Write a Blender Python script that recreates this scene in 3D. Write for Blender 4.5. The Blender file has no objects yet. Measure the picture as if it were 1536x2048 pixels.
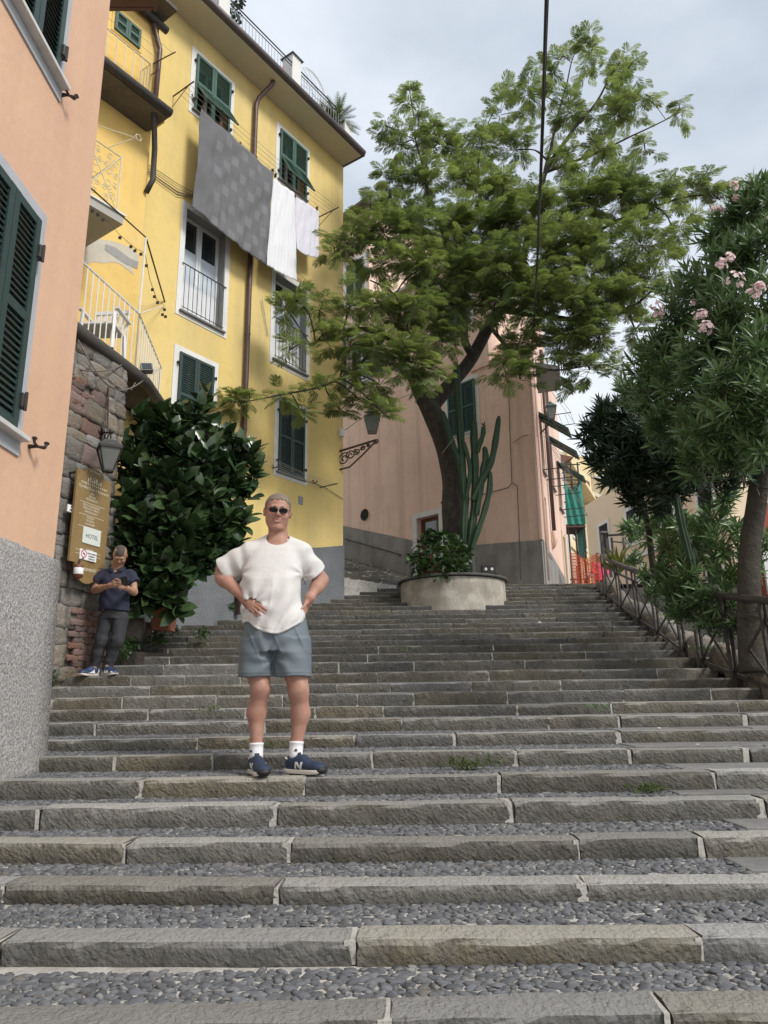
import bpy, bmesh, math, random
import numpy as np
from mathutils import Matrix, Vector, noise as mnoise

random.seed(7)
RS = np.random.RandomState(11)
C = bpy.context.scene.collection
SC = bpy.context.scene

# ------------------------------------------------------------------ camera
EYE = 1.6
FPX = 1450.0
camd = bpy.data.cameras.new('camera')
cam = bpy.data.objects.new('camera', camd); C.objects.link(cam)
camd.sensor_fit = 'VERTICAL'; camd.sensor_height = 36.0
camd.lens = 36.0 * FPX / 2048.0
camd.clip_start = 0.05; camd.clip_end = 2000
CAMR = Matrix.Rotation(math.radians(90 + 14.4), 4, 'X') @ Matrix.Rotation(math.radians(-0.8), 4, 'Z')
cam.matrix_world = Matrix.Translation((0, 0, EYE)) @ CAMR
SC.camera = cam
SC.render.resolution_x = 768; SC.render.resolution_y = 1024

# ------------------------------------------------------------------ world
SUN_EL, SUN_AZ = 42.0, 128.0     # degrees; azimuth measured clockwise from +Y
world = bpy.data.worlds.new('World'); SC.world = world; world.use_nodes = True
wn = world.node_tree.nodes; wl = world.node_tree.links; wn.clear()
wo = wn.new('ShaderNodeOutputWorld'); wb = wn.new('ShaderNodeBackground')
sky = wn.new('ShaderNodeTexSky'); sky.sky_type = 'NISHITA'; sky.sun_disc = False
sky.sun_elevation = math.radians(SUN_EL); sky.sun_rotation = math.radians(SUN_AZ)
sky.air_density = 1.0; sky.dust_density = 2.0; sky.ozone_density = 1.0
wtc = wn.new('ShaderNodeTexCoord')
wmap = wn.new('ShaderNodeMapping'); wmap.inputs['Scale'].default_value = (1.0, 1.0, 1.9)
wl.new(wtc.outputs['Generated'], wmap.inputs['Vector'])
wno = wn.new('ShaderNodeTexNoise'); wno.inputs['Scale'].default_value = 2.1; wno.inputs['Detail'].default_value = 5; wno.inputs['Roughness'].default_value = 0.5
wl.new(wmap.outputs[0], wno.inputs['Vector'])
wr = wn.new('ShaderNodeValToRGB')
wr.color_ramp.elements[0].position = 0.34; wr.color_ramp.elements[0].color = (3.3, 3.8, 4.5, 1)
wr.color_ramp.elements[1].position = 0.66; wr.color_ramp.elements[1].color = (6.3, 6.75, 7.3, 1)
wl.new(wno.outputs['Fac'], wr.inputs['Fac'])
# clouds are thinner and brighter low down: an even function of height over the whole sky
wsep = wn.new('ShaderNodeSeparateXYZ'); wl.new(wtc.outputs['Generated'], wsep.inputs[0])
wmr = wn.new('ShaderNodeMapRange'); wmr.inputs['From Min'].default_value = 0.0; wmr.inputs['From Max'].default_value = 0.62
wmr.inputs['To Min'].default_value = 1.0; wmr.inputs['To Max'].default_value = 0.0
wl.new(wsep.outputs['Z'], wmr.inputs['Value'])
wmx = wn.new('ShaderNodeMixRGB'); wmx.blend_type = 'MIX'
wl.new(wmr.outputs[0], wmx.inputs['Fac']); wl.new(wr.outputs[0], wmx.inputs['Color1'])
wmx.inputs['Color2'].default_value = (9.4, 9.6, 9.8, 1)
wm2 = wn.new('ShaderNodeMixRGB'); wm2.inputs['Fac'].default_value = 0.9
wl.new(sky.outputs[0], wm2.inputs['Color1']); wl.new(wmx.outputs[0], wm2.inputs['Color2'])
wl.new(wm2.outputs[0], wb.inputs['Color']); wb.inputs['Strength'].default_value = 0.075
wl.new(wb.outputs[0], wo.inputs['Surface'])

# ------------------------------------------------------------------ sun (overcast, soft)
sd = bpy.data.lights.new('sun', 'SUN'); sd.energy = 1.5; sd.angle = math.radians(16); sd.color = (1.0, 0.965, 0.92)
so = bpy.data.objects.new('sun', sd); C.objects.link(so)
_a, _e = math.radians(SUN_AZ), math.radians(SUN_EL)
sdir = Vector((math.sin(_a) * math.cos(_e), math.cos(_a) * math.cos(_e), math.sin(_e)))
so.rotation_euler = sdir.to_track_quat('Z', 'Y').to_euler(); so.location = (0, -5, 30)
SC.view_settings.view_transform = 'Standard'; SC.view_settings.look = 'None'
SC.view_settings.exposure = 1.02; SC.view_settings.gamma = 1.0
SC.view_settings.use_curve_mapping = False
SC.cycles.use_denoising = True
SC.cycles.max_bounces = 6; SC.cycles.diffuse_bounces = 3; SC.cycles.glossy_bounces = 2
SC.cycles.transparent_max_bounces = 6; SC.cycles.transmission_bounces = 3

# ------------------------------------------------------------------ placing helpers
_R3 = CAMR.to_3x3()
def ray(px, py):
    v = _R3 @ Vector(((px - 768) / FPX, -(py - 1024) / FPX, -1.0))
    return v / v.y
def at(px, py, d):
    r = ray(px, py); return Vector((r.x * d, d, EYE + r.z * d))

class Frame:
    """upright wall frame: x' along the wall (to the right), y' into the wall, z up (world height)"""
    def __init__(s, x, y, az):
        a = math.radians(az); s.O = Vector((x, y, 0)); s.u = Vector((math.sin(a), math.cos(a), 0))
        s.n = Vector((-s.u.y, s.u.x, 0))
        s.M = Matrix(((s.u.x, s.n.x, 0, x), (s.u.y, s.n.y, 0, y), (0, 0, 1, 0), (0, 0, 0, 1)))
    def hit(s, px, py, off=0.0):
        r = ray(px, py); o = s.O + s.n * off
        # o + u t = y * (rx, 1)
        det = -s.u.x + r.x * s.u.y
        t = (o.x - r.x * o.y) / det
        y = o.y + s.u.y * t
        return t, EYE + y * r.z
    def P(s, t, z, off=0.0):
        p = s.O + s.u * t + s.n * off; return Vector((p.x, p.y, z))

def set_props(o, label=None, cat=None, group=None, kind=None):
    if label: o['label'] = label
    if cat: o['category'] = cat
    if group: o['group'] = group
    if kind: o['kind'] = kind
    return o

def thing(name, label, cat, loc=(0, 0, 0), group=None, kind=None):
    o = bpy.data.objects.new(name, None); C.objects.link(o); o.location = loc
    o.empty_display_size = 0.1
    return set_props(o, label, cat, group, kind)

def link(o, parent=None, keep=True):
    C.objects.link(o)
    if parent is not None:
        o.parent = parent
        if keep:
            o.matrix_parent_inverse = world_of(parent).inverted()
    return o
def world_of(o):
    m = Matrix.LocRotScale(o.location, o.rotation_euler, o.scale)
    if o.parent is not None: m = world_of(o.parent) @ o.matrix_parent_inverse @ m
    return m

def mesh_from(name, V, Fc, mat=None, smooth=False):
    me = bpy.data.meshes.new(name)
    me.from_pydata([tuple(v) for v in V], [], [tuple(f) for f in Fc]); me.update()
    if mat is not None: me.materials.append(mat)
    if smooth: me.polygons.foreach_set('use_smooth', [True] * len(me.polygons))
    return me
def mesh_np(name, V, Q, mat=None, smooth=False, n=4):
    """fast mesh from numpy arrays; Q faces all with n corners"""
    V = np.asarray(V, dtype=np.float32); Q = np.asarray(Q, dtype=np.int32)
    me = bpy.data.meshes.new(name)
    me.vertices.add(len(V)); me.vertices.foreach_set('co', V.ravel())
    me.loops.add(Q.size); me.loops.foreach_set('vertex_index', Q.ravel())
    me.polygons.add(len(Q)); me.polygons.foreach_set('loop_start', np.arange(0, Q.size, n, dtype=np.int32))
    me.polygons.foreach_set('loop_total', np.full(len(Q), n, dtype=np.int32))
    if smooth: me.polygons.foreach_set('use_smooth', np.ones(len(Q), dtype=bool))
    me.update(calc_edges=True); me.validate()
    if mat is not None: me.materials.append(mat)
    return me

class MB:
    def __init__(s, M=None): s.V = []; s.F = []; s.M = M
    def add(s, V, F):
        b = len(s.V); s.V += [Vector(v) for v in V]; s.F += [[i + b for i in f] for f in F]; return s
    def box(s, x0, x1, y0, y1, z0, z1):
        return s.add([(x0,y0,z0),(x1,y0,z0),(x1,y1,z0),(x0,y1,z0),(x0,y0,z1),(x1,y0,z1),(x1,y1,z1),(x0,y1,z1)],
                     [(0,3,2,1),(4,5,6,7),(0,1,5,4),(1,2,6,5),(2,3,7,6),(3,0,4,7)])
    def bevbox(s, x0, x1, y0, y1, z0, z1, b=0.006):
        bm = bmesh.new(); bmesh.ops.create_cube(bm, size=1)
        for v in bm.verts: v.co = Vector(((x0+x1)/2 + v.co.x*(x1-x0), (y0+y1)/2 + v.co.y*(y1-y0), (z0+z1)/2 + v.co.z*(z1-z0)))
        bmesh.ops.bevel(bm, geom=list(bm.edges), offset=b, segments=1, affect='EDGES')
        bm.verts.index_update()
        s.add([v.co.copy() for v in bm.verts], [[v.index for v in f.verts] for f in bm.faces]); bm.free(); return s
    def obox(s, c, ax, ay, az, hx, hy, hz):
        c = Vector(c); ax = Vector(ax); ay = Vector(ay); az = Vector(az); V = []
        for dz in (-1, 1):
            for dx, dy in ((-1,-1),(1,-1),(1,1),(-1,1)): V.append(c + ax*dx*hx + ay*dy*hy + az*dz*hz)
        return s.add(V, [(0,3,2,1),(4,5,6,7),(0,1,5,4),(1,2,6,5),(2,3,7,6),(3,0,4,7)])
    def bar(s, a, b, w, h, up=(0,0,1)):
        a = Vector(a); b = Vector(b); d = (b-a); L = d.length; d.normalize(); u = Vector(up)
        sx = d.cross(u)
        if sx.length < 1e-4: sx = d.cross(Vector((0,1,0)))
        sx.normalize(); u = sx.cross(d)
        return s.obox((a+b)/2, sx, d, u, w/2, L/2, h/2)
    def prism(s, pts, y0, y1):
        n = len(pts); V = [(p[0], y0, p[1]) for p in pts] + [(p[0], y1, p[1]) for p in pts]
        F = [list(range(n)), [n + i for i in reversed(range(n))]] + [[i, (i+1) % n, n + (i+1) % n, n + i][::-1] for i in range(n)]
        return s.add(V, F)
    def zprism(s, pts, z0, z1):
        n = len(pts); V = [(p[0], p[1], z0) for p in pts] + [(p[0], p[1], z1) for p in pts]
        F = [list(range(n))[::-1], [n + i for i in range(n)]] + [[i, (i+1) % n, n + (i+1) % n, n + i] for i in range(n)]
        return s.add(V, F)
    def tube(s, pts, r, seg=8, cap=True, closed=False):
        pts = [Vector(p) for p in pts]; n = len(pts)
        rs = r if isinstance(r, (list, tuple)) else [r] * n
        b = len(s.V); t0 = None
        for i, p in enumerate(pts):
            if closed: t = pts[(i+1) % n] - pts[i-1]
            else: t = (pts[min(i+1, n-1)] - pts[max(i-1, 0)])
            if t.length < 1e-9: t = Vector((0,0,1))
            t.normalize()
            if t0 is None:
                a = t.cross(Vector((0,0,1)))
                if a.length < 0.05: a = t.cross(Vector((0,1,0)))
                a.normalize()
            else:
                a = a - t * a.dot(t)
                if a.length < 1e-5: a = t.cross(Vector((0,0,1)))
                a.normalize()
            t0 = t; c = t.cross(a)
            for k in range(seg):
                th = 2*math.pi*k/seg; s.V.append(p + (a*math.cos(th) + c*math.sin(th)) * rs[i])
        m = n if closed else n-1
        for i in range(m):
            j = (i+1) % n
            for k in range(seg):
                k2 = (k+1) % seg
                s.F.append([b+i*seg+k, b+i*seg+k2, b+j*seg+k2, b+j*seg+k])
        if cap and not closed:
            s.F.append([b+k for k in reversed(range(seg))]); s.F.append([b+(n-1)*seg+k for k in range(seg)])
        return s
    def lathe(s, prof, seg=24, c=(0,0,0)):
        b = len(s.V); n = len(prof); c = Vector(c)
        for (r, z) in prof:
            for k in range(seg):
                th = 2*math.pi*k/seg; s.V.append(c + Vector((r*math.cos(th), r*math.sin(th), z)))
        for i in range(n-1):
            for k in range(seg):
                k2 = (k+1) % seg; s.F.append([b+i*seg+k, b+i*seg+k2, b+(i+1)*seg+k2, b+(i+1)*seg+k])
        s.F.append([b+k for k in reversed(range(seg))]); s.F.append([b+(n-1)*seg+k for k in range(seg)])
        return s
    def mesh(s, name, mat, smooth=False, M=None):
        M = M or s.M
        V = [M @ v for v in s.V] if M is not None else s.V
        return mesh_from(name, V, s.F, mat, smooth)
    def build(s, name, mat, parent=None, smooth=False, **kw):
        o = bpy.data.objects.new(name, s.mesh(name, mat, smooth)); link(o, parent)
        set_props(o, **kw); return o

def smooth_by_angle(o, deg=40):
    me = o.data; me.polygons.foreach_set('use_smooth', [True]*len(me.polygons))
    bm = bmesh.new(); bm.from_mesh(me)
    for e in bm.edges:
        if len(e.link_faces) == 2 and e.calc_face_angle(0) > math.radians(deg): e.smooth = False
    bm.to_mesh(me); bm.free()

# ------------------------------------------------------------------ materials
def lin(c):
    if isinstance(c, (int, float)): c = (c, c, c)
    return (c[0], c[1], c[2], 1)
def srgb(r, g, b):
    f = lambda v: (v/255/12.92) if v/255 <= 0.04045 else ((v/255+0.055)/1.055)**2.4
    return (f(r), f(g), f(b))
MATS = {}
def mat(name, col, rough=0.8, col2=None, nscale=3.0, ndetail=5, lo=0.3, hi=0.7, mottle=None, bump=None, bump2=None,
        metallic=0.0, spec=None, rand=0.0, randhue=0.0, streak=None, trans=0.0, voro=None, worn_lit=None, coord='Object', wave=None, sss=0.0):
    """principled material: colour mixed by noise, optional second mottling, streaks, per-object variation and bumps"""
    if name in MATS: return MATS[name]
    m = bpy.data.materials.new(name); m.use_nodes = True; MATS[name] = m
    nt = m.node_tree; N = nt.nodes; L = nt.links; bs = N['Principled BSDF']
    tc = N.new('ShaderNodeTexCoord'); vec = tc.outputs[coord]
    def nz(scale, detail=5, rough_=0.6, v=None, dist=0.0):
        n = N.new('ShaderNodeTexNoise'); n.inputs['Scale'].default_value = scale; n.inputs['Detail'].default_value = detail
        n.inputs['Roughness'].default_value = rough_; n.inputs['Distortion'].default_value = dist
        L.new(v or vec, n.inputs['Vector']); return n.outputs['Fac']
    def ramp(fac, a, b, ca=(0,0,0,1), cb=(1,1,1,1)):
        r = N.new('ShaderNodeValToRGB'); r.color_ramp.elements[0].position = a; r.color_ramp.elements[1].position = b
        r.color_ramp.elements[0].color = ca; r.color_ramp.elements[1].color = cb; L.new(fac, r.inputs[0]); return r.outputs[0]
    def mix(fac, a, b, mode='MIX'):
        x = N.new('ShaderNodeMixRGB'); x.blend_type = mode
        for i, v in (('Fac', fac), ('Color1', a), ('Color2', b)):
            if isinstance(v, (int, float)): x.inputs[i].default_value = v
            elif isinstance(v, tuple): x.inputs[i].default_value = v
            else: L.new(v, x.inputs[i])
        return x.outputs[0]
    c2 = col2 if col2 is not None else tuple(v*0.82 for v in (col if not isinstance(col, (int,float)) else (col,)*3))
    out = ramp(nz(nscale, ndetail), lo, hi, lin(col), lin(c2))
    if voro:   # (scale, colour, amount) per-cell tone
        v = N.new('ShaderNodeTexVoronoi'); v.inputs['Scale'].default_value = voro[0]; L.new(vec, v.inputs['Vector'])
        out = mix(voro[2], out, mix(1.0, out, v.outputs['Color'], 'MULTIPLY'))
    if mottle: # list of (scale, lo, hi, colour, amount)
        for (sc_, a, b, cc, am) in mottle:
            out = mix(mix(1.0, (am, am, am, 1), ramp(nz(sc_, 6, 0.62), a, b), 'MULTIPLY'), out, lin(cc))
    if streak: # (xyscale, zscale, lo, hi, colour, amount): vertical streaks
        mp = N.new('ShaderNodeMapping'); mp.inputs['Scale'].default_value = (streak[0], streak[0], streak[1]); L.new(vec, mp.inputs['Vector'])
        out = mix(mix(1.0, (streak[5],)*3 + (1,), ramp(nz(1.0, 4, 0.6, mp.outputs[0]), streak[2], streak[3]), 'MULTIPLY'), out, lin(streak[4]))
    if worn_lit:   # (colour, amount): upward faces lightened for foot wear and painted-in sky light
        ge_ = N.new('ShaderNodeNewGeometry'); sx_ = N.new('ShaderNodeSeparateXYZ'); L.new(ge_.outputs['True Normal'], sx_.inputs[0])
        out = mix(mix(1.0, (worn_lit[1],)*3 + (1,), ramp(sx_.outputs['Z'], 0.35, 0.85), 'MULTIPLY'), out, lin(worn_lit[0]))
    if rand or randhue:
        oi = N.new('ShaderNodeObjectInfo')
        hs = N.new('ShaderNodeHueSaturation')
        mr = N.new('ShaderNodeMapRange'); mr.inputs['To Min'].default_value = 1-rand; mr.inputs['To Max'].default_value = 1+rand
        L.new(oi.outputs['Random'], mr.inputs['Value']); L.new(mr.outputs[0], hs.inputs['Value'])
        if randhue:
            ml = N.new('ShaderNodeMath'); ml.operation = 'MULTIPLY'; ml.inputs[1].default_value = 7.31; L.new(oi.outputs['Random'], ml.inputs[0])
            fr = N.new('ShaderNodeMath'); fr.operation = 'FRACT'; L.new(ml.outputs[0], fr.inputs[0])
            m3 = N.new('ShaderNodeMapRange'); m3.inputs['To Min'].default_value = 1-randhue; m3.inputs['To Max'].default_value = 1+randhue
            L.new(fr.outputs[0], m3.inputs['Value']); L.new(m3.outputs[0], hs.inputs['Saturation'])
        L.new(out, hs.inputs['Color']); out = hs.outputs[0]
    L.new(out, bs.inputs['Base Color'])
    bs.inputs['Roughness'].default_value = rough; bs.inputs['Metallic'].default_value = metallic
    if spec is not None: bs.inputs['Specular IOR Level'].default_value = spec
    if trans: bs.inputs['Transmission Weight'].default_value = trans
    if sss:
        bs.inputs['Subsurface Weight'].default_value = sss; bs.inputs['Subsurface Radius'].default_value = (0.012, 0.005, 0.003)
    prev = None
    if bump:
        for (sc_, strength, dist, det) in (bump if isinstance(bump, list) else [bump]):
            b = N.new('ShaderNodeBump'); b.inputs['Strength'].default_value = strength; b.inputs['Distance'].default_value = dist
            L.new(nz(sc_, det, 0.6), b.inputs['Height'])
            if prev is not None: L.new(prev, b.inputs['Normal'])
            prev = b.outputs[0]
    if wave:  # (scale, distortion, strength, dist, rotation)
        mp = N.new('ShaderNodeMapping'); mp.inputs['Rotation'].default_value = wave[4]; L.new(vec, mp.inputs['Vector'])
        w = N.new('ShaderNodeTexWave'); w.inputs['Scale'].default_value = wave[0]; w.inputs['Distortion'].default_value = wave[1]
        w.inputs['Detail'].default_value = 3; w.inputs['Detail Scale'].default_value = 1.5
        L.new(mp.outputs[0], w.inputs['Vector'])
        b = N.new('ShaderNodeBump'); b.inputs['Strength'].default_value = wave[2]; b.inputs['Distance'].default_value = wave[3]
        L.new(w.outputs['Fac'], b.inputs['Height'])
        if prev is not None: L.new(prev, b.inputs['Normal'])
        prev = b.outputs[0]
    if prev is not None: L.new(prev, bs.inputs['Normal'])
    return m

def leafmat(name, col, col2, rough=0.4, tr=0.25, spec=0.5, rand=0.25, tcol=None, nscale=1.3):
    """leaf: glossy top, light shining through"""
    m = mat(name, col, rough, col2, nscale=nscale, lo=0.35, hi=0.65, spec=spec, rand=rand)
    nt = m.node_tree; N = nt.nodes; L = nt.links; bs = N['Principled BSDF']; out = N['Material Output']
    src = bs.inputs['Base Color'].links[0].from_socket
    t = N.new('ShaderNodeBsdfTranslucent'); mx = N.new('ShaderNodeMixShader'); mx.inputs[0].default_value = tr
    if tcol:
        mm = N.new('ShaderNodeMixRGB'); mm.blend_type = 'MULTIPLY'; mm.inputs['Fac'].default_value = 1.0
        mm.inputs['Color2'].default_value = lin(tcol); L.new(src, mm.inputs['Color1']); L.new(mm.outputs[0], t.inputs['Color'])
    else: L.new(src, t.inputs['Color'])
    L.new(bs.outputs[0], mx.inputs[1]); L.new(t.outputs[0], mx.inputs[2]); L.new(mx.outputs[0], out.inputs['Surface'])
    return m

M_YELLOW = mat('yellow_stucco', (0.71,0.535,0.195), 0.92, (0.64,0.475,0.16), nscale=0.9, mottle=[(0.45,0.42,0.7,(0.78,0.62,0.30),0.6),(6,0.5,0.8,(0.50,0.37,0.14),0.35),(1.7,0.58,0.70,(0.58,0.44,0.20),0.45)],
               streak=(1.6,0.10,0.45,0.68,(0.50,0.39,0.18),0.62), bump=[(9,0.25,0.02,6),(120,0.12,0.004,3)])
M_YELLOW2 = mat('ochre_stucco', (0.76,0.53,0.17), 0.92, (0.70,0.47,0.145), nscale=1.1, mottle=[(0.8,0.5,0.78,(0.60,0.50,0.30),0.5),(7,0.5,0.8,(0.45,0.32,0.12),0.25)],
               streak=(2,0.15,0.5,0.78,(0.40,0.31,0.16),0.4), bump=[(9,0.25,0.02,6),(120,0.12,0.004,3)])
M_PEACH = mat('peach_stucco', (0.68,0.435,0.285), 0.9, (0.61,0.38,0.245), nscale=1.2, mottle=[(0.7,0.45,0.8,(0.60,0.37,0.27),0.5),(14,0.5,0.75,(0.60,0.37,0.26),0.3)],
               streak=(2.2,0.14,0.48,0.72,(0.55,0.34,0.25),0.42), bump=[(11,0.3,0.018,6),(170,0.2,0.003,3)])
M_PINK = mat('pink_stucco', (0.84,0.61,0.50), 0.9, (0.76,0.53,0.42), nscale=0.8, mottle=[(1.6,0.56,0.68,(0.66,0.50,0.40),0.5),(0.5,0.42,0.8,(0.56,0.41,0.34),0.6),(9,0.5,0.8,(0.46,0.30,0.24),0.3)],
               streak=(3.0,0.1,0.5,0.8,(0.36,0.26,0.21),0.55), bump=[(9,0.25,0.02,6),(120,0.12,0.004,3)])
M_CREAM = mat('cream_stucco', (0.72,0.60,0.36), 0.9, (0.66,0.53,0.30), nscale=0.5, streak=(2,0.1,0.5,0.8,(0.5,0.42,0.3),0.4), bump=(9,0.2,0.02,5))
M_CREAM2 = mat('pale_stucco', (0.74,0.60,0.42), 0.9, (0.68,0.54,0.37), nscale=0.4, streak=(2,0.1,0.5,0.8,(0.5,0.42,0.33),0.4), bump=(9,0.2,0.02,5))
M_GREYBASE = mat('blue_grey_render', (0.175,0.185,0.195), 0.95, (0.135,0.145,0.155), nscale=2.5, mottle=[(1.2,0.5,0.8,(0.27,0.27,0.26),0.5)],
               bump=[(28,0.9,0.03,4),(90,0.5,0.008,3)])
M_ROUGHCAST = mat('roughcast_render', (0.58,0.55,0.53), 0.95, (0.30,0.285,0.275), nscale=55, ndetail=4, lo=0.38, hi=0.62, mottle=[(1.0,0.4,0.8,(0.36,0.34,0.32),0.5)],
               bump=[(48,1.0,0.035,4),(130,0.7,0.010,3)])
M_GREYPLINTH = mat('grey_plinth', (0.33,0.315,0.29), 0.95, (0.22,0.205,0.185), nscale=1.6, mottle=[(4,0.4,0.7,(0.19,0.185,0.17),0.6),(0.9,0.5,0.75,(0.42,0.41,0.38),0.5)],
               streak=(3,0.3,0.5,0.75,(0.11,0.105,0.09),0.6), bump=[(40,0.7,0.02,4)])
M_CONCRETE = mat('planter_concrete', (0.38,0.35,0.295), 0.93, (0.27,0.245,0.20), nscale=2.2, mottle=[(3.2,0.46,0.62,(0.50,0.47,0.41),0.6),(1.3,0.5,0.7,(0.17,0.15,0.115),0.6)],
               streak=(4,0.8,0.52,0.75,(0.15,0.13,0.10),0.45), bump=[(18,0.5,0.02,5),(90,0.4,0.005,3)])
M_WHITETRIM = mat('white_trim', (0.70,0.69,0.66), 0.85, (0.62,0.61,0.58), nscale=3, streak=(5,0.6,0.55,0.8,(0.42,0.41,0.38),0.35), bump=(40,0.2,0.004,4))
M_GREYTRIM = mat('grey_trim', (0.42,0.43,0.45), 0.88, (0.36,0.37,0.39), nscale=4, bump=(40,0.3,0.006,4))
M_REVEAL = mat('grey_reveal', (0.26,0.265,0.27), 0.85, (0.21,0.215,0.22), nscale=3, bump=(40,0.2,0.004,4))
M_SHUT_DK = mat('shutter_dark_green', (0.030,0.055,0.048), 0.45, (0.024,0.044,0.040), nscale=8, mottle=[(20,0.55,0.8,(0.06,0.08,0.07),0.5)], spec=0.4)
M_SHUT_GR = mat('shutter_green', (0.052,0.115,0.088), 0.5, (0.040,0.092,0.072), nscale=7, mottle=[(16,0.5,0.8,(0.09,0.15,0.12),0.5)], spec=0.4)
M_SHUT_OL = mat('shutter_olive', (0.13,0.17,0.075), 0.6, (0.10,0.135,0.06), nscale=7, mottle=[(16,0.5,0.8,(0.20,0.23,0.12),0.5)])
M_SHUT_TEAL = mat('shutter_teal', (0.028,0.082,0.068), 0.5, (0.022,0.062,0.054), nscale=7, spec=0.4)
M_DARK = mat('dark_interior', (0.012,0.012,0.013), 0.9, (0.008,0.008,0.009))
M_IRON = mat('wrought_iron', (0.022,0.021,0.021), 0.55, (0.045,0.035,0.028), nscale=14, spec=0.4)
M_RUSTIRON = mat('rusty_iron', (0.055,0.042,0.034), 0.8, (0.12,0.065,0.04), nscale=20)
M_STEEL = mat('rail_grey_steel', (0.045,0.040,0.038), 0.5, (0.10,0.085,0.075), nscale=10, lo=0.45, hi=0.75, metallic=0.25, mottle=[(26,0.56,0.7,(0.13,0.075,0.05),0.6)])
M_STEELLT = mat('pale_steel', (0.30,0.30,0.29), 0.4, (0.20,0.19,0.18), nscale=12, metallic=0.6)
M_COPPER = mat('brown_pipe', (0.115,0.070,0.062), 0.45, (0.085,0.052,0.047), nscale=6, metallic=0.3)
M_GUTTER = mat('brown_gutter', (0.105,0.082,0.080), 0.5, (0.080,0.064,0.062), nscale=4, metallic=0.2)
M_DKGUTTER = mat('black_gutter', (0.035,0.031,0.028), 0.6, (0.06,0.05,0.042), nscale=9)
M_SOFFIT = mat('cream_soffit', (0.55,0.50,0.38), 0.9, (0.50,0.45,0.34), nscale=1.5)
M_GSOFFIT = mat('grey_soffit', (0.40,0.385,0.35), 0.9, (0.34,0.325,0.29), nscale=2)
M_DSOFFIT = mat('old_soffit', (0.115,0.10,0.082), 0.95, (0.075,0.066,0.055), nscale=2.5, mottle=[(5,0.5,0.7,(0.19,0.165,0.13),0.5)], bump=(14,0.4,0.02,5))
M_WHITEP = mat('white_paint', (0.74,0.73,0.70), 0.5, (0.66,0.65,0.62), nscale=8, mottle=[(25,0.6,0.75,(0.35,0.22,0.14),0.35)])
M_CREAMP = mat('cream_paint', (0.66,0.60,0.42), 0.55, (0.56,0.48,0.32), nscale=8, mottle=[(22,0.55,0.75,(0.30,0.20,0.12),0.4)])
M_PVC = mat('white_pvc', (0.76,0.77,0.78), 0.35, (0.70,0.71,0.73), nscale=3)
M_MARBLE = mat('marble_sill', (0.62,0.61,0.58), 0.5, (0.48,0.47,0.45), nscale=6)
M_SLATE = mat('slate_sill', (0.17,0.175,0.18), 0.6, (0.12,0.125,0.13), nscale=6)
M_GLASS = mat('window_glass', (0.030,0.040,0.045), 0.04, (0.022,0.030,0.035), nscale=1.5, spec=0.9)
M_GLASSC = mat('glass_with_curtain', (0.30,0.36,0.40), 0.08, (0.20,0.25,0.29), nscale=2.5, spec=0.9)
M_SHEER = mat('sheer_curtain', (0.55,0.60,0.64), 0.9, (0.42,0.47,0.52), nscale=3)
M_TERRA = mat('terracotta', (0.30,0.115,0.06), 0.85, (0.22,0.085,0.048), nscale=6, bump=(60,0.2,0.004,4))
M_WOODR = mat('red_brown_wood', (0.16,0.055,0.03), 0.6, (0.11,0.038,0.022), nscale=9)
M_WOODEAVE = mat('brown_eave_wood', (0.11,0.055,0.042), 0.7, (0.075,0.038,0.03), nscale=6)
M_CABLE = mat('black_cable', (0.018,0.018,0.019), 0.6, (0.03,0.03,0.03), nscale=10)
M_WIRE = mat('grey_wire', (0.19,0.17,0.15), 0.6, (0.10,0.09,0.08), nscale=10)
M_ROPE = mat('pale_line', (0.42,0.40,0.36), 0.6, (0.3,0.29,0.26), nscale=10)
M_MORTAR = mat('pale_mortar', (0.56,0.54,0.49), 0.97, (0.36,0.34,0.305), nscale=14, lo=0.35, hi=0.68, mottle=[(2.2,0.48,0.7,(0.20,0.185,0.16),0.6)], bump=[(60,0.8,0.012,4),(180,0.5,0.004,3)])
def kerbmat(name, k):
    q = lambda *c: tuple(v*k for v in c)
    return mat(name, q(0.18,0.168,0.143), 0.93, q(0.092,0.086,0.073), nscale=5, ndetail=8, lo=0.3, hi=0.7, rand=0.26, randhue=0.55,
             mottle=[(1.4,0.5,0.68,q(0.19,0.162,0.095),0.6),(22,0.55,0.72,q(0.34,0.33,0.30),0.5),(0.9,0.52,0.66,q(0.12,0.125,0.13),0.5),(9,0.56,0.7,q(0.06,0.056,0.05),0.6)],
             bump=[(13,1.0,0.04,8),(60,0.9,0.014,5)], wave=(11,9.0,0.22,0.012,(0.0,0.75,0.0)), worn_lit=(q(0.42,0.405,0.37),0.62))
M_KERB = kerbmat('kerb_sandstone', 1.0)
M_KERBUP = kerbmat('kerb_upper_darker', 0.62)  # same kerb mix scaled darker for the upper flight
M_FLAG = mat('grey_flagstone', (0.20,0.195,0.185), 0.85, (0.14,0.138,0.132), nscale=4, rand=0.14, randhue=0.3, mottle=[(20,0.5,0.75,(0.33,0.32,0.30),0.4)], bump=[(30,0.4,0.01,6)])
M_PEBBLE = mat('blue_grey_pebble', (0.150,0.152,0.156), 0.7, (0.078,0.080,0.085), nscale=16, ndetail=2, lo=0.35, hi=0.65, mottle=[(19,0.57,0.62,(0.25,0.245,0.23),0.8),(15,0.6,0.66,(0.15,0.13,0.10),0.7)], bump=(90,0.3,0.003,4), spec=0.35)
M_PEBBLE1 = mat('loose_tone_pebble', (0.135,0.138,0.145), 0.66, (0.090,0.093,0.10), nscale=9, rand=0.35, randhue=0.4, bump=(90,0.3,0.003,4), spec=0.35)
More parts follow.
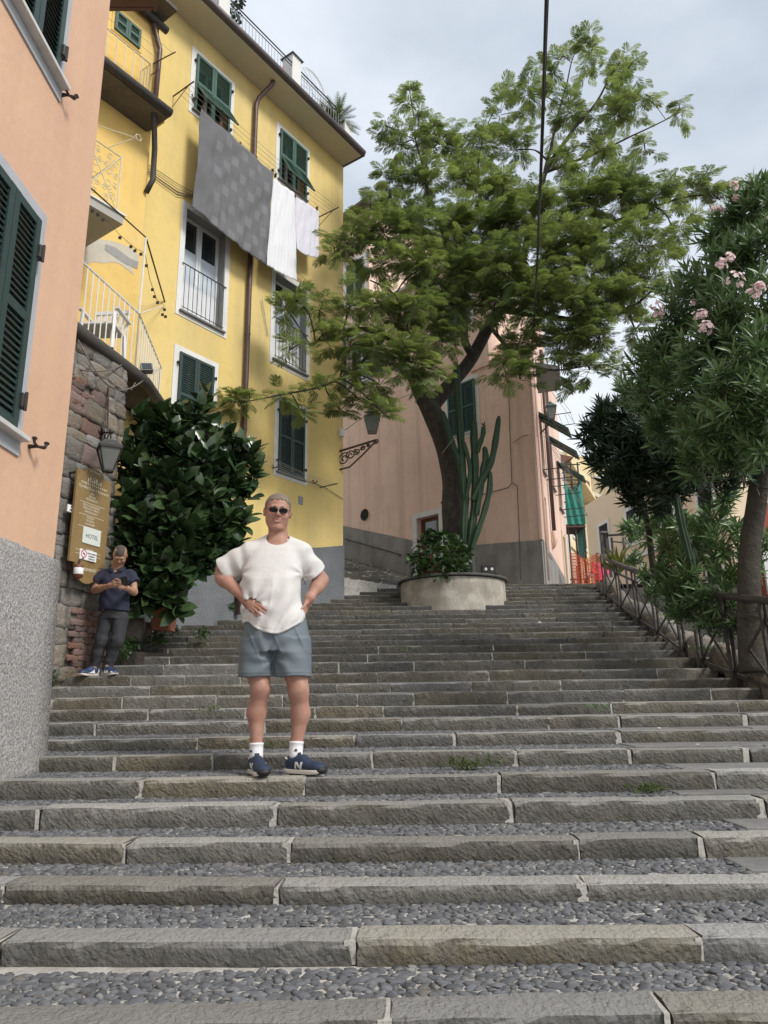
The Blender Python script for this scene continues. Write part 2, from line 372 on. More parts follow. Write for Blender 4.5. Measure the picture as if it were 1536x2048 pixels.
M_STONE = mat('rubble_stone', (0.235,0.215,0.185), 0.95, (0.13,0.12,0.105), nscale=7, ndetail=8, rand=0.28, randhue=0.5,
              mottle=[(3,0.52,0.7,(0.30,0.22,0.16),0.5),(25,0.55,0.75,(0.42,0.40,0.36),0.4)], bump=[(14,0.9,0.04,7),(60,0.7,0.012,5)])
M_BRICK = mat('old_brick', (0.20,0.115,0.09), 0.95, (0.12,0.078,0.065), nscale=9, rand=0.25, randhue=0.3, mottle=[(14,0.5,0.75,(0.30,0.24,0.20),0.6)], bump=[(40,0.8,0.012,5)])
M_OLDMORTAR = mat('old_mortar', (0.30,0.275,0.235), 0.97, (0.17,0.155,0.13), nscale=8, lo=0.3, hi=0.7, mottle=[(2,0.5,0.7,(0.25,0.17,0.12),0.4)], bump=[(18,1.0,0.04,7),(70,0.7,0.012,4)])
M_SOIL = mat('garden_soil', (0.020,0.016,0.012), 0.98, (0.045,0.036,0.026), nscale=9, bump=(24,0.9,0.04,6))
M_PAVE = mat('far_paving', (0.22,0.21,0.20), 0.9, (0.16,0.155,0.15), nscale=3)
# ================================================================== STAIRS (setting)
EDGE_PX = [2040,1885,1772,1683,1608,1553,1505,1470,1438,1412,1386,1365,1344,1323,1307,1292,1280,1268.5,1258,1248,1238.5,1229.5,1220.5,1212.5,1205,1197.5,1190,1183,1176.5,1171]
EDGE_D = [2.41,2.84,3.33,3.8,4.28,4.67,5.25,5.85,6.5,7.1,7.75,8.4,9.0,9.5,10.05,10.6,11.2,11.8,12.4,12.95,13.55,14.05,14.5,15.0,15.5,16.0,16.4,16.85,17.25,17.7]
STEPS = [(d, at(768, y, d).z) for y, d in zip(EDGE_PX, EDGE_D)]
# keep every rise positive and even it out a little
lo_d = STEPS[0][0]; lo_z = STEPS[0][1]
pre = [(lo_d - 0.46*(i+1), lo_z - 0.095*(i+1)) for i in range(6)][::-1]
STEPS = pre + STEPS
NPRE = len(pre)
TOPZ = STEPS[-1][1]; TOPD = STEPS[-1][0]
def zs(y):
    """height of the tread at distance y"""
    z = STEPS[0][1] - 0.1
    for d, zz in STEPS:
        if y >= d: z = zz
    return z
def railx(y):
    return float(np.interp(y, [6.2, 8.0, 9.7, 12.6, 16.2, 18.5], [3.80, 3.86, 3.93, 4.42, 4.92, 5.15]))
def xl(y):
    if y < 5.28: return -2.60
    return float(np.interp(y, [5.28, 9.0, 12.0, 16.4, 20], [-4.3, -4.3, -4.6, -1.6, -1.6]))
def xr(y):
    if y < 6.2: return 4.9
    return railx(y) + 0.12
def bow(k, x):
    w = 0.02*math.sin(x*0.8 + k*1.7) + 0.012*math.sin(x*2.3 + k*2.9)
    if k in (1, 2, 3): w += 0.05*max(0, -x-0.2)
    if k > 18: w += 0.020*(x-1.0)            # the upper flight swings round
    if k > 12 and x < -0.6: w += 0.09*(x+0.6)*min(1, (k-12)/6)
    return w

stairs = None
mb = MB()
for i, (d, z) in enumerate(STEPS):
    d2 = STEPS[i+1][0] if i+1 < len(STEPS) else 26.0
    a, b = xl(d+0.02), xr(d+0.02)
    n = 14; k = i - NPRE
    dd = d2 + 0.12
    V = []; F = []
    for j in range(n+1):
        x = a + (b-a)*j/n; y = d + 0.05 + bow(k, x)
        y2 = dd + (bow(k+1, x) if i+1 < len(STEPS) else 0)
        V += [(x, y, z-0.32), (x, y, z-0.020), (x, y+0.12, z-(0.010 if k < 9 else 0.022)), (x, y2, z-(0.010 if k < 9 else 0.022)), (x, y2, z-0.32)]
    for j in range(n):
        o = 5*j
        for q in range(4): F.append((o+q, o+5+q, o+6+q, o+1+q))
    F += [(0,1,2,3,4), (5*n+4, 5*n+3, 5*n+2, 5*n+1, 5*n)]
    mb.add(V, F)
stairs = mb.build('stairs', M_MORTAR, kind='structure')

def kerb_mesh(L, dep, h, seed):
    r = random.Random(seed)
    prof = [(0.016, -h), (0.006, -h*0.75), (0.0, -h*0.45), (0.001, -0.020), (0.010, -0.003), (0.024, 0.0), (dep*0.6, 0.001), (dep-0.012, -0.002), (dep, -0.05)]
    n = max(4, int(L/0.085)); V = []; F = []; m = len(prof)
    so_ = r.random()*50
    for j in range(n+1):
        x = -L/2 + L*j/n
        endf = min(j, n-j)
        for q, (y, z) in enumerate(prof):
            nn = mnoise.noise(Vector((x*5+so_, y*7, z*7)))*0.011 + mnoise.noise(Vector((x*16+so_, y*20, z*20)))*0.006
            yy = y + (nn*1.3 if q < 4 else 0); zz = z + (nn*0.35 if 2 < q < 8 else 0)
            if q in (3, 4, 5):
                ch = max(0, mnoise.noise(Vector((x*3.1+so_*2, 3.3, 1.1)))-0.2)*0.03
                yy += ch*0.5; zz -= ch*0.8
            if endf == 0 and q in (1, 2, 3, 4): yy += 0.008; zz -= 0.005*(q > 1)
            V.append((x + (r.uniform(-1,1)*0.004 if 0 < j < n else r.uniform(-1,1)*0.008), yy, zz))
    for j in range(n):
        for q in range(m-1): F.append((j*m+q, j*m+m+q, j*m+m+q+1, j*m+q+1))
    F.append([q for q in range(m)][::-1]); F.append([n*m+q for q in range(m)])
    me = mesh_from('kerb_stone', V, F, M_KERB, True)
    bm = bmesh.new(); bm.from_mesh(me)
    for e in bm.edges:
        if len(e.link_faces) == 2 and e.calc_face_angle(0) > 0.5: e.smooth = False
    bm.to_mesh(me); bm.free(); return me

rk = random.Random(5)
jm = MB()
JOINTS = {}
kcount = 0
for i, (d, z) in enumerate(STEPS):
    k = i - NPRE
    if k < -1: continue
    h = z - (STEPS[i-1][1]) + 0.004
    a, b = xl(d+0.02), xr(d+0.02)
    if k < 7: a = max(a, -0.60*d - 0.35); b = min(b, 0.60*d + 0.5)
    else: a = max(a, -0.42*d - 0.2)
    if k > 20: a = max(a, -1.75)
    x = a - rk.uniform(0, 0.5)
    while x < b:
        L = rk.uniform(0.55, 1.45) if k < 14 else rk.uniform(0.9, 1.9)
        x2 = min(x+L, b+0.0)
        if b - x2 < 0.3: x2 = b
        gap = rk.choice([0.010, 0.014, 0.02, 0.034]) if k < 10 else 0.012
        if x2 > a and x2 - x > 0.12:
            xa = max(x, a-0.05)
            cx = (xa+x2)/2; me = kerb_mesh(x2-xa-gap, 0.18, h + 0.02, i*100+kcount)
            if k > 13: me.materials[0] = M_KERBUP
            o = bpy.data.objects.new('kerb_stone', me)
            b1, b2 = bow(k, xa), bow(k, x2)
            o.location = (cx, d + (b1+b2)/2, z + rk.uniform(-0.005, 0.005))
            o.rotation_euler = (rk.uniform(-0.012, 0.012), rk.uniform(-0.004, 0.004), math.atan2(b2-b1, x2-xa))
            link(o, stairs); kcount += 1
            if x2 < b-0.05 and k < 16:
                g2 = max(gap, 0.014)*0.62; yj = d + bow(k, x2) + 0.007; zz0 = z - h
                jm.add([(x2-gap/2-g2+rk.uniform(-.006,.006), yj+.006, zz0), (x2-gap/2+g2+rk.uniform(-.004,.010), yj+.006, zz0), (x2-gap/2+g2, yj+.004, z-.006), (x2-gap/2-g2, yj+.004, z-.006), (x2-gap/2+g2, yj+.17, z-.005), (x2-gap/2-g2, yj+.17, z-.005)], [(0,1,2,3),(3,2,4,5)])
        x = x2

o = jm.build('joint_mortar', mat('joint_mortar', (0.52,0.50,0.45), 0.97, (0.34,0.32,0.28), nscale=20, bump=(60, 0.8, 0.01, 4)), stairs); o['kind'] = 'stuff'
# cobbles: pebbles set on edge in the mortar of the lower treads
def dome(seg=8):
    V = []; F = []
    for r, z in ((1.0, -0.25), (0.93, 0.32), (0.58, 0.80)):
        for q in range(seg):
            t = 2*math.pi*q/seg; V.append((r*math.cos(t), r*math.sin(t), z))
    V.append((0, 0, 1.0)); n = len(V)-1
    for l in range(2):
        for q in range(seg):
            q2 = (q+1) % seg; F.append((l*seg+q, l*seg+q2, (l+1)*seg+q2)); F.append((l*seg+q, (l+1)*seg+q2, (l+1)*seg+q))
    for q in range(seg): F.append((2*seg+q, 2*seg+(q+1) % seg, n))
    return np.array(V), np.array(F)
DV, DF = dome()
def flag_left(k):   # x where the flagstones begin, per step
    return {-2: 9, -1: 9, 0: 9, 1: 9, 2: 1.62, 3: 1.80, 4: 1.72, 5: 1.90, 6: 1.85, 7: 1.85, 8: 1.6, 9: 1.5}.get(k, 1.5)
pebs = []
for i, (d, z) in enumerate(STEPS[:-1]):
    k = i - NPRE
    if k < -1 or k > 8: continue
    y0, y1 = d + 0.175, STEPS[i+1][0] + 0.02
    xa, xb = max(-2.55 if d < 5.2 else -3.6, -0.62*d-0.3), min(0.62*d+0.9, flag_left(k))
    ry = 0.0225
    nrow = max(1, int((y1-y0)/ry))
    for j in range(nrow+1):
        x = xa + RS.rand()*0.05
        while x < xb:
            ang = RS.normal(0.35 if RS.rand() < 0.6 else -0.5, 0.5)
            lw = RS.uniform(0.013, 0.034)*(1.25 if RS.rand() < 0.15 else 1); sw = lw*RS.uniform(0.40, 0.72)
            w = (abs(lw*math.cos(ang)) + abs(sw*math.sin(ang)))
            px = x + w; py = y0 + (j+0.5)*(y1-y0)/(nrow+1) + RS.uniform(-0.010, 0.010)
            if RS.rand() > 0.03:
                pebs.append((px, py + bow(k, px), z - 0.0085 + RS.uniform(-0.003, 0.003), lw, sw, RS.uniform(0.005, 0.011), ang, RS.uniform(-0.25, 0.25)))
            x += 2*w*0.80 + RS.uniform(0.0, 0.005)
pebs = np.array(pebs)
dist = np.hypot(pebs[:,0], pebs[:,1])
inview = (np.abs(pebs[:,0]) < 0.545*pebs[:,1]) & (pebs[:,1] > 2.50)
size = pebs[:,3]*pebs[:,4]/dist**2 * inview
order = np.argsort(-size); big = order[:295]; rest = order[295:]
def peb_verts(P, j):
    rs_ = np.random.RandomState(j)
    V = DV.copy() * (1 + rs_.uniform(-0.14, 0.14, (len(DV), 1)))
    V = V*np.array([P[3], P[4], P[5]]); V[:, 2] += V[:, 0]*P[7]
    c, s = math.cos(P[6]), math.sin(P[6])
    return np.stack([V[:,0]*c - V[:,1]*s, V[:,0]*s + V[:,1]*c, V[:,2]], 1)
allV = []; allF = []; b = 0
for j in rest:
    V = peb_verts(pebs[j], j) + pebs[j][:3]; allV.append(V); allF.append(DF + b); b += len(V)
o = bpy.data.objects.new('cobbles', mesh_np('cobbles', np.concatenate(allV), np.concatenate(allF), M_PEBBLE, True, 3)); link(o, stairs); o['kind'] = 'stuff'
for j in big:
    me = mesh_np('cobble', peb_verts(pebs[j], j), DF, M_PEBBLE1, True, 3)
    o = bpy.data.objects.new('cobble', me); o.location = tuple(pebs[j][:3]); link(o, stairs)

# flagstones on the right-hand end of the treads
for i, (d, z) in enumerate(STEPS[:-1]):
    k = i - NPRE
    if k < 2 or k > 12: continue
    x = flag_left(k) + rk.uniform(-0.1, 0.1)
    xe = min(0.60*d+0.4, 4.2); y0, y1 = d+0.185, STEPS[i+1][0]-0.005
    if k > 9: x = -1.5
    while x < xe:
        L = rk.uniform(0.5, 1.1); x2 = min(x+L, xe)
        m2 = MB().bevbox(x+0.006, x2-0.006, y0 + (rk.uniform(0.0, 0.05)), y1, z-0.03, z+rk.uniform(0.001, 0.006), 0.004)
        c = Vector(((x+x2)/2, (y0+y1)/2, z)); m2.V = [v-c for v in m2.V]
        bw = (bow(k, x)+bow(k, x2))/2
        o = bpy.data.objects.new('flagstone', m2.mesh('flagstone', M_FLAG)); o.location = c + Vector((0, bw, 0)); link(o, stairs)
        x = x2

# ------------------------------------------------------------------ ground, terrain
def ground_z(x, y):
    s = STEPS[0][1] - 0.25
    z = float(np.interp(y, [-400, -1, 1.0, 2.3, 4.7, 9.0, 13.5, 17.7, 24, 60, 120, 260, 420], [s-0.5, s-0.05, s, STEPS[NPRE][1]-0.35, STEPS[NPRE+5][1]-0.35, zs(9)-0.40, zs(13.5)-0.4, TOPZ-0.35, TOPZ-0.06, TOPZ+0.3, TOPZ+2, TOPZ+10, TOPZ+14]))
    return z
xs_ = list(np.linspace(-420, -30, 14)) + list(np.linspace(-24, 24, 33)) + list(np.linspace(30, 420, 14))
ys_ = list(np.linspace(-420, -8, 12)) + list(np.linspace(-4, 30, 35)) + list(np.linspace(36, 460, 24))
GV = [(x, y, ground_z(x, y)) for y in ys_ for x in xs_]; nx = len(xs_)
GF = [(j*nx+i, j*nx+i+1, (j+1)*nx+i+1, (j+1)*nx+i) for j in range(len(ys_)-1) for i in range(nx-1)]
o = bpy.data.objects.new('ground', mesh_from('ground', GV, GF, M_PAVE, True)); link(o); o['kind'] = 'structure'

# upper landing: a paved sheet just above the ground, up to the houses
o = MB().add([(-6, 18.0, TOPZ-0.004), (30, 18.0, TOPZ-0.004), (40, 75, TOPZ+0.42), (-6, 75, TOPZ+0.42)], [(0,1,2,3)]).build('upper_square', M_PAVE, kind='structure')

# garden soil to the right of the railing, following the flight
V = []; F = []
yy = [5.2, 6.2, 7.2, 8.2, 9.2, 10.2, 11.2, 12.2, 13.2, 14.2, 15.2, 16.2, 17.2, 18.0, 19.0]
for y in yy:
    for j in range(6):
        x = railx(max(y, 6.2)) + 0.10 + j*1.6
        V.append((x, y, min(zs(y), TOPZ-0.25) + 0.02 + 0.10*j*0.6 + 0.05*mnoise.noise(Vector((x, y, 0)))))
for a in range(len(yy)-1):
    for j in range(5): F.append((a*6+j, a*6+j+1, (a+1)*6+j+1, (a+1)*6+j))
o = bpy.data.objects.new('garden_soil', mesh_from('garden_soil', V, F, M_SOIL, True)); link(o); o['kind'] = 'structure'

# rough stone edging between steps and garden
edging = thing('garden_edging_wall', 'low rough stone edging under the steel railing beside the garden', 'wall', (4.2, 10, zs(10)))
for q in range(34):
    y = 6.3 + q*0.34
    if y > 17.4: break
    x = railx(y) + 0.20; z0 = zs(y)
    sx, sy, sz = rk.uniform(0.12, 0.2), rk.uniform(0.16, 0.21), rk.uniform(0.10, 0.22)
    bm = bmesh.new(); bmesh.ops.create_icosphere(bm, subdivisions=2, radius=1)
    for v in bm.verts:
        c = v.co.copy(); mx = max(abs(c.x), abs(c.y), abs(c.z)); c = c.lerp(c/mx, 0.55)
        c *= 1 + 0.18*mnoise.noise(c*1.7 + Vector((q, 0, 0)))
        v.co = Vector((c.x*sx, c.y*sy, c.z*sz))
    me = bpy.data.meshes.new('stone'); bm.to_mesh(me); bm.free(); me.materials.append(M_STONE)
    me.polygons.foreach_set('use_smooth', [True]*len(me.polygons))
    o = bpy.data.objects.new('stone', me); o.location = (x, y, z0 + sz*0.6); o.rotation_euler = (0, 0, rk.uniform(-.3, .3)); link(o, edging)

# ================================================================== BUILDING HELPERS
def wall_mesh(fr, s0, s1, z0, z1, opens, m, depth=0.22, topfn=None):
    """front skin with rectangular openings and their reveals"""
    mb = MB(fr.M)
    ss = sorted(set([s0, s1] + [v for o in opens for v in (o[0], o[1])])); zz = sorted(set([z0, z1] + [v for o in opens for v in (o[2], o[3])]))
    for a, b in zip(ss[:-1], ss[1:]):
        for c, e in zip(zz[:-1], zz[1:]):
            ms, mz = (a+b)/2, (c+e)/2
            if any(o[0] < ms < o[1] and o[2] < mz < o[3] for o in opens): continue
            mb.add([(a,0,c),(b,0,c),(b,0,e),(a,0,e)], [(0,1,2,3)])
    for o in opens:
        a, b, c, e = o[:4]
        mb.add([(a,0,c),(a,depth,c),(a,depth,e),(a,0,e)], [(0,1,2,3)][::1])
        mb.add([(b,0,c),(b,0,e),(b,depth,e),(b,depth,c)], [(0,1,2,3)])
        mb.add([(a,0,e),(a,depth,e),(b,depth,e),(b,0,e)], [(0,1,2,3)])
        mb.add([(a,0,c),(b,0,c),(b,depth,c),(a,depth,c)], [(0,1,2,3)])
    return mb

SLATM = {}
def slat_mesh(L, m, w=0.050, t=0.007):
    key = (round(L, 3), m.name, w)
    if key not in SLATM:
        mb = MB(); a = math.radians(60)
        mb.obox((0,0,0), (1,0,0), (0, math.cos(a), math.sin(a)), (0, -math.sin(a), math.cos(a)), L/2, w/2, t/2)
        SLATM[key] = mb.mesh('slat', m)
    return SLATM[key]

def shutter_leaf(fr, parent, a, b, z0, z1, m, yc=-0.03, stile=0.055, split=0.42, flap=0.0, pitch=0.042, single=True, Mx=None, kids=None):
    """louvred leaf between a..b; lower panel can be a flap pushed out by `flap` degrees"""
    M = fr.M @ (Mx if Mx is not None else Matrix.Identity(4))
    h = z1-z0; zm = z0 + h*split; t = 0.022
    f = MB(M)
    f.box(a, a+stile, yc-t, yc+t, z0, z1); f.box(b-stile, b, yc-t, yc+t, z0, z1)
    f.box(a+stile, b-stile, yc-t+0.002, yc+t-0.002, z1-stile, z1)
    f.box(a+stile, b-stile, yc-t+0.002, yc+t-0.002, zm-stile*0.4, zm+stile*0.6)
    if not flap: f.box(a+stile, b-stile, yc-t+0.002, yc+t-0.002, z0, z0+stile)
    o = f.build('shutter', m, parent)
    def slats(x0, x1, za, zb, MM):
        n = int((zb-za)/pitch); L = x1-x0; me = slat_mesh(L, m)
        st = None if single else MB()
        for i in range(n):
            z = za + (i+0.5)*(zb-za)/n
            if single:
                s = bpy.data.objects.new('slat', me); s.matrix_world = MM @ Matrix.Translation(((x0+x1)/2, yc, z))
                lo, ro, sc_ = s.matrix_world.decompose(); s.location = lo; s.rotation_mode = 'XYZ'; s.rotation_euler = ro.to_euler(); link(s, o)
            else:
                for v in me.vertices: pass
                b_ = len(st.V); st.V += [Vector(v.co) + Vector(((x0+x1)/2, yc, z)) for v in me.vertices]
                st.F += [[q + b_ for q in p.vertices] for p in me.polygons]
        if not single:
            st.M = MM; s = st.build('slats', m, o); s['kind'] = 'stuff'
    slats(a+stile, b-stile, zm+stile*0.6, z1-stile, M)
    if flap:
        R = Matrix.Translation((0, yc, zm-stile*0.4)) @ Matrix.Rotation(-math.radians(flap), 4, 'X') @ Matrix.Translation((0, -yc, -(zm-stile*0.4)))
        MM = M @ R; g = MB(MM); st2 = stile*0.75; ztop = zm-stile*0.45
        g.box(a+0.004+stile*0.5, a+stile*0.5+st2, yc-0.018, yc+0.018, z0+0.01, ztop); g.box(b-st2-stile*0.5, b-0.004-stile*0.5, yc-0.018, yc+0.018, z0+0.01, ztop)
        g.box(a+stile*0.5+st2, b-st2-stile*0.5, yc-0.016, yc+0.016, z0+0.01, z0+0.01+st2); g.box(a+stile*0.5+st2, b-st2-stile*0.5, yc-0.016, yc+0.016, ztop-st2, ztop)
        gf = g.build('flap', m, o)
        st = MB(MM); n = int((ztop-z0-2*st2)/pitch); ang = math.radians(60)
        for i in range(n):
            z = z0+st2 + (i+0.5)*(ztop-z0-2*st2)/n
            st.obox(((a+b)/2, yc, z), (1,0,0), (0, math.cos(ang), math.sin(ang)), (0,-math.sin(ang),math.cos(ang)), (b-a)/2-st2-stile*0.5, 0.02, 0.0035)
        s = st.build('flap_slats', m, o); s['kind'] = 'stuff'
    else:
        slats(a+stile, b-stile, z0+stile, zm-stile*0.4, M)
    # hinges / pintles
    return o

def pintles(fr, parent, a, b, z0, z1, m=None):
    for x in (a-0.03, b+0.03):
        for z in (z0+(z1-z0)*0.14, z0+(z1-z0)*0.86):
            mb = MB(fr.M); mb.box(x-0.025, x+0.025, -0.065, -0.012, z-0.018, z+0.018); mb.box(x-0.008, x+0.008, -0.085, -0.065, z-0.05, z+0.02)
            mb.build('hinge', m or M_IRON, parent)

def window(fr, parent, o, band=0.11, bandm=None, sill='slate', dark=True, bot=True, revealm=None, name='window', depth=0.2):
    """painted surround, sill and dark room behind; o=(s0,s1,z0,z1)"""
    a, b, c, e = o[:4]; bandm = bandm or M_WHITETRIM
    mb = MB(fr.M); t = 0.014; g = 0.0
    mb.box(a-band, a-g, -t, 0.004, c-(band if bot else 0), e+band); mb.box(b+g, b+band, -t, 0.004, c-(band if bot else 0), e+band)
    mb.box(a-g, b+g, -t, 0.004, e+g, e+band)
    if bot: mb.box(a-g, b+g, -t, 0.004, c-band, c-g)
    w = mb.build(name, bandm, parent)
    sm = M_SLATE if sill == 'slate' else M_MARBLE
    if sill: MB(fr.M).bevbox(a-0.05, b+0.05, -0.075, depth-0.01, c-0.045, c-0.004, 0.005).build('sill', sm, w)
    if dark:
        MB(fr.M).box(a-0.01, b+0.01, depth-0.004, depth+0.02, c-0.01, e+0.01).build('pane', M_GLASS, w)
        mf = MB(fr.M); fw = 0.05; y0, y1 = depth-0.045, depth-0.006
        mf.box(a, a+fw, y0, y1, c, e); mf.box(b-fw, b, y0, y1, c, e); mf.box(a+fw, b-fw, y0+0.002, y1, e-fw, e); mf.box(a+fw, b-fw, y0+0.002, y1, c, c+fw)
        mf.box((a+b)/2-fw*0.7, (a+b)/2+fw*0.7, y0+0.001, y1, c+fw, e-fw)
        mf.build('frame', M_PVC, w)
    return w

def rail_bars(mb, A, B, n, z0, z1, r=0.007, seg=5):
    A = Vector(A); B = Vector(B)
    for i in range(n+1):
        p = A.lerp(B, i/n); mb.tube([(p.x, p.y, z0), (p.x, p.y, z1)], r, seg)

def iron_catch(fr, parent, s, z, sc_=1.0, m=None, top=False, **kw):
    """cast iron shutter catch: arm sticking out of the wall with an upturned end"""
    m = m or M_IRON; mb = MB(fr.M)
    mb.tube([(s, 0.01, z), (s, -0.05*sc_, z)], [0.022*sc_, 0.014*sc_], 8)
    mb.tube([(s, -0.05*sc_, z), (s+0.02*sc_, -0.10*sc_, z), (s+0.03*sc_, -0.13*sc_, z)], 0.012*sc_, 7)
    mb.tube([(s-0.05*sc_, -0.06*sc_, z+0.05*sc_), (s-0.04*sc_, -0.065*sc_, z+0.01), (s, -0.07*sc_, z), (s+0.05*sc_, -0.10*sc_, z), (s+0.07*sc_, -0.11*sc_, z+0.045*sc_)], [0.014*sc_, 0.012*sc_, 0.012*sc_, 0.012*sc_, 0.015*sc_], 7)
    mb.box(s-0.066*sc_, s-0.032*sc_, -0.08*sc_, -0.05*sc_, z+0.045*sc_, z+0.062*sc_); mb.box(s+0.05*sc_, s+0.085*sc_, -0.125*sc_, -0.095*sc_, z+0.04*sc_, z+0.058*sc_)
    return mb.build('shutter_catch', m, parent, **kw)

def mass(fr, parent, s0, s1, z0, z1, D, m, y0=0.30, name='body'):
    return MB(fr.M).box(s0, s1, y0, D, z0, z1).build(name, m, parent)

# ================================================================== PINK HOUSE, FRONT LEFT
c0 = at(65, 1535, 5.3)
FL = Frame(c0.x, c0.y, 0.5)
house_l = thing('peach_house', 'peach house at the left edge with dark green shutters and grey roughcast base', 'house', (c0.x, c0.y, zs(5.2)))
W1 = (-1.52, -0.80, EYE+1.74, EYE+3.34); W2 = (-1.52, -0.80, EYE+4.62, EYE+6.2)
wall_mesh(FL, -5.2, 0.0, 0.2, 8.6, [W1, W2], M_PEACH).build('wall', M_PEACH, house_l)
MB(FL.M).box(-5.2, -0.003, 0.30, 3.2, 0.2, 8.5).build('back_wall', M_PEACH, house_l)
MB(FL.M).add([(0,0,0.2),(0,3.2,0.2),(0,3.2,8.6),(0,0,8.6)], [(0,1,2,3)]).build('end_wall', M_PEACH, house_l)
zp = EYE+1.035
# roughcast base, thicker at the foot, wrapping the corner
nb = 26; V = []; F = []
for i in range(nb+1):
    s = -5.2 + 5.24*i/nb
    for j, (z, o_) in enumerate([(0.2, -0.10), (0.75, -0.085), (1.15, -0.06), (1.8, -0.04), (zp-0.05, -0.025), (zp, -0.012), (zp+0.004, 0.01)]):
        n1 = 0.012*mnoise.noise(Vector((s*3, z*3, 1)))
        V.append((s + (0.03 if i == nb else 0)*(1.2 if j < 3 else 1), o_ + n1*(j < 5), z + 0.012*mnoise.noise(Vector((s*4, 0, 5)))*(j == 5)))
for i in range(nb):
    for j in range(6): F.append((i*7+j, (i+1)*7+j, (i+1)*7+j+1, i*7+j+1))
b_ = len(V)
for j in range(7): V.append((0.035, 3.2, V[nb*7+j][2]))
for j in range(6): F.append((nb*7+j, b_+j, b_+j+1, nb*7+j+1))
o = MB(FL.M).add(V, F).build('plinth', M_ROUGHCAST, house_l, smooth=True)
for wz, flag in ((W1, 0), (W2, 1)):
    w = window(FL, house_l, wz, band=0.13, bandm=M_GREYTRIM, sill=None)
    MB(FL.M).bevbox(wz[0]-0.10, wz[1]+0.12, -0.085, 0.1, wz[2]-0.035, wz[2]+0.002, 0.004).build('sill', M_MARBLE, w)
    mid = (wz[0]+wz[1])/2
    for a, b in ((wz[0], mid-0.003), (mid+0.003, wz[1])):
        shutter_leaf(FL, house_l, a, b, wz[2]+0.006, wz[3], M_SHUT_DK, stile=0.062, split=0.50, pitch=0.046)
    for z in (wz[2]+0.22, wz[3]-0.25):
        mb = MB(FL.M); mb.bevbox(wz[1]-0.02, wz[1]+0.045, -0.075, -0.02, z-0.05, z+0.05, 0.004); mb.tube([(wz[1]+0.03, -0.07, z-0.06), (wz[1]+0.03, -0.07, z+0.07)], 0.012, 8); mb.build('hinge', M_IRON, house_l)
s_, z_ = FL.hit(58, 893); iron_catch(FL, house_l, s_, z_, 0.85)
s_, z_ = FL.hit(122, 190); iron_catch(FL, house_l, s_, z_, 0.85)

# brown timber eave that pokes out behind the corner
ev = thing('timber_eave', 'brown timber roof eave poking out behind the peach house corner at the top', 'roof eave', at(262, 10, 8.5))
e1 = at(215, 22, 8.5); e2 = at(308, 20, 9.3); z_e = e1.z
def atz(px, py, z):
    r = ray(px, py); y = (z-EYE)/r.z; return Vector((r.x*y, y, z))
q = [atz(200, 22, z_e), atz(308, 22, z_e), atz(316, -10, z_e), atz(200, -60, z_e)]
MB().zprism([(p.x, p.y) for p in q], z_e, z_e+0.06).build('soffit_board', M_WOODEAVE, ev)
MB().bar(q[1]+Vector((0,0,0.09)), q[2]+Vector((0,0,0.09)), 0.05, 0.2).build('fascia', M_WOODEAVE, ev)
MB().bar(q[0]+Vector((0,-.03,0.07)), q[1]+Vector((0,-.03,0.07)), 0.05, 0.16).build('fascia', M_WOODEAVE, ev)

# ================================================================== YELLOW HOUSE
yc_ = at(686, 1170, 16.3)
FY = Frame(yc_.x, yc_.y, 35)
yh = thing('yellow_house', 'tall yellow house with white framed windows, laundry lines and a roof terrace', 'house', (yc_.x, yc_.y, zs(16.3)))
ZT = EYE + 13.1
A_ = (-4.93, -3.98, EYE+11.68, EYE+13.08-0.02); B_ = (-2.41, -1.47, EYE+11.68, EYE+13.06)
C_ = (-4.93, -3.90, EYE+7.13, EYE+9.35); D_ = (-2.43, -1.38, EYE+7.13, EYE+9.22)
E_ = (-4.90, -4.07, EYE+4.62, EYE+6.28); F_ = (-2.22, -1.41, EYE+4.64, EYE+6.22)
ops = [A_, B_, C_, D_, E_, F_]
ZW = EYE+13.62
wall_mesh(FY, -7.2, 0, 0.5, ZW, ops, M_YELLOW, depth=0.26).build('wall', M_YELLOW, yh)
MB(FY.M).add([(0,0,0.5),(0,7,0.5),(0,7,ZW),(0,0,ZW)], [(0,1,2,3)]).build('side_wall', M_YELLOW, yh)
mass(FY, yh, -7.2, -0.004, 0.5, ZW-0.01, 7.0, M_YELLOW, name='back_wall')
# grey render at the foot, its top following the steps
pl = [FY.hit(*p) for p in [(443, 1097), (600, 1097), (640, 1095), (686, 1091)]]
pts = [(-7.2, 0.5), (0.012, 0.5), (0.012, pl[3][1])] + [(p[0], p[1]) for p in pl[:3][::-1]] + [(-7.2, pl[0][1]-0.75)]
MB(FY.M).prism(pts, -0.03, 0.01).build('plinth', M_GREYBASE, yh)
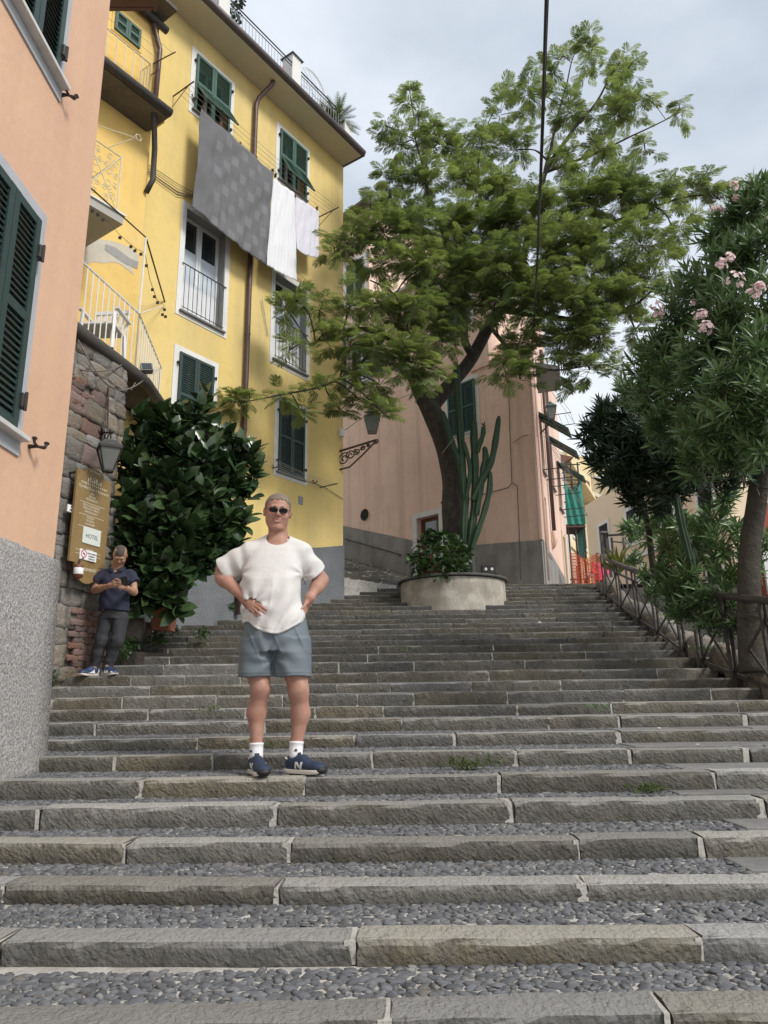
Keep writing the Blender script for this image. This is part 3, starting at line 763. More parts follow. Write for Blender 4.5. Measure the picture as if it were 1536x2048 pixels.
# eaves: soffit, fascia and gutter
OV = 0.62
OVS = FY.hit(722, 338, -OV)[0]
mb = MB(FY.M); mb.box(-7.4, OVS, -OV, 7.3, ZW-0.002, ZW+0.10).build('soffit', M_SOFFIT, yh)
z_g = ZW+0.10
mb = MB(FY.M); mb.tube([(-7.4, -OV-0.04, z_g), (OVS+0.06, -OV-0.04, z_g)], 0.085, 10); mb.box(-7.4, OVS+0.05, -OV-0.05, -OV+0.05, z_g+0.02, z_g+0.10); mb.tube([(OVS+0.05, -OV-0.04, z_g), (OVS+0.05, 7.3, z_g)], 0.085, 10)
mb.build('gutter', M_GUTTER, yh, smooth=True)
MB(FY.M).box(-7.4, OVS, -OV, 7.2, ZW+0.102, ZW+0.16).build('roof', M_GUTTER, yh)
ZR = ZW+0.16
for o_, fl in ((A_, 30), (B_, 27)):
    w = window(FY, yh, o_, band=0.12, depth=0.24); mid = (o_[0]+o_[1])/2
    for a, b in ((o_[0], mid-0.003), (mid+0.003, o_[1])): shutter_leaf(FY, yh, a, b, o_[2], o_[3], M_SHUT_GR, stile=0.06, split=0.50, flap=fl, pitch=0.045)
    pintles(FY, yh, o_[0], o_[1], o_[2], o_[3])
for o_ in (E_, F_):
    w = window(FY, yh, o_, band=0.12, depth=0.24); mid = (o_[0]+o_[1])/2
    for a, b in ((o_[0], mid-0.003), (mid+0.003, o_[1])): shutter_leaf(FY, yh, a, b, o_[2], o_[3], M_SHUT_DK, stile=0.055, split=0.5, pitch=0.045)
    pintles(FY, yh, o_[0], o_[1], o_[2], o_[3])
for o_ in (C_, D_):                                 # french windows
    a, b, c, e = o_
    w = window(FY, yh, o_, band=0.12, dark=False, depth=0.24, name='french_window')
    MB(FY.M).box(a+0.002, a+0.012, 0.004, 0.225, c, e).build('reveal', M_REVEAL, w); MB(FY.M).box(b-0.012, b-0.002, 0.004, 0.225, c, e).build('reveal', M_REVEAL, w)
    MB(FY.M).box(a+0.012, b-0.012, 0.004, 0.225, e-0.012, e-0.002).build('reveal', M_REVEAL, w)
    MB(FY.M).box(a, b, 0.25, 0.258, c, e).build('pane', M_GLASS, w)
    mid = (a+b)/2; pan = c + 0.78; fr_ = MB(FY.M); fw = 0.055
    for x0, x1 in ((a+0.012, mid-0.004), (mid+0.004, b-0.012)):
        fr_.box(x0, x0+fw, 0.19, 0.235, c, e-0.02); fr_.box(x1-fw, x1, 0.19, 0.235, c, e-0.02)
        fr_.box(x0+fw, x1-fw, 0.192, 0.235, e-0.02-fw, e-0.02); fr_.box(x0+fw, x1-fw, 0.192, 0.235, c, pan); 
        MB(FY.M).box(x0+fw, x1-fw, 0.215, 0.22, pan, pan+0.72).build('curtain', M_SHEER, w)
        MB(FY.M).box(x0+fw, x1-fw, 0.208, 0.212, pan, e-0.02-fw).build('glass', M_GLASSC if False else M_GLASS, w).hide_render = True
    fr_.build('frame', M_PVC, w)
    rl = MB(FY.M); zr = c+0.98
    rail_bars(rl, (a+0.03, -0.035, 0), (b-0.03, -0.035, 0), 9, c+0.03, zr, 0.007)
    rl.tube([(a-0.04, -0.035, zr), (b+0.04, -0.035, zr)], 0.012, 6); rl.tube([(a-0.0, -0.035, c+0.07), (b, -0.035, c+0.07)], 0.008, 6)
    rl.build('window_guard', M_IRON, yh)
for o in [o for o in bpy.data.objects if o.name.startswith('glass') and o.hide_render]: bpy.data.objects.remove(o)
# rain pipe
def pipe(parent, pts, r, m, name='rain_pipe', seg=10, **kw):
    return MB().tube(pts, r, seg).build(name, m, parent, smooth=True, **kw)
sp, _ = FY.hit(496, 500)
zt_, zb_ = ZW, EYE+1.6
pts = [FY.P(sp+0.18, ZW+0.02, -0.42), FY.P(sp+0.16, ZW-0.10, -0.40), FY.P(sp+0.03, ZW-0.42, -0.14), FY.P(sp, ZW-0.60, -0.085), FY.P(sp, EYE+4, -0.085), FY.P(sp, EYE+1.55, -0.10)]
rp = thing('rain_pipe', 'long brown rain pipe running down the yellow house between its two window columns', 'pipe', FY.P(sp, EYE+1.6))
pipe(rp, pts, 0.052, M_COPPER, 'pipe')
mb = MB()
for z in (EYE+11.5, EYE+9.4, EYE+7.3, EYE+5.2, EYE+3.3): 
    p = FY.P(sp, z, -0.085); mb.tube([p, p+Vector((0,0,0.05))], 0.058, 10); q = FY.P(sp, z+0.02, 0.0); mb.bar(p+Vector((0,0,0.02)), q, 0.02, 0.02)
mb.build('bracket', M_COPPER, rp)
# small square vent, white junction box, cable ends
s_, z_ = FY.hit(601, 1001)
MB(FY.M).box(s_-0.07, s_+0.07, -0.012, 0.01, z_-0.09, z_+0.09).build('vent_grille', M_REVEAL, yh)
s_, z_ = FY.hit(681, 868)
jb = MB(FY.M).bevbox(s_-0.09, s_+0.03, -0.11, 0.0, z_-0.09, z_+0.10, 0.012).build('junction_box', M_WHITEP, None, label='white electric junction box on the yellow wall corner above the iron bracket', cat='junction box')
# terrace on the roof: railing, white piers, plants
TY = -OV+0.10
tr = thing('terrace_railing', 'thin grey iron railing along the flat roof of the yellow house', 'railing', FY.P(-3, ZR, TY))
rl = MB(FY.M); zt2 = ZR+0.72
n = 58
for i in range(n+1):
    s = -6.6 + (6.6-0.75)*i/n
    rl.tube([(s, TY, ZR), (s, TY, zt2-0.08)], 0.007, 4)
rl.build('balusters', M_STEELLT, tr)
MB(FY.M).tube([(-6.6, TY, zt2), (-0.75, TY, zt2)], 0.016, 6).build('top_rail', M_IRON, tr)
MB(FY.M).tube([(-6.6, TY, zt2-0.10), (-0.75, TY, zt2-0.10)], 0.011, 6).build('lower_rail', M_IRON, tr)
for s0_, s1_, hh, lab in ((-4.86, -4.56, 0.98, 'white roof pier with a dark slate cap beside the leafy potted shrub'), (-2.60, -2.30, 0.98, 'white roof pier with a slate cap beside the wire circle ornament'), (-0.62, -0.34, 0.62, 'low white roof pier beside the cycad at the roof corner')):
    pt = thing('roof_pier', lab, 'pier', FY.P(s0_, ZR, TY), 'white piers of the roof terrace')
    MB(FY.M).box(s0_, s1_, TY-0.02, TY+0.3, ZR, ZR+hh).build('pier', M_WHITETRIM, pt)
    if hh > 0.8: MB(FY.M).add([(s0_-.05,TY-.07,ZR+hh),(s1_+.05,TY-.07,ZR+hh),(s1_+.05,TY+.35,ZR+hh),(s0_-.05,TY+.35,ZR+hh),((s0_+s1_)/2,TY+.14,ZR+hh+.14)], [(0,1,2,3),(0,1,4),(1,2,4),(2,3,4),(3,0,4)]).build('cap', M_SLATE, pt)
# wire circle ornament
p0 = FY.P(-1.72, ZR+0.72, TY+0.12)
orn = thing('wire_wheel_ornament', 'round white wire ornament standing behind the terrace railing', 'ornament', p0)
def ring(mb, c, r, ax, ay, tr_, n=36, seg=5, a0=0, a1=2*math.pi):
    pts = [c + ax*math.cos(a0+(a1-a0)*i/n)*r + ay*math.sin(a0+(a1-a0)*i/n)*r for i in range(n if a1-a0 > 6.28 else n+1)]
    mb.tube(pts, tr_, seg, closed=(a1-a0 > 6.28)); return mb
mb = MB(); Z = Vector((0,0,1))
ring(mb, p0, 0.52, FY.u, Z, 0.010); ring(mb, p0, 0.47, FY.u, Z, 0.006); ring(mb, p0+FY.u*0.12, 0.15, FY.u, Z, 0.010)
for i in range(16):
    a = i*math.pi/8; mb.tube([p0+FY.u*0.12+(FY.u*math.cos(a)+Z*math.sin(a))*0.15, p0+(FY.u*math.cos(a)+Z*math.sin(a))*0.51], 0.005, 4)
mb.build('wire', M_WHITEP, orn)
p1 = FY.P(-2.95, ZR+0.12, TY-0.03)
o = MB().lathe([(0.0, -0.09), (0.07, -0.07), (0.09, 0.0), (0.06, 0.07), (0.03, 0.09), (0.012, 0.12), (0.0, 0.2)], 12, p1).build('buoy', mat('red_plastic', (0.62, 0.08, 0.05), 0.5), None, True, label='small red float hanging on the roof terrace railing', cat='float')

# ---- laundry lines and laundry
LS = thing('washing_line', 'long washing lines across the top floor of the yellow house', 'washing line', FY.P(-3, EYE+11.6))
b1 = FY.hit(346, 193); b2 = FY.hit(638, 434)
zl = EYE + 11.3
zl1, zl2 = b1[1], b2[1]
mb = MB(FY.M)
for s, z in ((b1[0], zl1), (b2[0], zl2)):
    mb.bar((s, 0, z), (s, -0.62, z), 0.02, 0.02); mb.bar((s, 0, z-0.25), (s, -0.45, z-0.01), 0.01, 0.01)
mb.build('bracket', M_RUSTIRON, LS)
def line_pt(t, off, sag=0.10):
    z = zl1 + (zl2-zl1)*t - sag*4*t*(1-t); return (b1[0] + (b2[0]-b1[0])*t, off, z)
for off in (-0.16, -0.28, -0.40, -0.50, -0.60):
    MB(FY.M).tube([line_pt(i/14, off) for i in range(15)], 0.0045, 4).build('line', M_ROPE, LS)
def cloth(name, tl, tr_, bl, br, off, m, lab, cat_, seed, amp=0.035, nfold=7, sag_t=0.0, sag_b=0.12, nu=60, nv=44, group=None):
    P = [FY.hit(*tl, off), FY.hit(*tr_, off), FY.hit(*bl, off), FY.hit(*br, off)]
    r = random.Random(seed); ph = [r.uniform(0, 6) for _ in range(6)]; V = []; F = []
    for j in range(nv+1):
        v = j/nv
        for i in range(nu+1):
            u = i/nu
            s = (P[0][0]*(1-u)+P[1][0]*u)*(1-v) + (P[2][0]*(1-u)+P[3][0]*u)*v
            z = (P[0][1]*(1-u)+P[1][1]*u)*(1-v) + (P[2][1]*(1-u)+P[3][1]*u)*v
            z -= 4*u*(1-u)*(sag_t*(1-v) + sag_b*v)
            env = 0.25 + 0.75*v
            w = amp*env*(math.sin(u*nfold*6.28 + ph[0] + 1.2*math.sin(v*3+ph[1])) * (0.5+0.5*math.sin(u*5+ph[2])) + 0.25*math.sin(u*nfold*2.3*6.28+ph[3]+v*6))
            sc_ = 1.0 if seed == 3 else 0.35
            w += sc_*(0.06*mnoise.noise(Vector((u*4+v*1.5, v*3, seed))) + 0.022*mnoise.noise(Vector((u*12+v*6, v*5-u*4, seed)))) + 0.05*math.sin(v*2.2)*0.5
            x = s + 0.006*math.cos(u*nfold*6.28+ph[0])*env
            V.append((x, off + w - 0.02, z + 0.004*math.sin(u*40)*v))
    for j in range(nv):
        for i in range(nu): a = j*(nu+1)+i; F.append((a, a+nu+1, a+nu+2, a+1))
    mb = MB(FY.M).add(V, F); me = mb.mesh(name, m, True)
    uv = me.uv_layers.new(name='uv')
    for p in me.polygons:
        for li, vi in zip(p.loop_indices, p.vertices): uv.data[li].uv = ((vi % (nu+1))/nu, 1-(vi//(nu+1))/nv)
    o = bpy.data.objects.new(name, me); link(o); set_props(o, lab, cat_, group)
    md = o.modifiers.new('thick', 'SOLIDIFY'); md.thickness = 0.003
    return o
# grey cloth with woven paler squares
M_SHEET = mat('grey_sheet_cloth', (0.135,0.135,0.14), 0.85, (0.11,0.11,0.115), nscale=1.2, bump=(300, 0.2, 0.002, 2))
def squares(m, nu_, nv_, amt, base_sock_name='Base Color'):
    nt = m.node_tree; N = nt.nodes; L = nt.links; bs = N['Principled BSDF']; src = bs.inputs['Base Color'].links[0].from_socket
    tc = N.new('ShaderNodeTexCoord'); sp_ = N.new('ShaderNodeSeparateXYZ'); L.new(tc.outputs['UV'], sp_.inputs[0])
    def mth(op, a, b=None):
        x = N.new('ShaderNodeMath'); x.operation = op
        for i, v in ((0, a), (1, b)):
            if v is None: continue
            if isinstance(v, (int, float)): x.inputs[i].default_value = v
            else: L.new(v, x.inputs[i])
        return x.outputs[0]
    v = mth('MULTIPLY', sp_.outputs[1], nv_); fv = mth('FRACT', v); row = mth('MODULO', mth('FLOOR', v), 2)
    u = mth('ADD', mth('MULTIPLY', sp_.outputs[0], nu_), mth('MULTIPLY', row, 0.5)); fu = mth('FRACT', u)
    k = mth('MULTIPLY', mth('LESS_THAN', fu, 0.36), mth('LESS_THAN', fv, 0.72))
    k = mth('MULTIPLY', k, mth('GREATER_THAN', sp_.outputs[0], 0.2))
    mx = N.new('ShaderNodeMixRGB'); L.new(mth('MULTIPLY', k, amt), mx.inputs['Fac']); L.new(src, mx.inputs['Color1']); mx.inputs['Color2'].default_value = (0.33, 0.33, 0.34, 1)
    L.new(mx.outputs[0], bs.inputs['Base Color'])
squares(M_SHEET, 4.6, 8.0, 0.19)
M_WHITECLOTH = mat('white_cotton', (0.72,0.72,0.735), 0.85, (0.68,0.68,0.70), nscale=3)
M_WHITECLOTH2 = mat('lilac_white_cotton', (0.65,0.635,0.70), 0.85, (0.61,0.595,0.66), nscale=3)
cloth('hanging_sheet', (402, 217), (547, 346), (389, 412), (535, 530), -0.42, M_SHEET, 'big grey sheet with paler woven squares hung on the washing line', 'laundry', 3, amp=0.030, nfold=5, sag_b=0.10, sag_t=0.03)
cloth('hanging_sheet', (546, 358), (590, 389), (535, 530), (596, 563), -0.38, M_WHITECLOTH, 'long white sheet on the washing line beside the grey sheet', 'laundry', 4, amp=0.028, nfold=4, sag_b=0.03)
cloth('hanging_towel', (591, 394), (637, 424), (593, 498), (638, 515), -0.36, M_WHITECLOTH2, 'short lilac white towel at the right end of the washing line', 'laundry', 5, amp=0.018, nfold=4, sag_b=0.06)
for px, py in ((405, 216), (440, 250), (480, 290), (512, 318), (545, 343), (551, 352), (590, 392), (634, 418)):
    s_, z_ = FY.hit(px, py, -0.40)
    MB(FY.M).box(s_-0.012, s_+0.012, -0.43, -0.37, z_-0.03, z_+0.06).build('clothes_peg', M_IRON if px % 2 else M_WOODR, LS)
# lower lines near the ground floor window
LS2 = thing('washing_line', 'washing lines stretched below the lower shuttered window of the yellow house', 'washing line', FY.P(-2, EYE+4.5))
q1 = FY.hit(640, 975); mb = MB(FY.M); za = q1[1]
mb.bar((q1[0], 0, za), (q1[0], -0.5, za), 0.02, 0.02)
mb.bar((-3.6, 0, za+0.10), (-3.6, -0.5, za+0.10), 0.02, 0.02); mb.build('bracket', M_RUSTIRON, LS2)
for off in (-0.14, -0.23, -0.32, -0.41, -0.48):
    MB(FY.M).tube([(-3.6, off, za+0.10), (-1.9, off, za-0.03), (q1[0], off, za)], 0.004, 4).build('line', M_ROPE, LS2)
for px, py in ((545, 936), (625, 966), (384, 198)):
    s_, z_ = FY.hit(px, py); iron_catch(FY, yh, s_, z_, 0.8, M_RUSTIRON)
# cables on the wall
def wcable(fr, parent, pts, r, m, off=-0.03, name='cable', **kw):
    P = [fr.P(*fr.hit(px, py, off)[:2], off) for px, py in pts]
    return MB().tube(P, r, 5).build(name, m, parent, **kw)
CB = thing('wall_cables', 'dark cables strung along the yellow wall below the top floor', 'cable', FY.P(-5, EYE+10))
for dy, sg in ((0, 10), (4, 14), (8, 18), (-8, 6)):
    wcable(FY, CB, [(292, 335+dy), (325, 352+dy+sg*0.5), (355, 372+dy+sg*0.6), (392, 392+dy*0.5), (470, 460), (540, 516+dy), (600, 556+dy), (686, 640+dy)], 0.012 if dy == 4 else 0.007, M_WIRE)
wcable(FY, CB, [(616, 962), (650, 975), (686, 998)], 0.008, M_WIRE)
pole = MB(FY.M); a = FY.hit(521, 600); b = FY.hit(534, 672); pole.tube([(a[0], -0.05, a[1]), (b[0], -0.03, b[1])], 0.010, 6)
pole.build('iron_rod', M_ROPE, None, label='thin pale iron rod fixed slantwise on the yellow wall beside the pipe', cat='rod')

# ---- wrought iron lamp bracket on the corner, lantern hanging in front of the pink wall
def scroll(c, r0, turns, ax, ay, a0=0, n=26, sgn=1):
    return [c + (ax*math.cos(a0+sgn*turns*2*math.pi*i/n) + ay*math.sin(a0+sgn*turns*2*math.pi*i/n)) * r0*(1-0.78*i/n) for i in range(n+1)]
LB = thing('street_lantern_bracket', 'ornate scrolled iron lantern bracket on the corner of the yellow house', 'lamp bracket', FY.P(0, EYE+4.9))
wb0 = at(676, 905, 16.2); tip = at(752, 880, 16.2); low = at(676, 945, 16.2)
dirx = (tip-wb0); dirx.normalize(); up_ = Z
Lb = (tip-wb0).length
mb = MB(); mb.bar(wb0+Z*0.28, low-Z*0.08, 0.04, 0.03); mb.tube([wb0+Z*0.02, tip], 0.026, 6)
mb.tube([low+Z*0.06, low+dirx*Lb*0.3+Z*0.04, low+dirx*Lb*0.62+Z*0.22, tip-Z*0.03], 0.022, 6)
for t, r, a0, sg in ((0.16, 0.15, 1.0, 1), (0.33, 0.12, 3.5, -1), (0.5, 0.085, 2.0, 1), (0.66, 0.06, 4.0, -1), (0.8, 0.045, 1.5, 1)):
    c = wb0 + dirx*Lb*t - Z*(0.22*(1-t)+0.02); mb.tube(scroll(c, r, 1.6, dirx, Z, a0, sgn=sg), 0.017, 5)
mb.tube(scroll(tip-Z*0.05, 0.06, 1.3, dirx, Z, 1.5, sgn=-1), 0.016, 5)
mb.build('ironwork', M_RUSTIRON, LB, smooth=True)
def lantern(name, lab, top, H, R, mm=None, glassm=None, group=None):
    """four-sided lantern hanging from point top"""
    t = thing(name, lab, 'lantern', top); mm = mm or M_IRON
    mb = MB(); z0 = top.z - H; cx, cy = top.x, top.y
    rt, rb = R, R*0.55; zt_, zb_ = top.z - H*0.32, z0 + H*0.04
    def sq(r, z): return [Vector((cx+r*a, cy+r*b, z)) for a, b in ((-1,-1),(1,-1),(1,1),(-1,1))]
    T, B = sq(rt, zt_), sq(rb, zb_)
    for i in range(4):
        mb.bar(T[i], B[i], 0.014, 0.014); mb.bar(T[i], T[(i+1) % 4], 0.03, 0.025); mb.bar(B[i], B[(i+1) % 4], 0.02, 0.02)
    mb.lathe([(0.0, zb_-0.05-top.z), (0.02, zb_-0.04-top.z), (0.012, zb_-0.01-top.z)], 8, top)
    mb.build('frame', mm, t)
    r = MB(); a = sq(rt*1.08, zt_+0.012); b = sq(rt*0.38, zt_+H*0.20)
    r.add(a+b, [(0,1,5,4),(1,2,6,5),(2,3,7,6),(3,0,4,7),(0,3,2,1)])
    r.lathe([(rt*0.40, zt_+H*0.20-top.z), (rt*0.34, zt_+H*0.27-top.z), (0.02, -0.02), (0.012, 0.0)], 10, top).build('roof', mm, t)
    g = MB(); a = sq(rt*0.96, zt_-0.004); b = sq(rb*0.96, zb_+0.004); g.add(a+b, [(0,1,5,4),(1,2,6,5),(2,3,7,6),(3,0,4,7)])
    g.build('glass', glassm or M_LGLASS, t)
    MB().lathe([(0.0, -H*0.42), (0.03, -H*0.45), (0.045, -H*0.55), (0.03, -H*0.66), (0.0, -H*0.68)], 10, top).build('bulb', M_WHITEP, t, True)
    return t
M_LGLASS = mat('lantern_glass', (0.26,0.275,0.26), 0.3, (0.20,0.21,0.20), nscale=6, trans=0.4)
lantern('lantern', 'grey street lantern hanging in front of the pink wall among the leaves', at(744, 822, 17.6), 0.62, 0.19, mat('aged_zinc', (0.20,0.22,0.20), 0.6, (0.13,0.15,0.135), nscale=8))
wcable(FY, CB, [(687, 858), (687, 856)], 0.005, M_WIRE)
MB().tube([at(687, 862, 17.0), at(744, 822, 17.6), at(860, 770, 18.5)], 0.008, 5).build('cable', M_WIRE, None, label='thin cable carrying the lantern in front of the pink wall', cat='cable')
# ================================================================== LEFT YELLOW BLOCK WITH BALCONIES
OFB = -0.25
FB = Frame(FY.P(0, 0, OFB).x, FY.P(0, 0, OFB).y, 35)
sE, _ = FB.hit(289, 430)
yb = thing('balcony_house', 'narrow ochre yellow house with stacked balconies beside the peach house', 'house', FB.P(sE, EYE+4))
_, zTopB = FB.hit(300, 30)
SH = FB.hit(230, 25); SH2 = FB.hit(279, 101)
W5 = (SH[0], SH2[0]-0.02, SH2[1], SH[1]+0.05)
wall_mesh(FB, sE-4.5, sE, EYE+1.2, zTopB, [W5], M_YELLOW2).build('wall', M_YELLOW2, yb)
MB(FB.M).add([(sE,0,EYE+1.2),(sE,0.26,EYE+1.2),(sE,0.26,zTopB),(sE,0,zTopB)], [(0,1,2,3)]).build('end_wall', M_YELLOW2, yb)
mid = (W5[0]+W5[1])/2
for a, b in ((W5[0], mid-0.003), (mid+0.003, W5[1])): shutter_leaf(FB, yb, a, b, W5[2], W5[3], M_SHUT_GR, stile=0.05, split=0.5, pitch=0.045)
window(FB, yb, W5, band=0.05, bandm=M_YELLOW2, sill=None)
# bare plaster patch under the middle balcony
def patch(pxs, off, m, name):
    P = [FB.hit(*p) for p in pxs]
    MB(FB.M).add([(p[0], off, p[1]) for p in P], [list(range(len(P)))]).build(name, m, yb)
M_PATCH = mat('bare_plaster', (0.55,0.50,0.40), 0.95, (0.47,0.43,0.35), nscale=5, bump=(30, 0.5, 0.008, 5))
M_PATCH2 = mat('grey_plaster', (0.33,0.32,0.30), 0.95, (0.27,0.26,0.245), nscale=5)
patch([(166,485),(181,480),(200,478),(232,484),(262,496),(278,512),(276,530),(262,528),(268,550),(256,540),(240,528),(225,524),(205,527),(188,524),(166,530)], -0.004, M_PATCH, 'plaster_patch')
patch([(210,488),(232,496),(258,516),(277,524),(274,538),(250,528),(226,512),(209,500)], -0.008, M_PATCH2, 'plaster_patch')
# roof edge, gutter and rain pipe at the top
ge = thing('roof_gutter', 'dark roof gutter end with brown downpipe at the top of the ochre house', 'gutter', FB.P(sE, zTopB))
zj = FB.hit(300, 34)[1]
g0 = atz(334, 62, zTopB-0.15); dirg = (FB.u)
MB().tube([g0, g0 - FB.u*3.0], 0.075, 10).build('gutter', M_DKGUTTER, ge, True)
MB(FB.M).box(sE-4.5, sE+0.02, -0.5, 0.3, zTopB-0.02, zTopB+0.06).build('eave_board', M_DSOFFIT, ge)
gp = atz(308, 52, zTopB-0.25)
j1 = FB.hit(290, 262); zS1 = j1[1]; c1 = atz(340, 235, zS1)
pipe(ge, [gp+Z*0.12, gp, FB.P(sE-0.02, zTopB-0.7, -0.10), FB.P(sE-0.04, zS1+0.15, -0.10)], 0.05, M_COPPER, 'downpipe')
# balcony 1: gutter edged slab with cream railing
bal1 = thing('top_balcony', 'uppermost balcony of the ochre house with cream railing and dark gutter edge', 'balcony', c1)
sC1 = (c1 - FB.O).dot(FB.u); oC1 = (c1 - FB.O).dot(FB.n)
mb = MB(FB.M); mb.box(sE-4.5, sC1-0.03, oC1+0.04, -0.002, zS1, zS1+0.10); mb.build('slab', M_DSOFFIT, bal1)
mb = MB(FB.M); mb.tube([(sE-4.5, oC1, zS1+0.09), (sC1, oC1, zS1+0.09)], 0.085, 10); mb.tube([(sC1-0.02, oC1, zS1+0.09), (sC1-0.02, 0.0, zS1+0.09)], 0.06, 8); mb.build('gutter', M_DKGUTTER, bal1, True)
mb = MB(FB.M); mb.box(sE-4.5, sE+0.02, oC1+0.25, 0, zS1+0.10, zS1+0.2); mb.build('floor', M_YELLOW2, bal1)
rt = FB.hit(301, 128, oC1+0.35); zr1 = rt[1]; sR = rt[0]; zb1 = FB.hit(302, 200, oC1+0.35)[1]
mb = MB(FB.M); oR = oC1+0.35
rail_bars(mb, (sR-2.6, oR, 0), (sR, oR, 0), 15, zb1, zr1, 0.012); rail_bars(mb, (sR, oR, 0), (sR, -0.02, 0), 3, zb1, zr1, 0.012); mb.build('balusters', M_CREAMP, bal1)
mb = MB(FB.M); mb.tube([(sR-2.6, oR, zr1), (sR, oR, zr1), (sR, 0, zr1)], 0.016, 6); mb.tube([(sR-2.6, oR, zb1), (sR, oR, zb1), (sR, 0, zb1)], 0.012, 6); mb.build('handrail', M_CREAMP, bal1)
p_ = FB.hit(305, 215, -0.12)
pipe(yb, [atz(308, 225, zS1+0.02), FB.P(sE+0.02, zS1-0.35, -0.12), FB.P(sE+0.03, zS1-1.0, -0.12), FB.P(sE-0.02, zS1-1.25, -0.03)], 0.05, M_DKGUTTER, 'overflow_pipe')
# clothes rods on balcony 1
rod = thing('clothes_rod', 'iron clothes rods and lines reaching out from the uppermost balcony', 'clothes line', FB.P(sR, zr1))
a = at(301, 130, 11.2); b = at(351, 104, 10.8)
mb = MB(); mb.tube([a, b], 0.012, 6); mb.tube([at(298, 152, 11.2), at(318, 140, 10.9)], 0.010, 6)
mb.build('rod', M_RUSTIRON, rod)
for t in (0.35, 0.62, 0.9):
    p = a.lerp(b, t); MB().tube([p, p - FB.u*4.0 + Z*0.0], 0.004, 4).build('line', M_ROPE, rod)
# balcony 2: white slab with ornate iron front
c2 = FB.hit(246, 449, -1.0)
bal2 = thing('middle_balcony', 'white balcony slab with ornate cream scrollwork railing on the ochre house', 'balcony', FB.P(*c2, -1.0))
mb = MB(FB.M); mb.box(c2[0]-3.5, c2[0], -1.0, -0.002, c2[1], c2[1]+0.14).build('slab', M_GSOFFIT, bal2)
mb = MB(FB.M); mb.box(c2[0]-3.5, c2[0]+0.02, -1.03, -0.002, c2[1]+0.142, c2[1]+0.17).build('edge', M_WHITETRIM, bal2)
zb2 = c2[1]+0.2; zr2 = zb2+0.98; oR2 = -0.96; sR2 = c2[0]-0.10
mb = MB(FB.M); Fx = Vector((1,0,0)); Fz = Vector((0,0,1))
for zz_ in (zb2, zr2): mb.tube([(sR2-2.2, oR2, zz_), (sR2, oR2, zz_), (sR2, 0, zz_)], 0.014, 6)
mb.tube([(sR2, oR2, zb2), (sR2, oR2, zr2)], 0.014, 6); mb.tube([(sR2-0.62, oR2, zb2), (sR2-0.62, oR2, zr2)], 0.009, 6); mb.tube([(sR2-1.24, oR2, zb2), (sR2-1.24, oR2, zr2)], 0.009, 6)
mb.build('handrail', M_CREAMP, bal2)
mb = MB(FB.M)
for blk in range(3):
    cx = sR2 - 0.31 - 0.62*blk; cz = (zb2+zr2)/2
    for sx in (-1, 1):
        for sz in (-1, 1):
            for (dx, dz, r, a0, tn) in ((0.12,0.12,0.09,0.5,1.5), (0.20,0.30,0.085,2.5,1.6), (0.10,0.38,0.06,4.0,1.4), (0.24,0.08,0.055,1.0,1.4), (0.06,0.22,0.05,3.0,1.4)):
                c = Vector((cx+sx*dx, oR2, cz+sz*dz)); mb.tube(scroll(c, r, tn, Fx*sx, Fz*sz, a0, n=16), 0.007, 4)
    for sx in (-1, 1): mb.tube([(cx-sx*0.30, oR2, zb2), (cx-sx*0.1, oR2, cz-0.16), (cx+sx*0.1, oR2, cz+0.16), (cx+sx*0.30, oR2, zr2)], 0.009, 5)
mb.build('scrollwork', M_CREAMP, bal2)
mb = MB(FB.M); s3 = sR2; mb.tube([(s3-0.25, oR2, zr2), (s3+0.05, oR2-0.25, zr2+0.28)], 0.008, 5); mb.tube([(s3-0.9, oR2, zr2+0.1), (s3+0.05, oR2-0.25, zr2+0.28)], 0.008, 5)
ring(mb, Vector((s3+0.09, oR2-0.27, zr2+0.30)), 0.05, Fx, Fz, 0.007, 14); mb.build('flag_holder', M_CREAMP, bal2)

# ================================================================== TERRACE ON THE OLD ARCH
zT = EYE + 4.62
T1, T2, T3 = at(140, 655, 8.55), at(290, 768, 10.2), at(330, 843, 11.5)
zT = (T2.z)
T1 = atz(140, 655, zT); T2 = atz(290, 768, zT); T3 = atz(330, 840, zT)
ter = thing('old_terrace', 'old terrace slab with black curved eave over the stone arch', 'terrace', (T2.x, T2.y, zs(10)))
back = FB.P(sE-4.0, 0, 0.2); br = FB.P(sE, 0, 0.2); yl = FY.P(sE+1.4, 0, 0.0)
ycorner = FY.P(FY.hit(332, 838)[0], 0, 0.0)
poly = [(T1.x, T1.y), (T2.x, T2.y), ((T2.x*0.4+T3.x*0.6)+0.05, T2.y*0.4+T3.y*0.6), (T3.x, T3.y), (ycorner.x, ycorner.y), (br.x, br.y), (back.x, back.y), (T1.x-3, T1.y)]
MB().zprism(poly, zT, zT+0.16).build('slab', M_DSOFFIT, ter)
edge = [Vector((T1.x-0.4, T1.y-0.9, zT+0.02)), T1+Z*0.02, T2+Z*0.02, Vector((poly[2][0], poly[2][1], zT+0.02)), T3+Z*0.02, Vector((ycorner.x, ycorner.y, zT+0.02))]
MB().tube(edge, 0.10, 8).build('eave_gutter', M_DKGUTTER, ter, True)
# front beam / corbel below the slab and side wall running back
wall_in = []
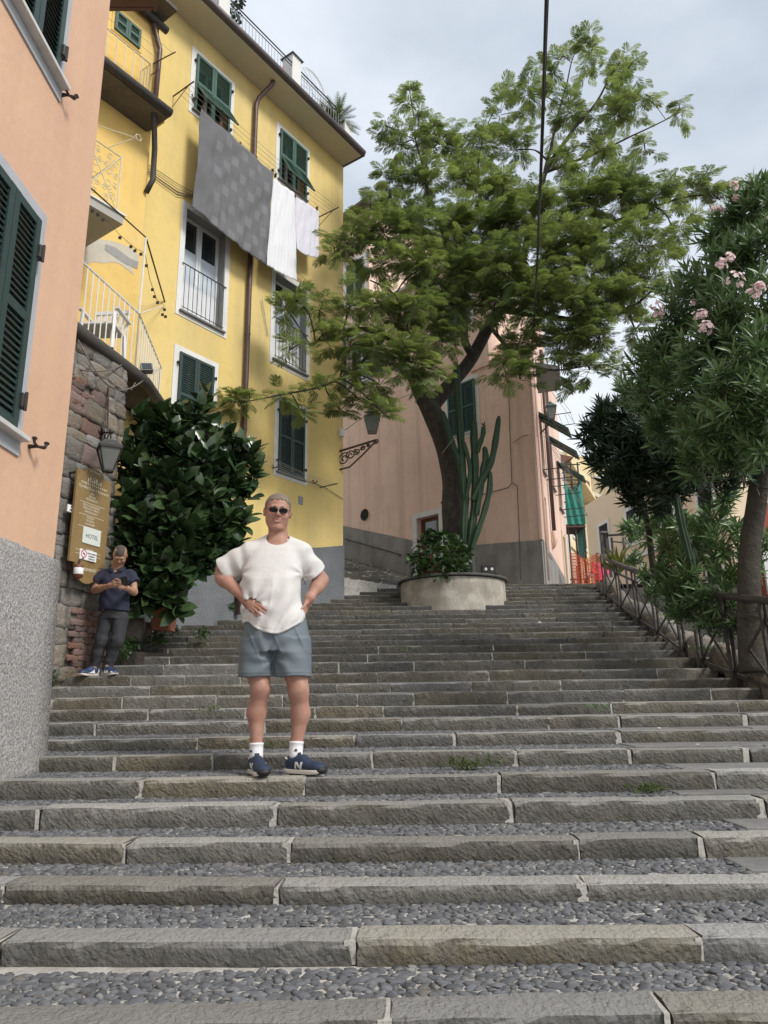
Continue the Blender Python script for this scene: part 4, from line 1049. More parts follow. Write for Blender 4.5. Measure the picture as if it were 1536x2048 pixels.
# terrace railing (white)
zr = zT+1.12
tl = thing('terrace_railing', 'white iron railing round the low terrace above the stone arch', 'railing', (T2.x, T2.y, zT+0.2))
def inset(p, q, t): return p.lerp(q, t)
ctr = Vector(((br.x+T1.x)/2-0.6, (br.y+T1.y)/2+0.4, zT))
def ins(p, d=0.14):
    v = ctr-p; v.z = 0; v.normalize(); return p + v*d
R1, R2, R3 = ins(T1), ins(T2), ins(T3)
Q2 = atz(278, 627, zr); Q3 = atz(325, 742, zr)
Q1 = Q2 + (T1-T2)*1.0
mb = MB(); rail_bars(mb, Q1, Q2, 14, zT+0.18, zr, 0.010); rail_bars(mb, Q2, Q3, 13, zT+0.18, zr, 0.010)
mb.build('balusters', M_WHITEP, tl)
mb = MB(); mb.tube([Q1, Q2, Q3], 0.016, 6); mb.tube([Vector((Q1.x,Q1.y,zT+0.22)), Vector((Q2.x,Q2.y,zT+0.22)), Vector((Q3.x,Q3.y,zT+0.22))], 0.011, 6); mb.build('handrail', M_WHITEP, tl)
# tall corner posts with dark top bar carrying the line of clips
pt = at(292, 475, Q2.y+0.02); pt2 = at(332, 612, Q3.y+0.02)
mb = MB(); mb.tube([Q2, pt], 0.015, 6); mb.tube([Q3, pt2], 0.013, 6); mb.tube([at(282, 626, Q2.y), at(331, 611, Q3.y)], 0.008, 5); mb.build('post', M_WHITEP, tl)
ln = thing('clip_line', 'dark bar and sagging lines with black clips above the terrace corner', 'clothes line', pt)
mb = MB(); mb.tube([at(175, 370, pt.y-1.2), pt], 0.012, 5); mb.tube([pt, pt2], 0.014, 5); mb.build('bar', M_IRON, ln)
L1 = [at(170, 410, pt.y-0.9), at(205, 432, pt.y-0.7), at(240, 470, pt.y-0.4), at(270, 496, pt.y-0.1), at(290, 506, pt.y)]
L2 = [at(290, 506, pt.y), at(300, 560, pt.y+0.4), at(314, 600, pt.y+0.8), at(331, 612, pt2.y)]
MB().tube(L1, 0.005, 4).build('line', M_WIRE, ln); MB().tube(L2, 0.005, 4).build('line', M_WIRE, ln)
for (px, py, dd) in ((185,420,-.8),(196,428,-.75),(206,438,-.7),(240,474,-.4),(262,492,-.15),(270,500,-.1),(282,507,0),(293,530,.2),(305,578,.5),(309,592,.6),(315,604,.8),(329,618,1.0),(325,628,1.0),(331,632,1.0)):
    p = at(px, py, pt.y+dd); MB().box(p.x-0.022, p.x+0.022, p.y-0.01, p.y+0.01, p.z-0.035, p.z+0.01).build('clip', M_IRON, ln)
# folding white plastic chair on the terrace
pc = at(203, 700, Q2.y-0.5); pc.z = zT+0.16
ch = thing('garden_chair', 'white plastic garden chair on the low terrace behind the railing', 'chair', pc)
mb = MB()
for i in range(6): x = pc.x - 0.22 + i*0.088; mb.bar((x, pc.y+0.2, pc.z+0.42), (x+0.02, pc.y+0.30, pc.z+0.82), 0.035, 0.02)
mb.bar((pc.x-0.26, pc.y+0.30, pc.z+0.84), (pc.x+0.26, pc.y+0.30, pc.z+0.86), 0.05, 0.05); mb.build('backrest', M_WHITEP, ch)
MB().bevbox(pc.x-0.24, pc.x+0.24, pc.y-0.22, pc.y+0.22, pc.z+0.39, pc.z+0.43, 0.01).build('seat', M_WHITEP, ch)
mb = MB()
for sx in (-1, 1): mb.bar((pc.x+sx*0.27, pc.y-0.24, pc.z+0.64), (pc.x+sx*0.27, pc.y+0.28, pc.z+0.66), 0.055, 0.03)
mb.build('armrest', M_WHITEP, ch)
for sx in (-1, 1):
    for sy in (-1, 1): MB().bar((pc.x+sx*0.25, pc.y+sy*0.24, pc.z), (pc.x+sx*0.23, pc.y+sy*0.2, pc.z+0.62 if sy < 0 else pc.z+0.42), 0.04, 0.04).build('leg', M_WHITEP, ch)
# floodlight
pf = at(293, 737, 10.15)
flo = thing('floodlight', 'square grey floodlight clamped on the terrace edge', 'floodlight', pf)
ax = Vector((0.8, 0.35, 0.15)).normalized(); ay = Vector((-0.35, 0.75, -0.35)).normalized(); azv = ax.cross(ay).normalized()
MB().obox(pf, ax, ay, azv, 0.085, 0.045, 0.075).build('housing', M_STEELLT, flo); MB().obox(pf-ay*0.047-azv*0.0, ax, ay, azv, 0.07, 0.004, 0.06).build('lens', M_GLASS, flo)
MB().tube([pf+ay*0.05, pf+ay*0.1+Vector((-0.06,0,-0.06)), pf+Vector((-0.12,0.05,-0.13))], 0.012, 6).build('bracket', M_IRON, flo)
# ================================================================== OLD STONE WALL WITH THE SIGN
sw0 = at(200, 1200, 9.47)
SWF = Frame(sw0.x, sw0.y, 17)
g0z = zs(9.1)
wallst = thing('stone_wall', 'old rubble stone and brick pier under the terrace, behind the man with the phone', 'wall', (sw0.x, sw0.y, g0z))
sa, sb = SWF.hit(60, 1250)[0], SWF.hit(241, 900)[0]
sbt = SWF.hit(247, 812)[0]
zWT = SWF.hit(243, 812)[1]
zWTl = SWF.hit(165, 765)[1]
MB(SWF.M).prism([(sa, g0z-0.4), (sb-0.05, g0z-0.4), (sb-0.03, zWT), (sb-0.03, zT), (sa, zT)], 0.055, 0.6).build('mortar_core', M_OLDMORTAR, wallst)
rs = random.Random(21)
def rock(w, h, d, seed, m, blend=0.72):
    bm = bmesh.new(); bmesh.ops.create_cube(bm, size=2); bmesh.ops.subdivide_edges(bm, edges=list(bm.edges), cuts=3, use_grid_fill=True)
    sd_ = Vector((seed*3.7, seed*1.3, 0))
    for v in bm.verts:
        c = v.co.copy(); sp_ = c.normalized()*1.25; c = sp_.lerp(c, blend)
        n = mnoise.noise(c*0.9+sd_)*0.20 + mnoise.noise(c*2.6+sd_)*0.11 + mnoise.noise(c*6+sd_)*0.04
        c *= (1+n); v.co = Vector((c.x*w/2, c.y*d/2, c.z*h/2))
    me = bpy.data.meshes.new('stone'); bm.to_mesh(me); bm.free(); me.materials.append(m)
    me.polygons.foreach_set('use_smooth', [True]*len(me.polygons)); return me
z = g0z-0.05; cnt = 0
while z < zT-0.02:
    h = rs.uniform(0.13, 0.30)
    if z < g0z+0.75: pass
    s = sa - rs.uniform(0, 0.2)
    while s < sb-0.02:
        w = rs.uniform(0.16, 0.46); w = min(w, sb-s+0.02)
        if w < 0.09: break
        cs, cz = s+w/2, z+h/2
        brickzone = (0.98*0+SWF.hit(150, 1300)[0]-0.03 < cs < SWF.hit(192, 1300)[0]+0.06 and z < g0z+0.78) or (zT-0.95 < z < zT-0.62 and cs < sa+0.5)
        if not brickzone:
            if cz < zWT+0.3 or True:
                me = rock(w*1.05, h*1.05, rs.uniform(0.12, 0.17), cnt, M_STONE if rs.random() > 0.05 else M_BRICK)
                p = SWF.P(cs, cz, 0.055+rs.uniform(-0.008, 0.015)); o = bpy.data.objects.new('stone', me); o.location = p; o.rotation_euler = (0, rs.uniform(-.06,.06), math.radians(90-17)); link(o, wallst)
        cnt += 1; s += w
    z += h
bx0, bx1 = SWF.hit(148, 1300)[0]-0.02, SWF.hit(192, 1300)[0]+0.08
z = g0z-0.02; row = 0
while z < g0z+0.80:
    s = bx0 - (0.1 if row % 2 else 0)
    while s < bx1:
        L = rs.uniform(0.17, 0.25); me = rock(min(L, bx1-s+0.06)+0.004, 0.074, 0.13, cnt, M_BRICK, 0.9); cnt += 1
        o = bpy.data.objects.new('brick', me); o.location = SWF.P(s+L/2, z+0.03, 0.045+rs.uniform(-0.01,0.01)); o.rotation_euler = (0, rs.uniform(-.03,.03), math.radians(90-17)); link(o, wallst); s += L
    z += 0.072; row += 1
z = zT-0.95; row = 0
while z < zT-0.6:
    s = sa
    while s < sa+0.5:
        L = rs.uniform(0.2, 0.3); me = rock(L+0.004, 0.078, 0.13, cnt, M_BRICK, 0.9); cnt += 1
        o = bpy.data.objects.new('brick', me); o.location = SWF.P(s+L/2, z+0.03, 0.045+rs.uniform(-0.01,0.01)); o.rotation_euler = (0, rs.uniform(-.05,.05)-0.12, math.radians(90-17)); link(o, wallst); s += L
    z += 0.078; row += 1
# far jamb of the arch and the dark passage behind the plant
MB(SWF.M).box(sb-0.04, 3.4, 1.2, 1.4, g0z-0.2, zT).build('passage_wall', M_STONE, wallst)
# cable loops over the arch
cb2 = thing('hanging_cables', 'loose grey cables looping under the black terrace eave', 'cable', T2)
for pts in ([(152,672,8.6),(175,715,8.6),(205,760,8.8),(235,780,9.2),(262,776,9.6),(285,762,10.0),(294,750,10.2)], [(150,738,8.7),(190,743,8.8),(225,738,9.2),(250,727,9.6),(262,728,9.9)], [(262,728,9.9),(277,742,10.1),(272,762,10.0),(262,780,9.6)], [(150,742,8.9),(200,775,9.2),(243,806,9.7)]):
    P = [at(*p) for p in pts]
    Q = []
    for i in range(len(P)-1):
        for t in (0, 0.33, 0.66):
            p0_, p1_, p2_, p3_ = P[max(i-1,0)], P[i], P[i+1], P[min(i+2,len(P)-1)]
            Q.append(0.5*((2*p1_)+(p2_-p0_)*t+(2*p0_-5*p1_+4*p2_-p3_)*t*t+(3*p1_-p0_-3*p2_+p3_)*t**3))
    Q.append(P[-1]); MB().tube(Q, 0.010, 6).build('cable', M_WIRE, cb2, True)
MB().tube([SWF.P(SWF.hit(211, 775)[0], SWF.hit(211, 775)[1], -0.05), SWF.P(SWF.hit(208, 860)[0], SWF.hit(208, 870)[1], -0.06)], 0.012, 6).build('rod', M_RUSTIRON, cb2)
# wall lantern
def catmull(P, m=4):
    Q = []
    for i in range(len(P)-1):
        for k in range(m):
            t = k/m; p0_, p1_, p2_, p3_ = P[max(i-1,0)], P[i], P[i+1], P[min(i+2,len(P)-1)]
            Q.append(0.5*((2*p1_)+(p2_-p0_)*t+(2*p0_-5*p1_+4*p2_-p3_)*t*t+(3*p1_-p0_-3*p2_+p3_)*t**3))
    Q.append(P[-1]); return Q
sl, zl_ = SWF.hit(201, 874); wl_ = SWF.P(sl, zl_, -0.03); tipl = at(222, 868, wl_.y-0.42)
WL = thing('wall_lantern', 'black iron wall lantern on a scrolled bracket above the brown sign', 'lantern', wl_)
mb = MB(); mb.tube([wl_+Z*0.10, wl_-Z*0.16], [0.03, 0.035], 8); mb.tube([wl_+Z*0.06, tipl+Z*0.02], 0.012, 6); mb.tube(catmull([wl_-Z*0.12, wl_.lerp(tipl,0.4)-Z*0.10, wl_.lerp(tipl,0.75)-Z*0.0, tipl]), 0.009, 5)
mb.tube(scroll(wl_.lerp(tipl, 0.35)-Z*0.03, 0.05, 1.3, (tipl-wl_).normalized(), Z, 1.0), 0.007, 5); mb.tube([tipl+Z*0.03, tipl-Z*0.06], 0.010, 6)
mb.lathe([(0.0, -0.04), (0.03, -0.03), (0.035, 0), (0.0, 0.03)], 10, tipl+Z*0.04)
mb.tube([wl_+Z*0.02, wl_+Z*0.12-SWF.u*0.09-SWF.n*0.05], 0.018, 8)
mb.build('bracket', M_IRON, WL, True)
tb = tipl - Z*0.07; wlt = lantern('lantern_tmp', 'x', 'x', 0.1, 0.05) if False else None
def lantern_parts(t, top, H, R, rot):
    mm = M_IRON; c, s = math.cos(rot), math.sin(rot)
    def sq(r, z): return [Vector((top.x+r*(a*c-b*s), top.y+r*(a*s+b*c), z)) for a, b in ((-1,-1),(1,-1),(1,1),(-1,1))]
    zt_, zb_ = top.z-H*0.30, top.z-H
    T, B = sq(R, zt_), sq(R*0.42, zb_); mb = MB()
    for i in range(4): mb.bar(T[i], B[i], 0.014, 0.014); mb.bar(T[i], T[(i+1)%4], 0.022, 0.03); mb.bar(B[i], B[(i+1)%4], 0.016, 0.02)
    mb.lathe([(0, -H-0.04), (0.012, -H-0.03), (0.008, -H)], 8, top); mb.build('frame', mm, t)
    a = sq(R*1.1, zt_+0.01); b = sq(R*0.5, top.z-H*0.06); MB().add(a+b, [(0,1,5,4),(1,2,6,5),(2,3,7,6),(3,0,4,7),(0,3,2,1),(4,5,6,7)]).build('roof', mat('weathered_tin', (0.10,0.10,0.095), 0.5, (0.07,0.07,0.068), nscale=9, metallic=0.5), t)
    a = sq(R*0.95, zt_-0.005); b = sq(R*0.40, zb_+0.005); MB().add(a+b, [(0,1,5,4),(1,2,6,5),(2,3,7,6),(3,0,4,7)]).build('glass', M_LGLASS, t)
lantern_parts(WL, tb, 0.43, 0.135, 0.5)

# brown board sign with its lettering
M_SIGN = mat('brass_brown_board', (0.27,0.185,0.075), 0.5, (0.225,0.15,0.06), nscale=5, mottle=[(14,0.58,0.75,(0.20,0.085,0.04),0.7)], spec=0.4)
M_LETTER = mat('cream_lettering', (0.72,0.66,0.50), 0.6)
M_CARD = mat('pale_card', (0.66,0.70,0.64), 0.5, (0.62,0.66,0.60)); M_WHITECARD = mat('white_card', (0.80,0.80,0.80), 0.5, (0.78,0.78,0.78))
M_BLACKINK = mat('black_ink', (0.015,0.015,0.02), 0.6); M_GREYINK = mat('grey_ink', (0.16,0.17,0.17), 0.6); M_REDINK = mat('red_ink', (0.55,0.03,0.03), 0.6)
so_ = -0.16
sTL = SWF.hit(155, 936, so_); sTR = SWF.hit(223, 962, so_); sBL = SWF.hit(139, 1121, so_)
sx0, sx1 = (sTL[0]+sBL[0])/2, sTR[0]; sz1, sz0 = sTL[1], sBL[1]
sign = thing('notice_board', 'tall brown board with cream lettering, a HOTEL card and a no-smoking card on it', 'sign', SWF.P(sx0, sz0, so_))
cx_ = (sx0+sx1)/2; W = sx1-sx0
top = [(sx0, sz1), (cx_-W*0.30, sz1)] + [(cx_+W*0.28*math.cos(a), sz1+0.09*math.sin(a)) for a in np.linspace(math.pi, 0, 9)] + [(cx_+W*0.30, sz1), (sx1, sz1)]
bot = [(sx1, sz0)] + [(cx_+W*0.34*math.cos(a), sz0-0.24*math.sin(a)) for a in np.linspace(0, math.pi, 11)] + [(sx0, sz0)]
MB(SWF.M).prism((top+bot)[::-1], so_, so_+0.03).build('board', M_SIGN, sign)
mb = MB(SWF.M)
for s, z in ((sx0+0.03, sz1-0.04), (sx1-0.03, sz1-0.04), (sx0+0.03, sz0+0.04), (sx1-0.03, sz0+0.04)): mb.lathe([(0.0,0.0),(0.008,0.002),(0.0,0.005)], 6, (s, so_-0.004, z)); mb.box(s-0.012, s+0.012, so_+0.03, 0.02, z-0.012, z+0.012)
mb.build('screw', M_IRON, sign)
def text(fr, parent, body, s, z, size, m, off, align='CENTER', name='lettering', sx=1.0, shear=0.0):
    cu = bpy.data.curves.new(name, 'FONT'); cu.body = body; cu.size = size; cu.align_x = align; cu.extrude = 0.0008; cu.shear = shear
    cu.materials.append(m); tmp = bpy.data.objects.new('tmp_text', cu); C.objects.link(tmp); bpy.context.view_layer.update(); me = bpy.data.meshes.new_from_object(tmp.evaluated_get(bpy.context.evaluated_depsgraph_get())); bpy.data.objects.remove(tmp); me.name = name
    if not me.materials: me.materials.append(m)
    o = bpy.data.objects.new(name, me)
    # text lies in its local XY: map X->wall, Y->up
    p = fr.P(s, z, off); M = Matrix(((fr.u.x*sx, 0, -fr.n.x, p.x), (fr.u.y*sx, 0, -fr.n.y, p.y), (0, 1, 0, p.z), (0, 0, 0, 1)))
    link(o, parent); lo, ro, sc_ = M.decompose(); o.location = lo; o.rotation_euler = ro.to_euler(); o.scale = sc_
    return o
H_ = sz1-sz0; tf = so_-0.003
def ty(f): return sz1 - H_*f
text(SWF, sign, 'Via Fieschi', cx_, sz1+0.02, 0.055, M_LETTER, tf)
text(SWF, sign, 'Giardino Bagni e Ristorante', cx_, ty(0.185), 0.058, M_LETTER, tf, sx=0.88)
for i in range(13): s_ = sx0+0.09+i*(W-0.18)/12; MB(SWF.M).add([(s_-0.014, tf, ty(0.115)), (s_+0.014, tf, ty(0.115)), (s_, tf, ty(0.14))], [(0,1,2)]).build('pennant', M_LETTER, sign)
# little crest of figures above the title
crest = MB(SWF.M)
for i in range(7):
    s_ = cx_-0.12+i*0.04; hh = 0.05+0.025*math.sin(i*2.1)
    crest.box(s_-0.010, s_+0.008, tf-0.001, tf+0.001, ty(0.10), ty(0.10)+hh); crest.box(s_-0.014, s_+0.016, tf-0.002, tf, ty(0.10)+hh*0.55, ty(0.10)+hh*0.7)
ring(crest, Vector((cx_, tf, ty(0.055))), 0.026, Fx, Fz, 0.004, 14, 4)
crest.build('crest', M_LETTER, sign)
for body, f in (('BAR', 0.235), ('SERVIZI', 0.27), ('RISTORANTE', 0.305), ('BED & COLAZIONI', 0.375), ('MERCATO TIPICO', 0.41), ('RIMESSAGGIO', 0.445), ('REGINA', 0.505), ('PIZZERIA', 0.54), ('SOLARIUM', 0.575)):
    text(SWF, sign, body, cx_-0.02, ty(f), 0.042, M_LETTER, tf, 'LEFT' if False else 'CENTER', sx=0.9)
for f in (0.335, 0.47, 0.60, 0.86, 0.90): 
    MB(SWF.M).box(cx_-W*0.36, cx_+W*0.36, tf-0.0005, tf+0.001, ty(f)-0.003, ty(f)+0.003).build('rule', M_LETTER, sign)
text(SWF, sign, 'Souvenir', cx_+0.02, sz0-0.08, 0.085, M_LETTER, tf, shear=0.2)
text(SWF, sign, 'Cantine', cx_+0.02, ty(0.845), 0.04, M_LETTER, tf)
hc = [SWF.hit(167, 1051, so_-0.006), SWF.hit(202, 1063, so_-0.006), SWF.hit(164, 1085, so_-0.006), SWF.hit(199, 1094, so_-0.006)]
hs0, hs1, hz1, hz0 = (hc[0][0]+hc[2][0])/2, (hc[1][0]+hc[3][0])/2, (hc[0][1]+hc[1][1])/2, (hc[2][1]+hc[3][1])/2
MB(SWF.M).box(hs0, hs1, so_-0.010, so_-0.002, hz0, hz1).build('hotel_card', M_CARD, sign)
text(SWF, sign, 'HOTEL', (hs0+hs1)/2, (hz0+hz1)/2-0.03, 0.075, M_GREYINK, so_-0.012)
nc = [SWF.hit(160, 1097, so_-0.006), SWF.hit(193, 1105, so_-0.006), SWF.hit(158, 1117, so_-0.006), SWF.hit(191, 1125, so_-0.006)]
ns0, ns1, nz1, nz0 = (nc[0][0]+nc[2][0])/2, (nc[1][0]+nc[3][0])/2, (nc[0][1]+nc[1][1])/2, (nc[2][1]+nc[3][1])/2
MB(SWF.M).box(ns0, ns1, so_-0.012, so_-0.004, nz0, nz1).build('no_smoking_card', M_WHITECARD, sign)
mb = MB(SWF.M); cc = Vector((ns0+(ns1-ns0)*0.23, so_-0.014, (nz0+nz1)/2+0.01)); ring(mb, cc, 0.048, Fx, Fz, 0.005, 20, 4); mb.bar(cc+Vector((-.032,0,.032)), cc+Vector((.032,0,-.032)), 0.008, 0.003, (0,1,0)); mb.build('ban_ring', M_REDINK, sign)
mb = MB(SWF.M); mb.box(cc.x-0.02, cc.x+0.02, so_-0.015, so_-0.013, cc.z-0.005, cc.z+0.005); mb.add([(cc.x-0.04, so_-0.014, cc.z-0.07), (cc.x+0.02, so_-0.014, cc.z-0.07), (cc.x-0.01, so_-0.014, cc.z-0.052)], [(0,1,2)]); mb.build('pictogram', M_BLACKINK, sign)
for i, body in enumerate(('vietato gettare', 'e spegnere', 'mozziconi', 'di sigarette')):
    text(SWF, sign, body, ns0+(ns1-ns0)*0.70, nz1-0.045-i*0.033, 0.030, M_BLACKINK, so_-0.014, sx=0.95)
s36 = SWF.hit(135, 1008, -0.10); s36b = SWF.hit(148, 1028, -0.10)
n36 = thing('house_number_plate', 'small white enamel plate with number 36 beside the brown board', 'number plate', SWF.P(s36[0], s36b[1], -0.10))
MB(SWF.M).bevbox(s36[0], s36b[0]+0.02, -0.115, -0.09, s36b[1], s36[1]+0.0, 0.006).build('plate', M_WHITECARD, n36)
text(SWF, n36, '36', (s36[0]+s36b[0]+0.02)/2, s36b[1]+0.025, 0.14, M_BLACKINK, -0.118, sx=0.72)
# cup ashtray hanging under the board
pa = SWF.P(*SWF.hit(157, 1140, -0.2), -0.2)
ash = thing('wall_ashtray', 'small red brown wall ashtray with a white stripe under the board', 'ashtray', pa)
MB().lathe([(0.03, -0.10), (0.055, -0.09), (0.055, 0.06), (0.045, 0.07)], 14, pa).build('can', M_WOODR, ash, True)
MB().lathe([(0.057, -0.055), (0.059, -0.05), (0.059, 0.02), (0.057, 0.025)], 14, pa).build('band', M_WHITECARD, ash, True)
MB().tube([pa+Z*0.05, pa+Z*0.12, SWF.P(SWF.hit(157, 1128)[0], pa.z+0.13, -0.05)], 0.01, 6).build('hook', M_IRON, ash)
# stone blocks beside the steps
for i, (px, py, d_, w, h, dd, lab) in enumerate(((262, 1262, 10.4, 0.34, 0.34, 0.3, 'squared grey stone block beside the steps behind the man with the phone'), (292, 1266, 10.7, 0.16, 0.30, 0.3, 'narrow upright stone beside the flower pot'), (258, 1238, 10.9, 0.30, 0.13, 0.25, 'flat stone resting on top of the squared block'), (238, 1290, 10.1, 0.14, 0.32, 0.2, 'rough stone stump at the foot of the squared block'))):
    o = bpy.data.objects.new('stone_block', rock(w, h, dd, 60+i, M_STONE, 0.88)); o.location = at(px, py, d_); o.rotation_euler = (0, 0, 0.3); link(o); set_props(o, lab, 'stone', 'loose stones beside the steps')
# solid ground behind the old wall so the pot and plant stand on something
o = MB().zprism([(-6, 9.75), (-3.35, 9.85), (-2.95, 10.6), (-2.75, 11.9), (-6, 11.9)], zs(9)-0.4, zs(10.5)+0.06).build('raised_bed', M_SOIL, kind='structure')

# ================================================================== CENTRE PINK HOUSE
pc_ = at(1090, 1166, 18.2)
FP = Frame(pc_.x, pc_.y, 135)
ph = thing('pink_house', 'pink corner house with green shutters and grey base behind the tree', 'house', (pc_.x, pc_.y, TOPZ))
Pw1 = (-2.92, -1.90, EYE+7.42, EYE+9.0); Pw2 = (-2.92, -1.95, EYE+10.75, EYE+12.3); Pw3 = (-7.45, -6.55, EYE+13.65, EYE+15.3); Pw4 = (-7.45, -6.25, EYE+10.5, EYE+12.3)
dr = (-4.30, -3.42, TOPZ+0.55, EYE+5.22)
Pa = (-4.5, 0.0); zlow = TOPZ-1.0; zTer = EYE+9.35
wall_mesh(FP, -10.5, 0.0, zlow, zTer, [Pw1, dr], M_PINK, depth=0.25).build('wall', M_PINK, ph)
wall_mesh(FP, -10.5, -1.35, zTer, EYE+13.0, [Pw2, Pw4], M_PINK, depth=0.25).build('wall', M_PINK, ph)
wall_mesh(FP, -10.5, -6.3, EYE+13.0, EYE+17.2, [Pw3], M_PINK, depth=0.25).build('wall', M_PINK, ph)
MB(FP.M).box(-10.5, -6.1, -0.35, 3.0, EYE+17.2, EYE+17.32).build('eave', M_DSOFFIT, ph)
MB(FP.M).box(-6.3, -1.2, -0.18, 3.0, EYE+13.0, EYE+13.1).build('cornice', M_GSOFFIT, ph)
FRx = Frame(pc_.x, pc_.y, 21)
def wedge(s0, s1, inset, depth, za, zb):
    a = FP.P(s0, 0, inset); b = FP.P(s1, 0, inset); e = FRx.P(5.3, 0, inset); bb = b if s1 < -1 else FP.P(-0.6, 0, inset)
    c = FP.P(s0, 0, depth+4)
    return MB().zprism([(a.x, a.y), (bb.x, bb.y), (FRx.P(0.8, 0, 0.3).x, FRx.P(0.8, 0, 0.3).y), (e.x, e.y), (c.x, c.y)], za, zb).build('core', M_PINK, ph)
wedge(-10.5, -0.01, 0.3, 6, zlow, zTer-0.01)
MB(FP.M).box(-1.36, -1.352, 0.0, 3.0, zTer, EYE+13.0).build('wall', M_PINK, ph)
MB(FP.M).box(-6.31, -6.302, 0.0, 4.0, EYE+13.0, EYE+17.2).build('wall', M_PINK, ph)
MB(FP.M).box(-10.5, -1.37, 0.3, 3.0, zTer, EYE+12.99).build('core', M_PINK, ph); MB(FP.M).box(-10.5, -6.32, 0.3, 4.0, EYE+13.0, EYE+17.19).build('core', M_PINK, ph)
MB(FP.M).box(-2.0, 0.0, -0.07, 0.0, zTer-0.12, zTer).build('string_course', M_PINK, ph)
# grey base following the side steps
b_ = [FP.hit(*p) for p in ((688, 1052), (820, 1083), (835, 1086), (960, 1082), (1080, 1081))]
pts = [(-10.5, b_[0][1]+0.75), (-10.5, zlow), (0.0, zlow), (0.0, b_[4][1]), (dr[1]+0.14, b_[3][1])]
MB(FP.M).prism([(dr[1]+0.15, zlow), (0.005, zlow), (0.005, b_[4][1]), (dr[1]+0.15, b_[3][1]+0.02)], -0.035, 0.01).build('plinth', M_GREYPLINTH, ph)
MB(FP.M).prism([(-10.5, zlow), (dr[0]-0.15, zlow), (dr[0]-0.15, b_[1][1]), (b_[0][0], b_[0][1]), (-10.5, b_[0][1]+0.9)], -0.035, 0.01).build('plinth', M_GREYPLINTH, ph)
# brownish weathered strip toward the corner
for o_, fl, m_ in ((Pw1, 0, M_SHUT_TEAL), (Pw2, 0, M_SHUT_TEAL), (Pw3, 0, M_SHUT_OL)):
    window(FP, ph, o_, band=0.14, sill='marble'); mid = (o_[0]+o_[1])/2
    for a, b in ((o_[0], mid-0.003), (mid+0.003, o_[1])): shutter_leaf(FP, ph, a, b, o_[2], o_[3], m_, stile=0.06, split=0.5, flap=fl, pitch=0.05, single=False)
o_ = Pw4; window(FP, ph, o_, band=0.14, sill='marble')
for a, b in ((o_[0]-0.62, o_[0]-0.02), (o_[1]+0.02, o_[1]+0.60)): shutter_leaf(FP, ph, a, b, o_[2], o_[3], M_SHUT_TEAL, stile=0.06, split=0.5, pitch=0.05, yc=-0.06, single=False)
# door with stone surround
mb = MB(FP.M); t = 0.16
mb.box(dr[0]-t, dr[0], -0.05, 0.02, dr[2]-0.5, dr[3]+t); mb.box(dr[1], dr[1]+t, -0.05, 0.02, dr[2]-0.5, dr[3]+t); mb.box(dr[0], dr[1], -0.05, 0.02, dr[3], dr[3]+t)
dd_ = mb.build('door_surround', M_WHITETRIM, ph)
dfr = MB(FP.M); dfr.box(dr[0], dr[1], 0.17, 0.22, dr[2], dr[3]).build('door', M_WOODR, ph)
MB(FP.M).box(dr[0]+0.12, dr[1]-0.12, 0.160, 0.169, dr[2]+0.9, dr[3]-0.12).build('door_glass', M_GLASS, ph)
# round hole
sh_, zh_ = FP.hit(730, 1030); mb = MB(FP.M); mb.lathe([(0.0,0.0)], 3) if False else None
hole = MB(); c = FP.P(sh_, zh_, -0.012); pts = [c + FP.u*0.20*math.cos(a) + Z*0.20*math.sin(a) for a in np.linspace(0, 2*math.pi, 25)[:-1]]
hole.add(pts, [list(range(24))]); hole.build('round_opening', M_DARK, ph)
mb = MB(); ring(mb, FP.P(sh_, zh_, -0.01), 0.215, FP.u, Z, 0.02, 28, 6); mb.build('round_surround', M_PINK, ph)
# hand rail on the sloping base
r0, r1 = FP.hit(690, 1078, -0.1), FP.hit(803, 1110, -0.1)
hr = thing('handrail', 'thin dark handrail fixed to the sloping grey base of the pink house', 'handrail', FP.P(r1[0], r1[1], -0.1))
MB(FP.M).tube([(r0[0], -0.1, r0[1]), (r1[0], -0.1, r1[1])], 0.02, 6).build('rail', M_IRON, hr)
mb = MB(FP.M)
for t_ in (0.05, 0.5, 0.95): s_, z_ = r0[0]+(r1[0]-r0[0])*t_, r0[1]+(r1[1]-r0[1])*t_; mb.tube([(s_, -0.1, z_), (s_, -0.08, z_-0.06), (s_, 0.0, z_-0.06)], 0.01, 5)
mb.build('bracket', M_IRON, hr)
# conduits and cables on the pink wall
MB().tube([FP.P(*FP.hit(px, py)[:2], -0.03) for px, py in ((1017, 720), (1020, 840), (1025, 965))], 0.012, 5).build('conduit', M_WIRE, ph)
MB().tube([FP.P(*FP.hit(px, py)[:2], -0.04) for px, py in ((922, 1004), (965, 990), (1018, 976), (1026, 966), (1036, 972), (1040, 1060), (1043, 1160))], 0.014, 5).build('conduit', M_WIRE, ph)
MB().tube([FP.P(*FP.hit(px, py)[:2], -0.04) for px, py in ((1028, 886), (1048, 872), (1058, 871))], 0.010, 5).build('conduit', M_WIRE, ph)
for px, py in ((970, 851), (888, 1008)): s_, z_ = FP.hit(px, py); iron_catch(FP, ph, s_, z_, 1.0)
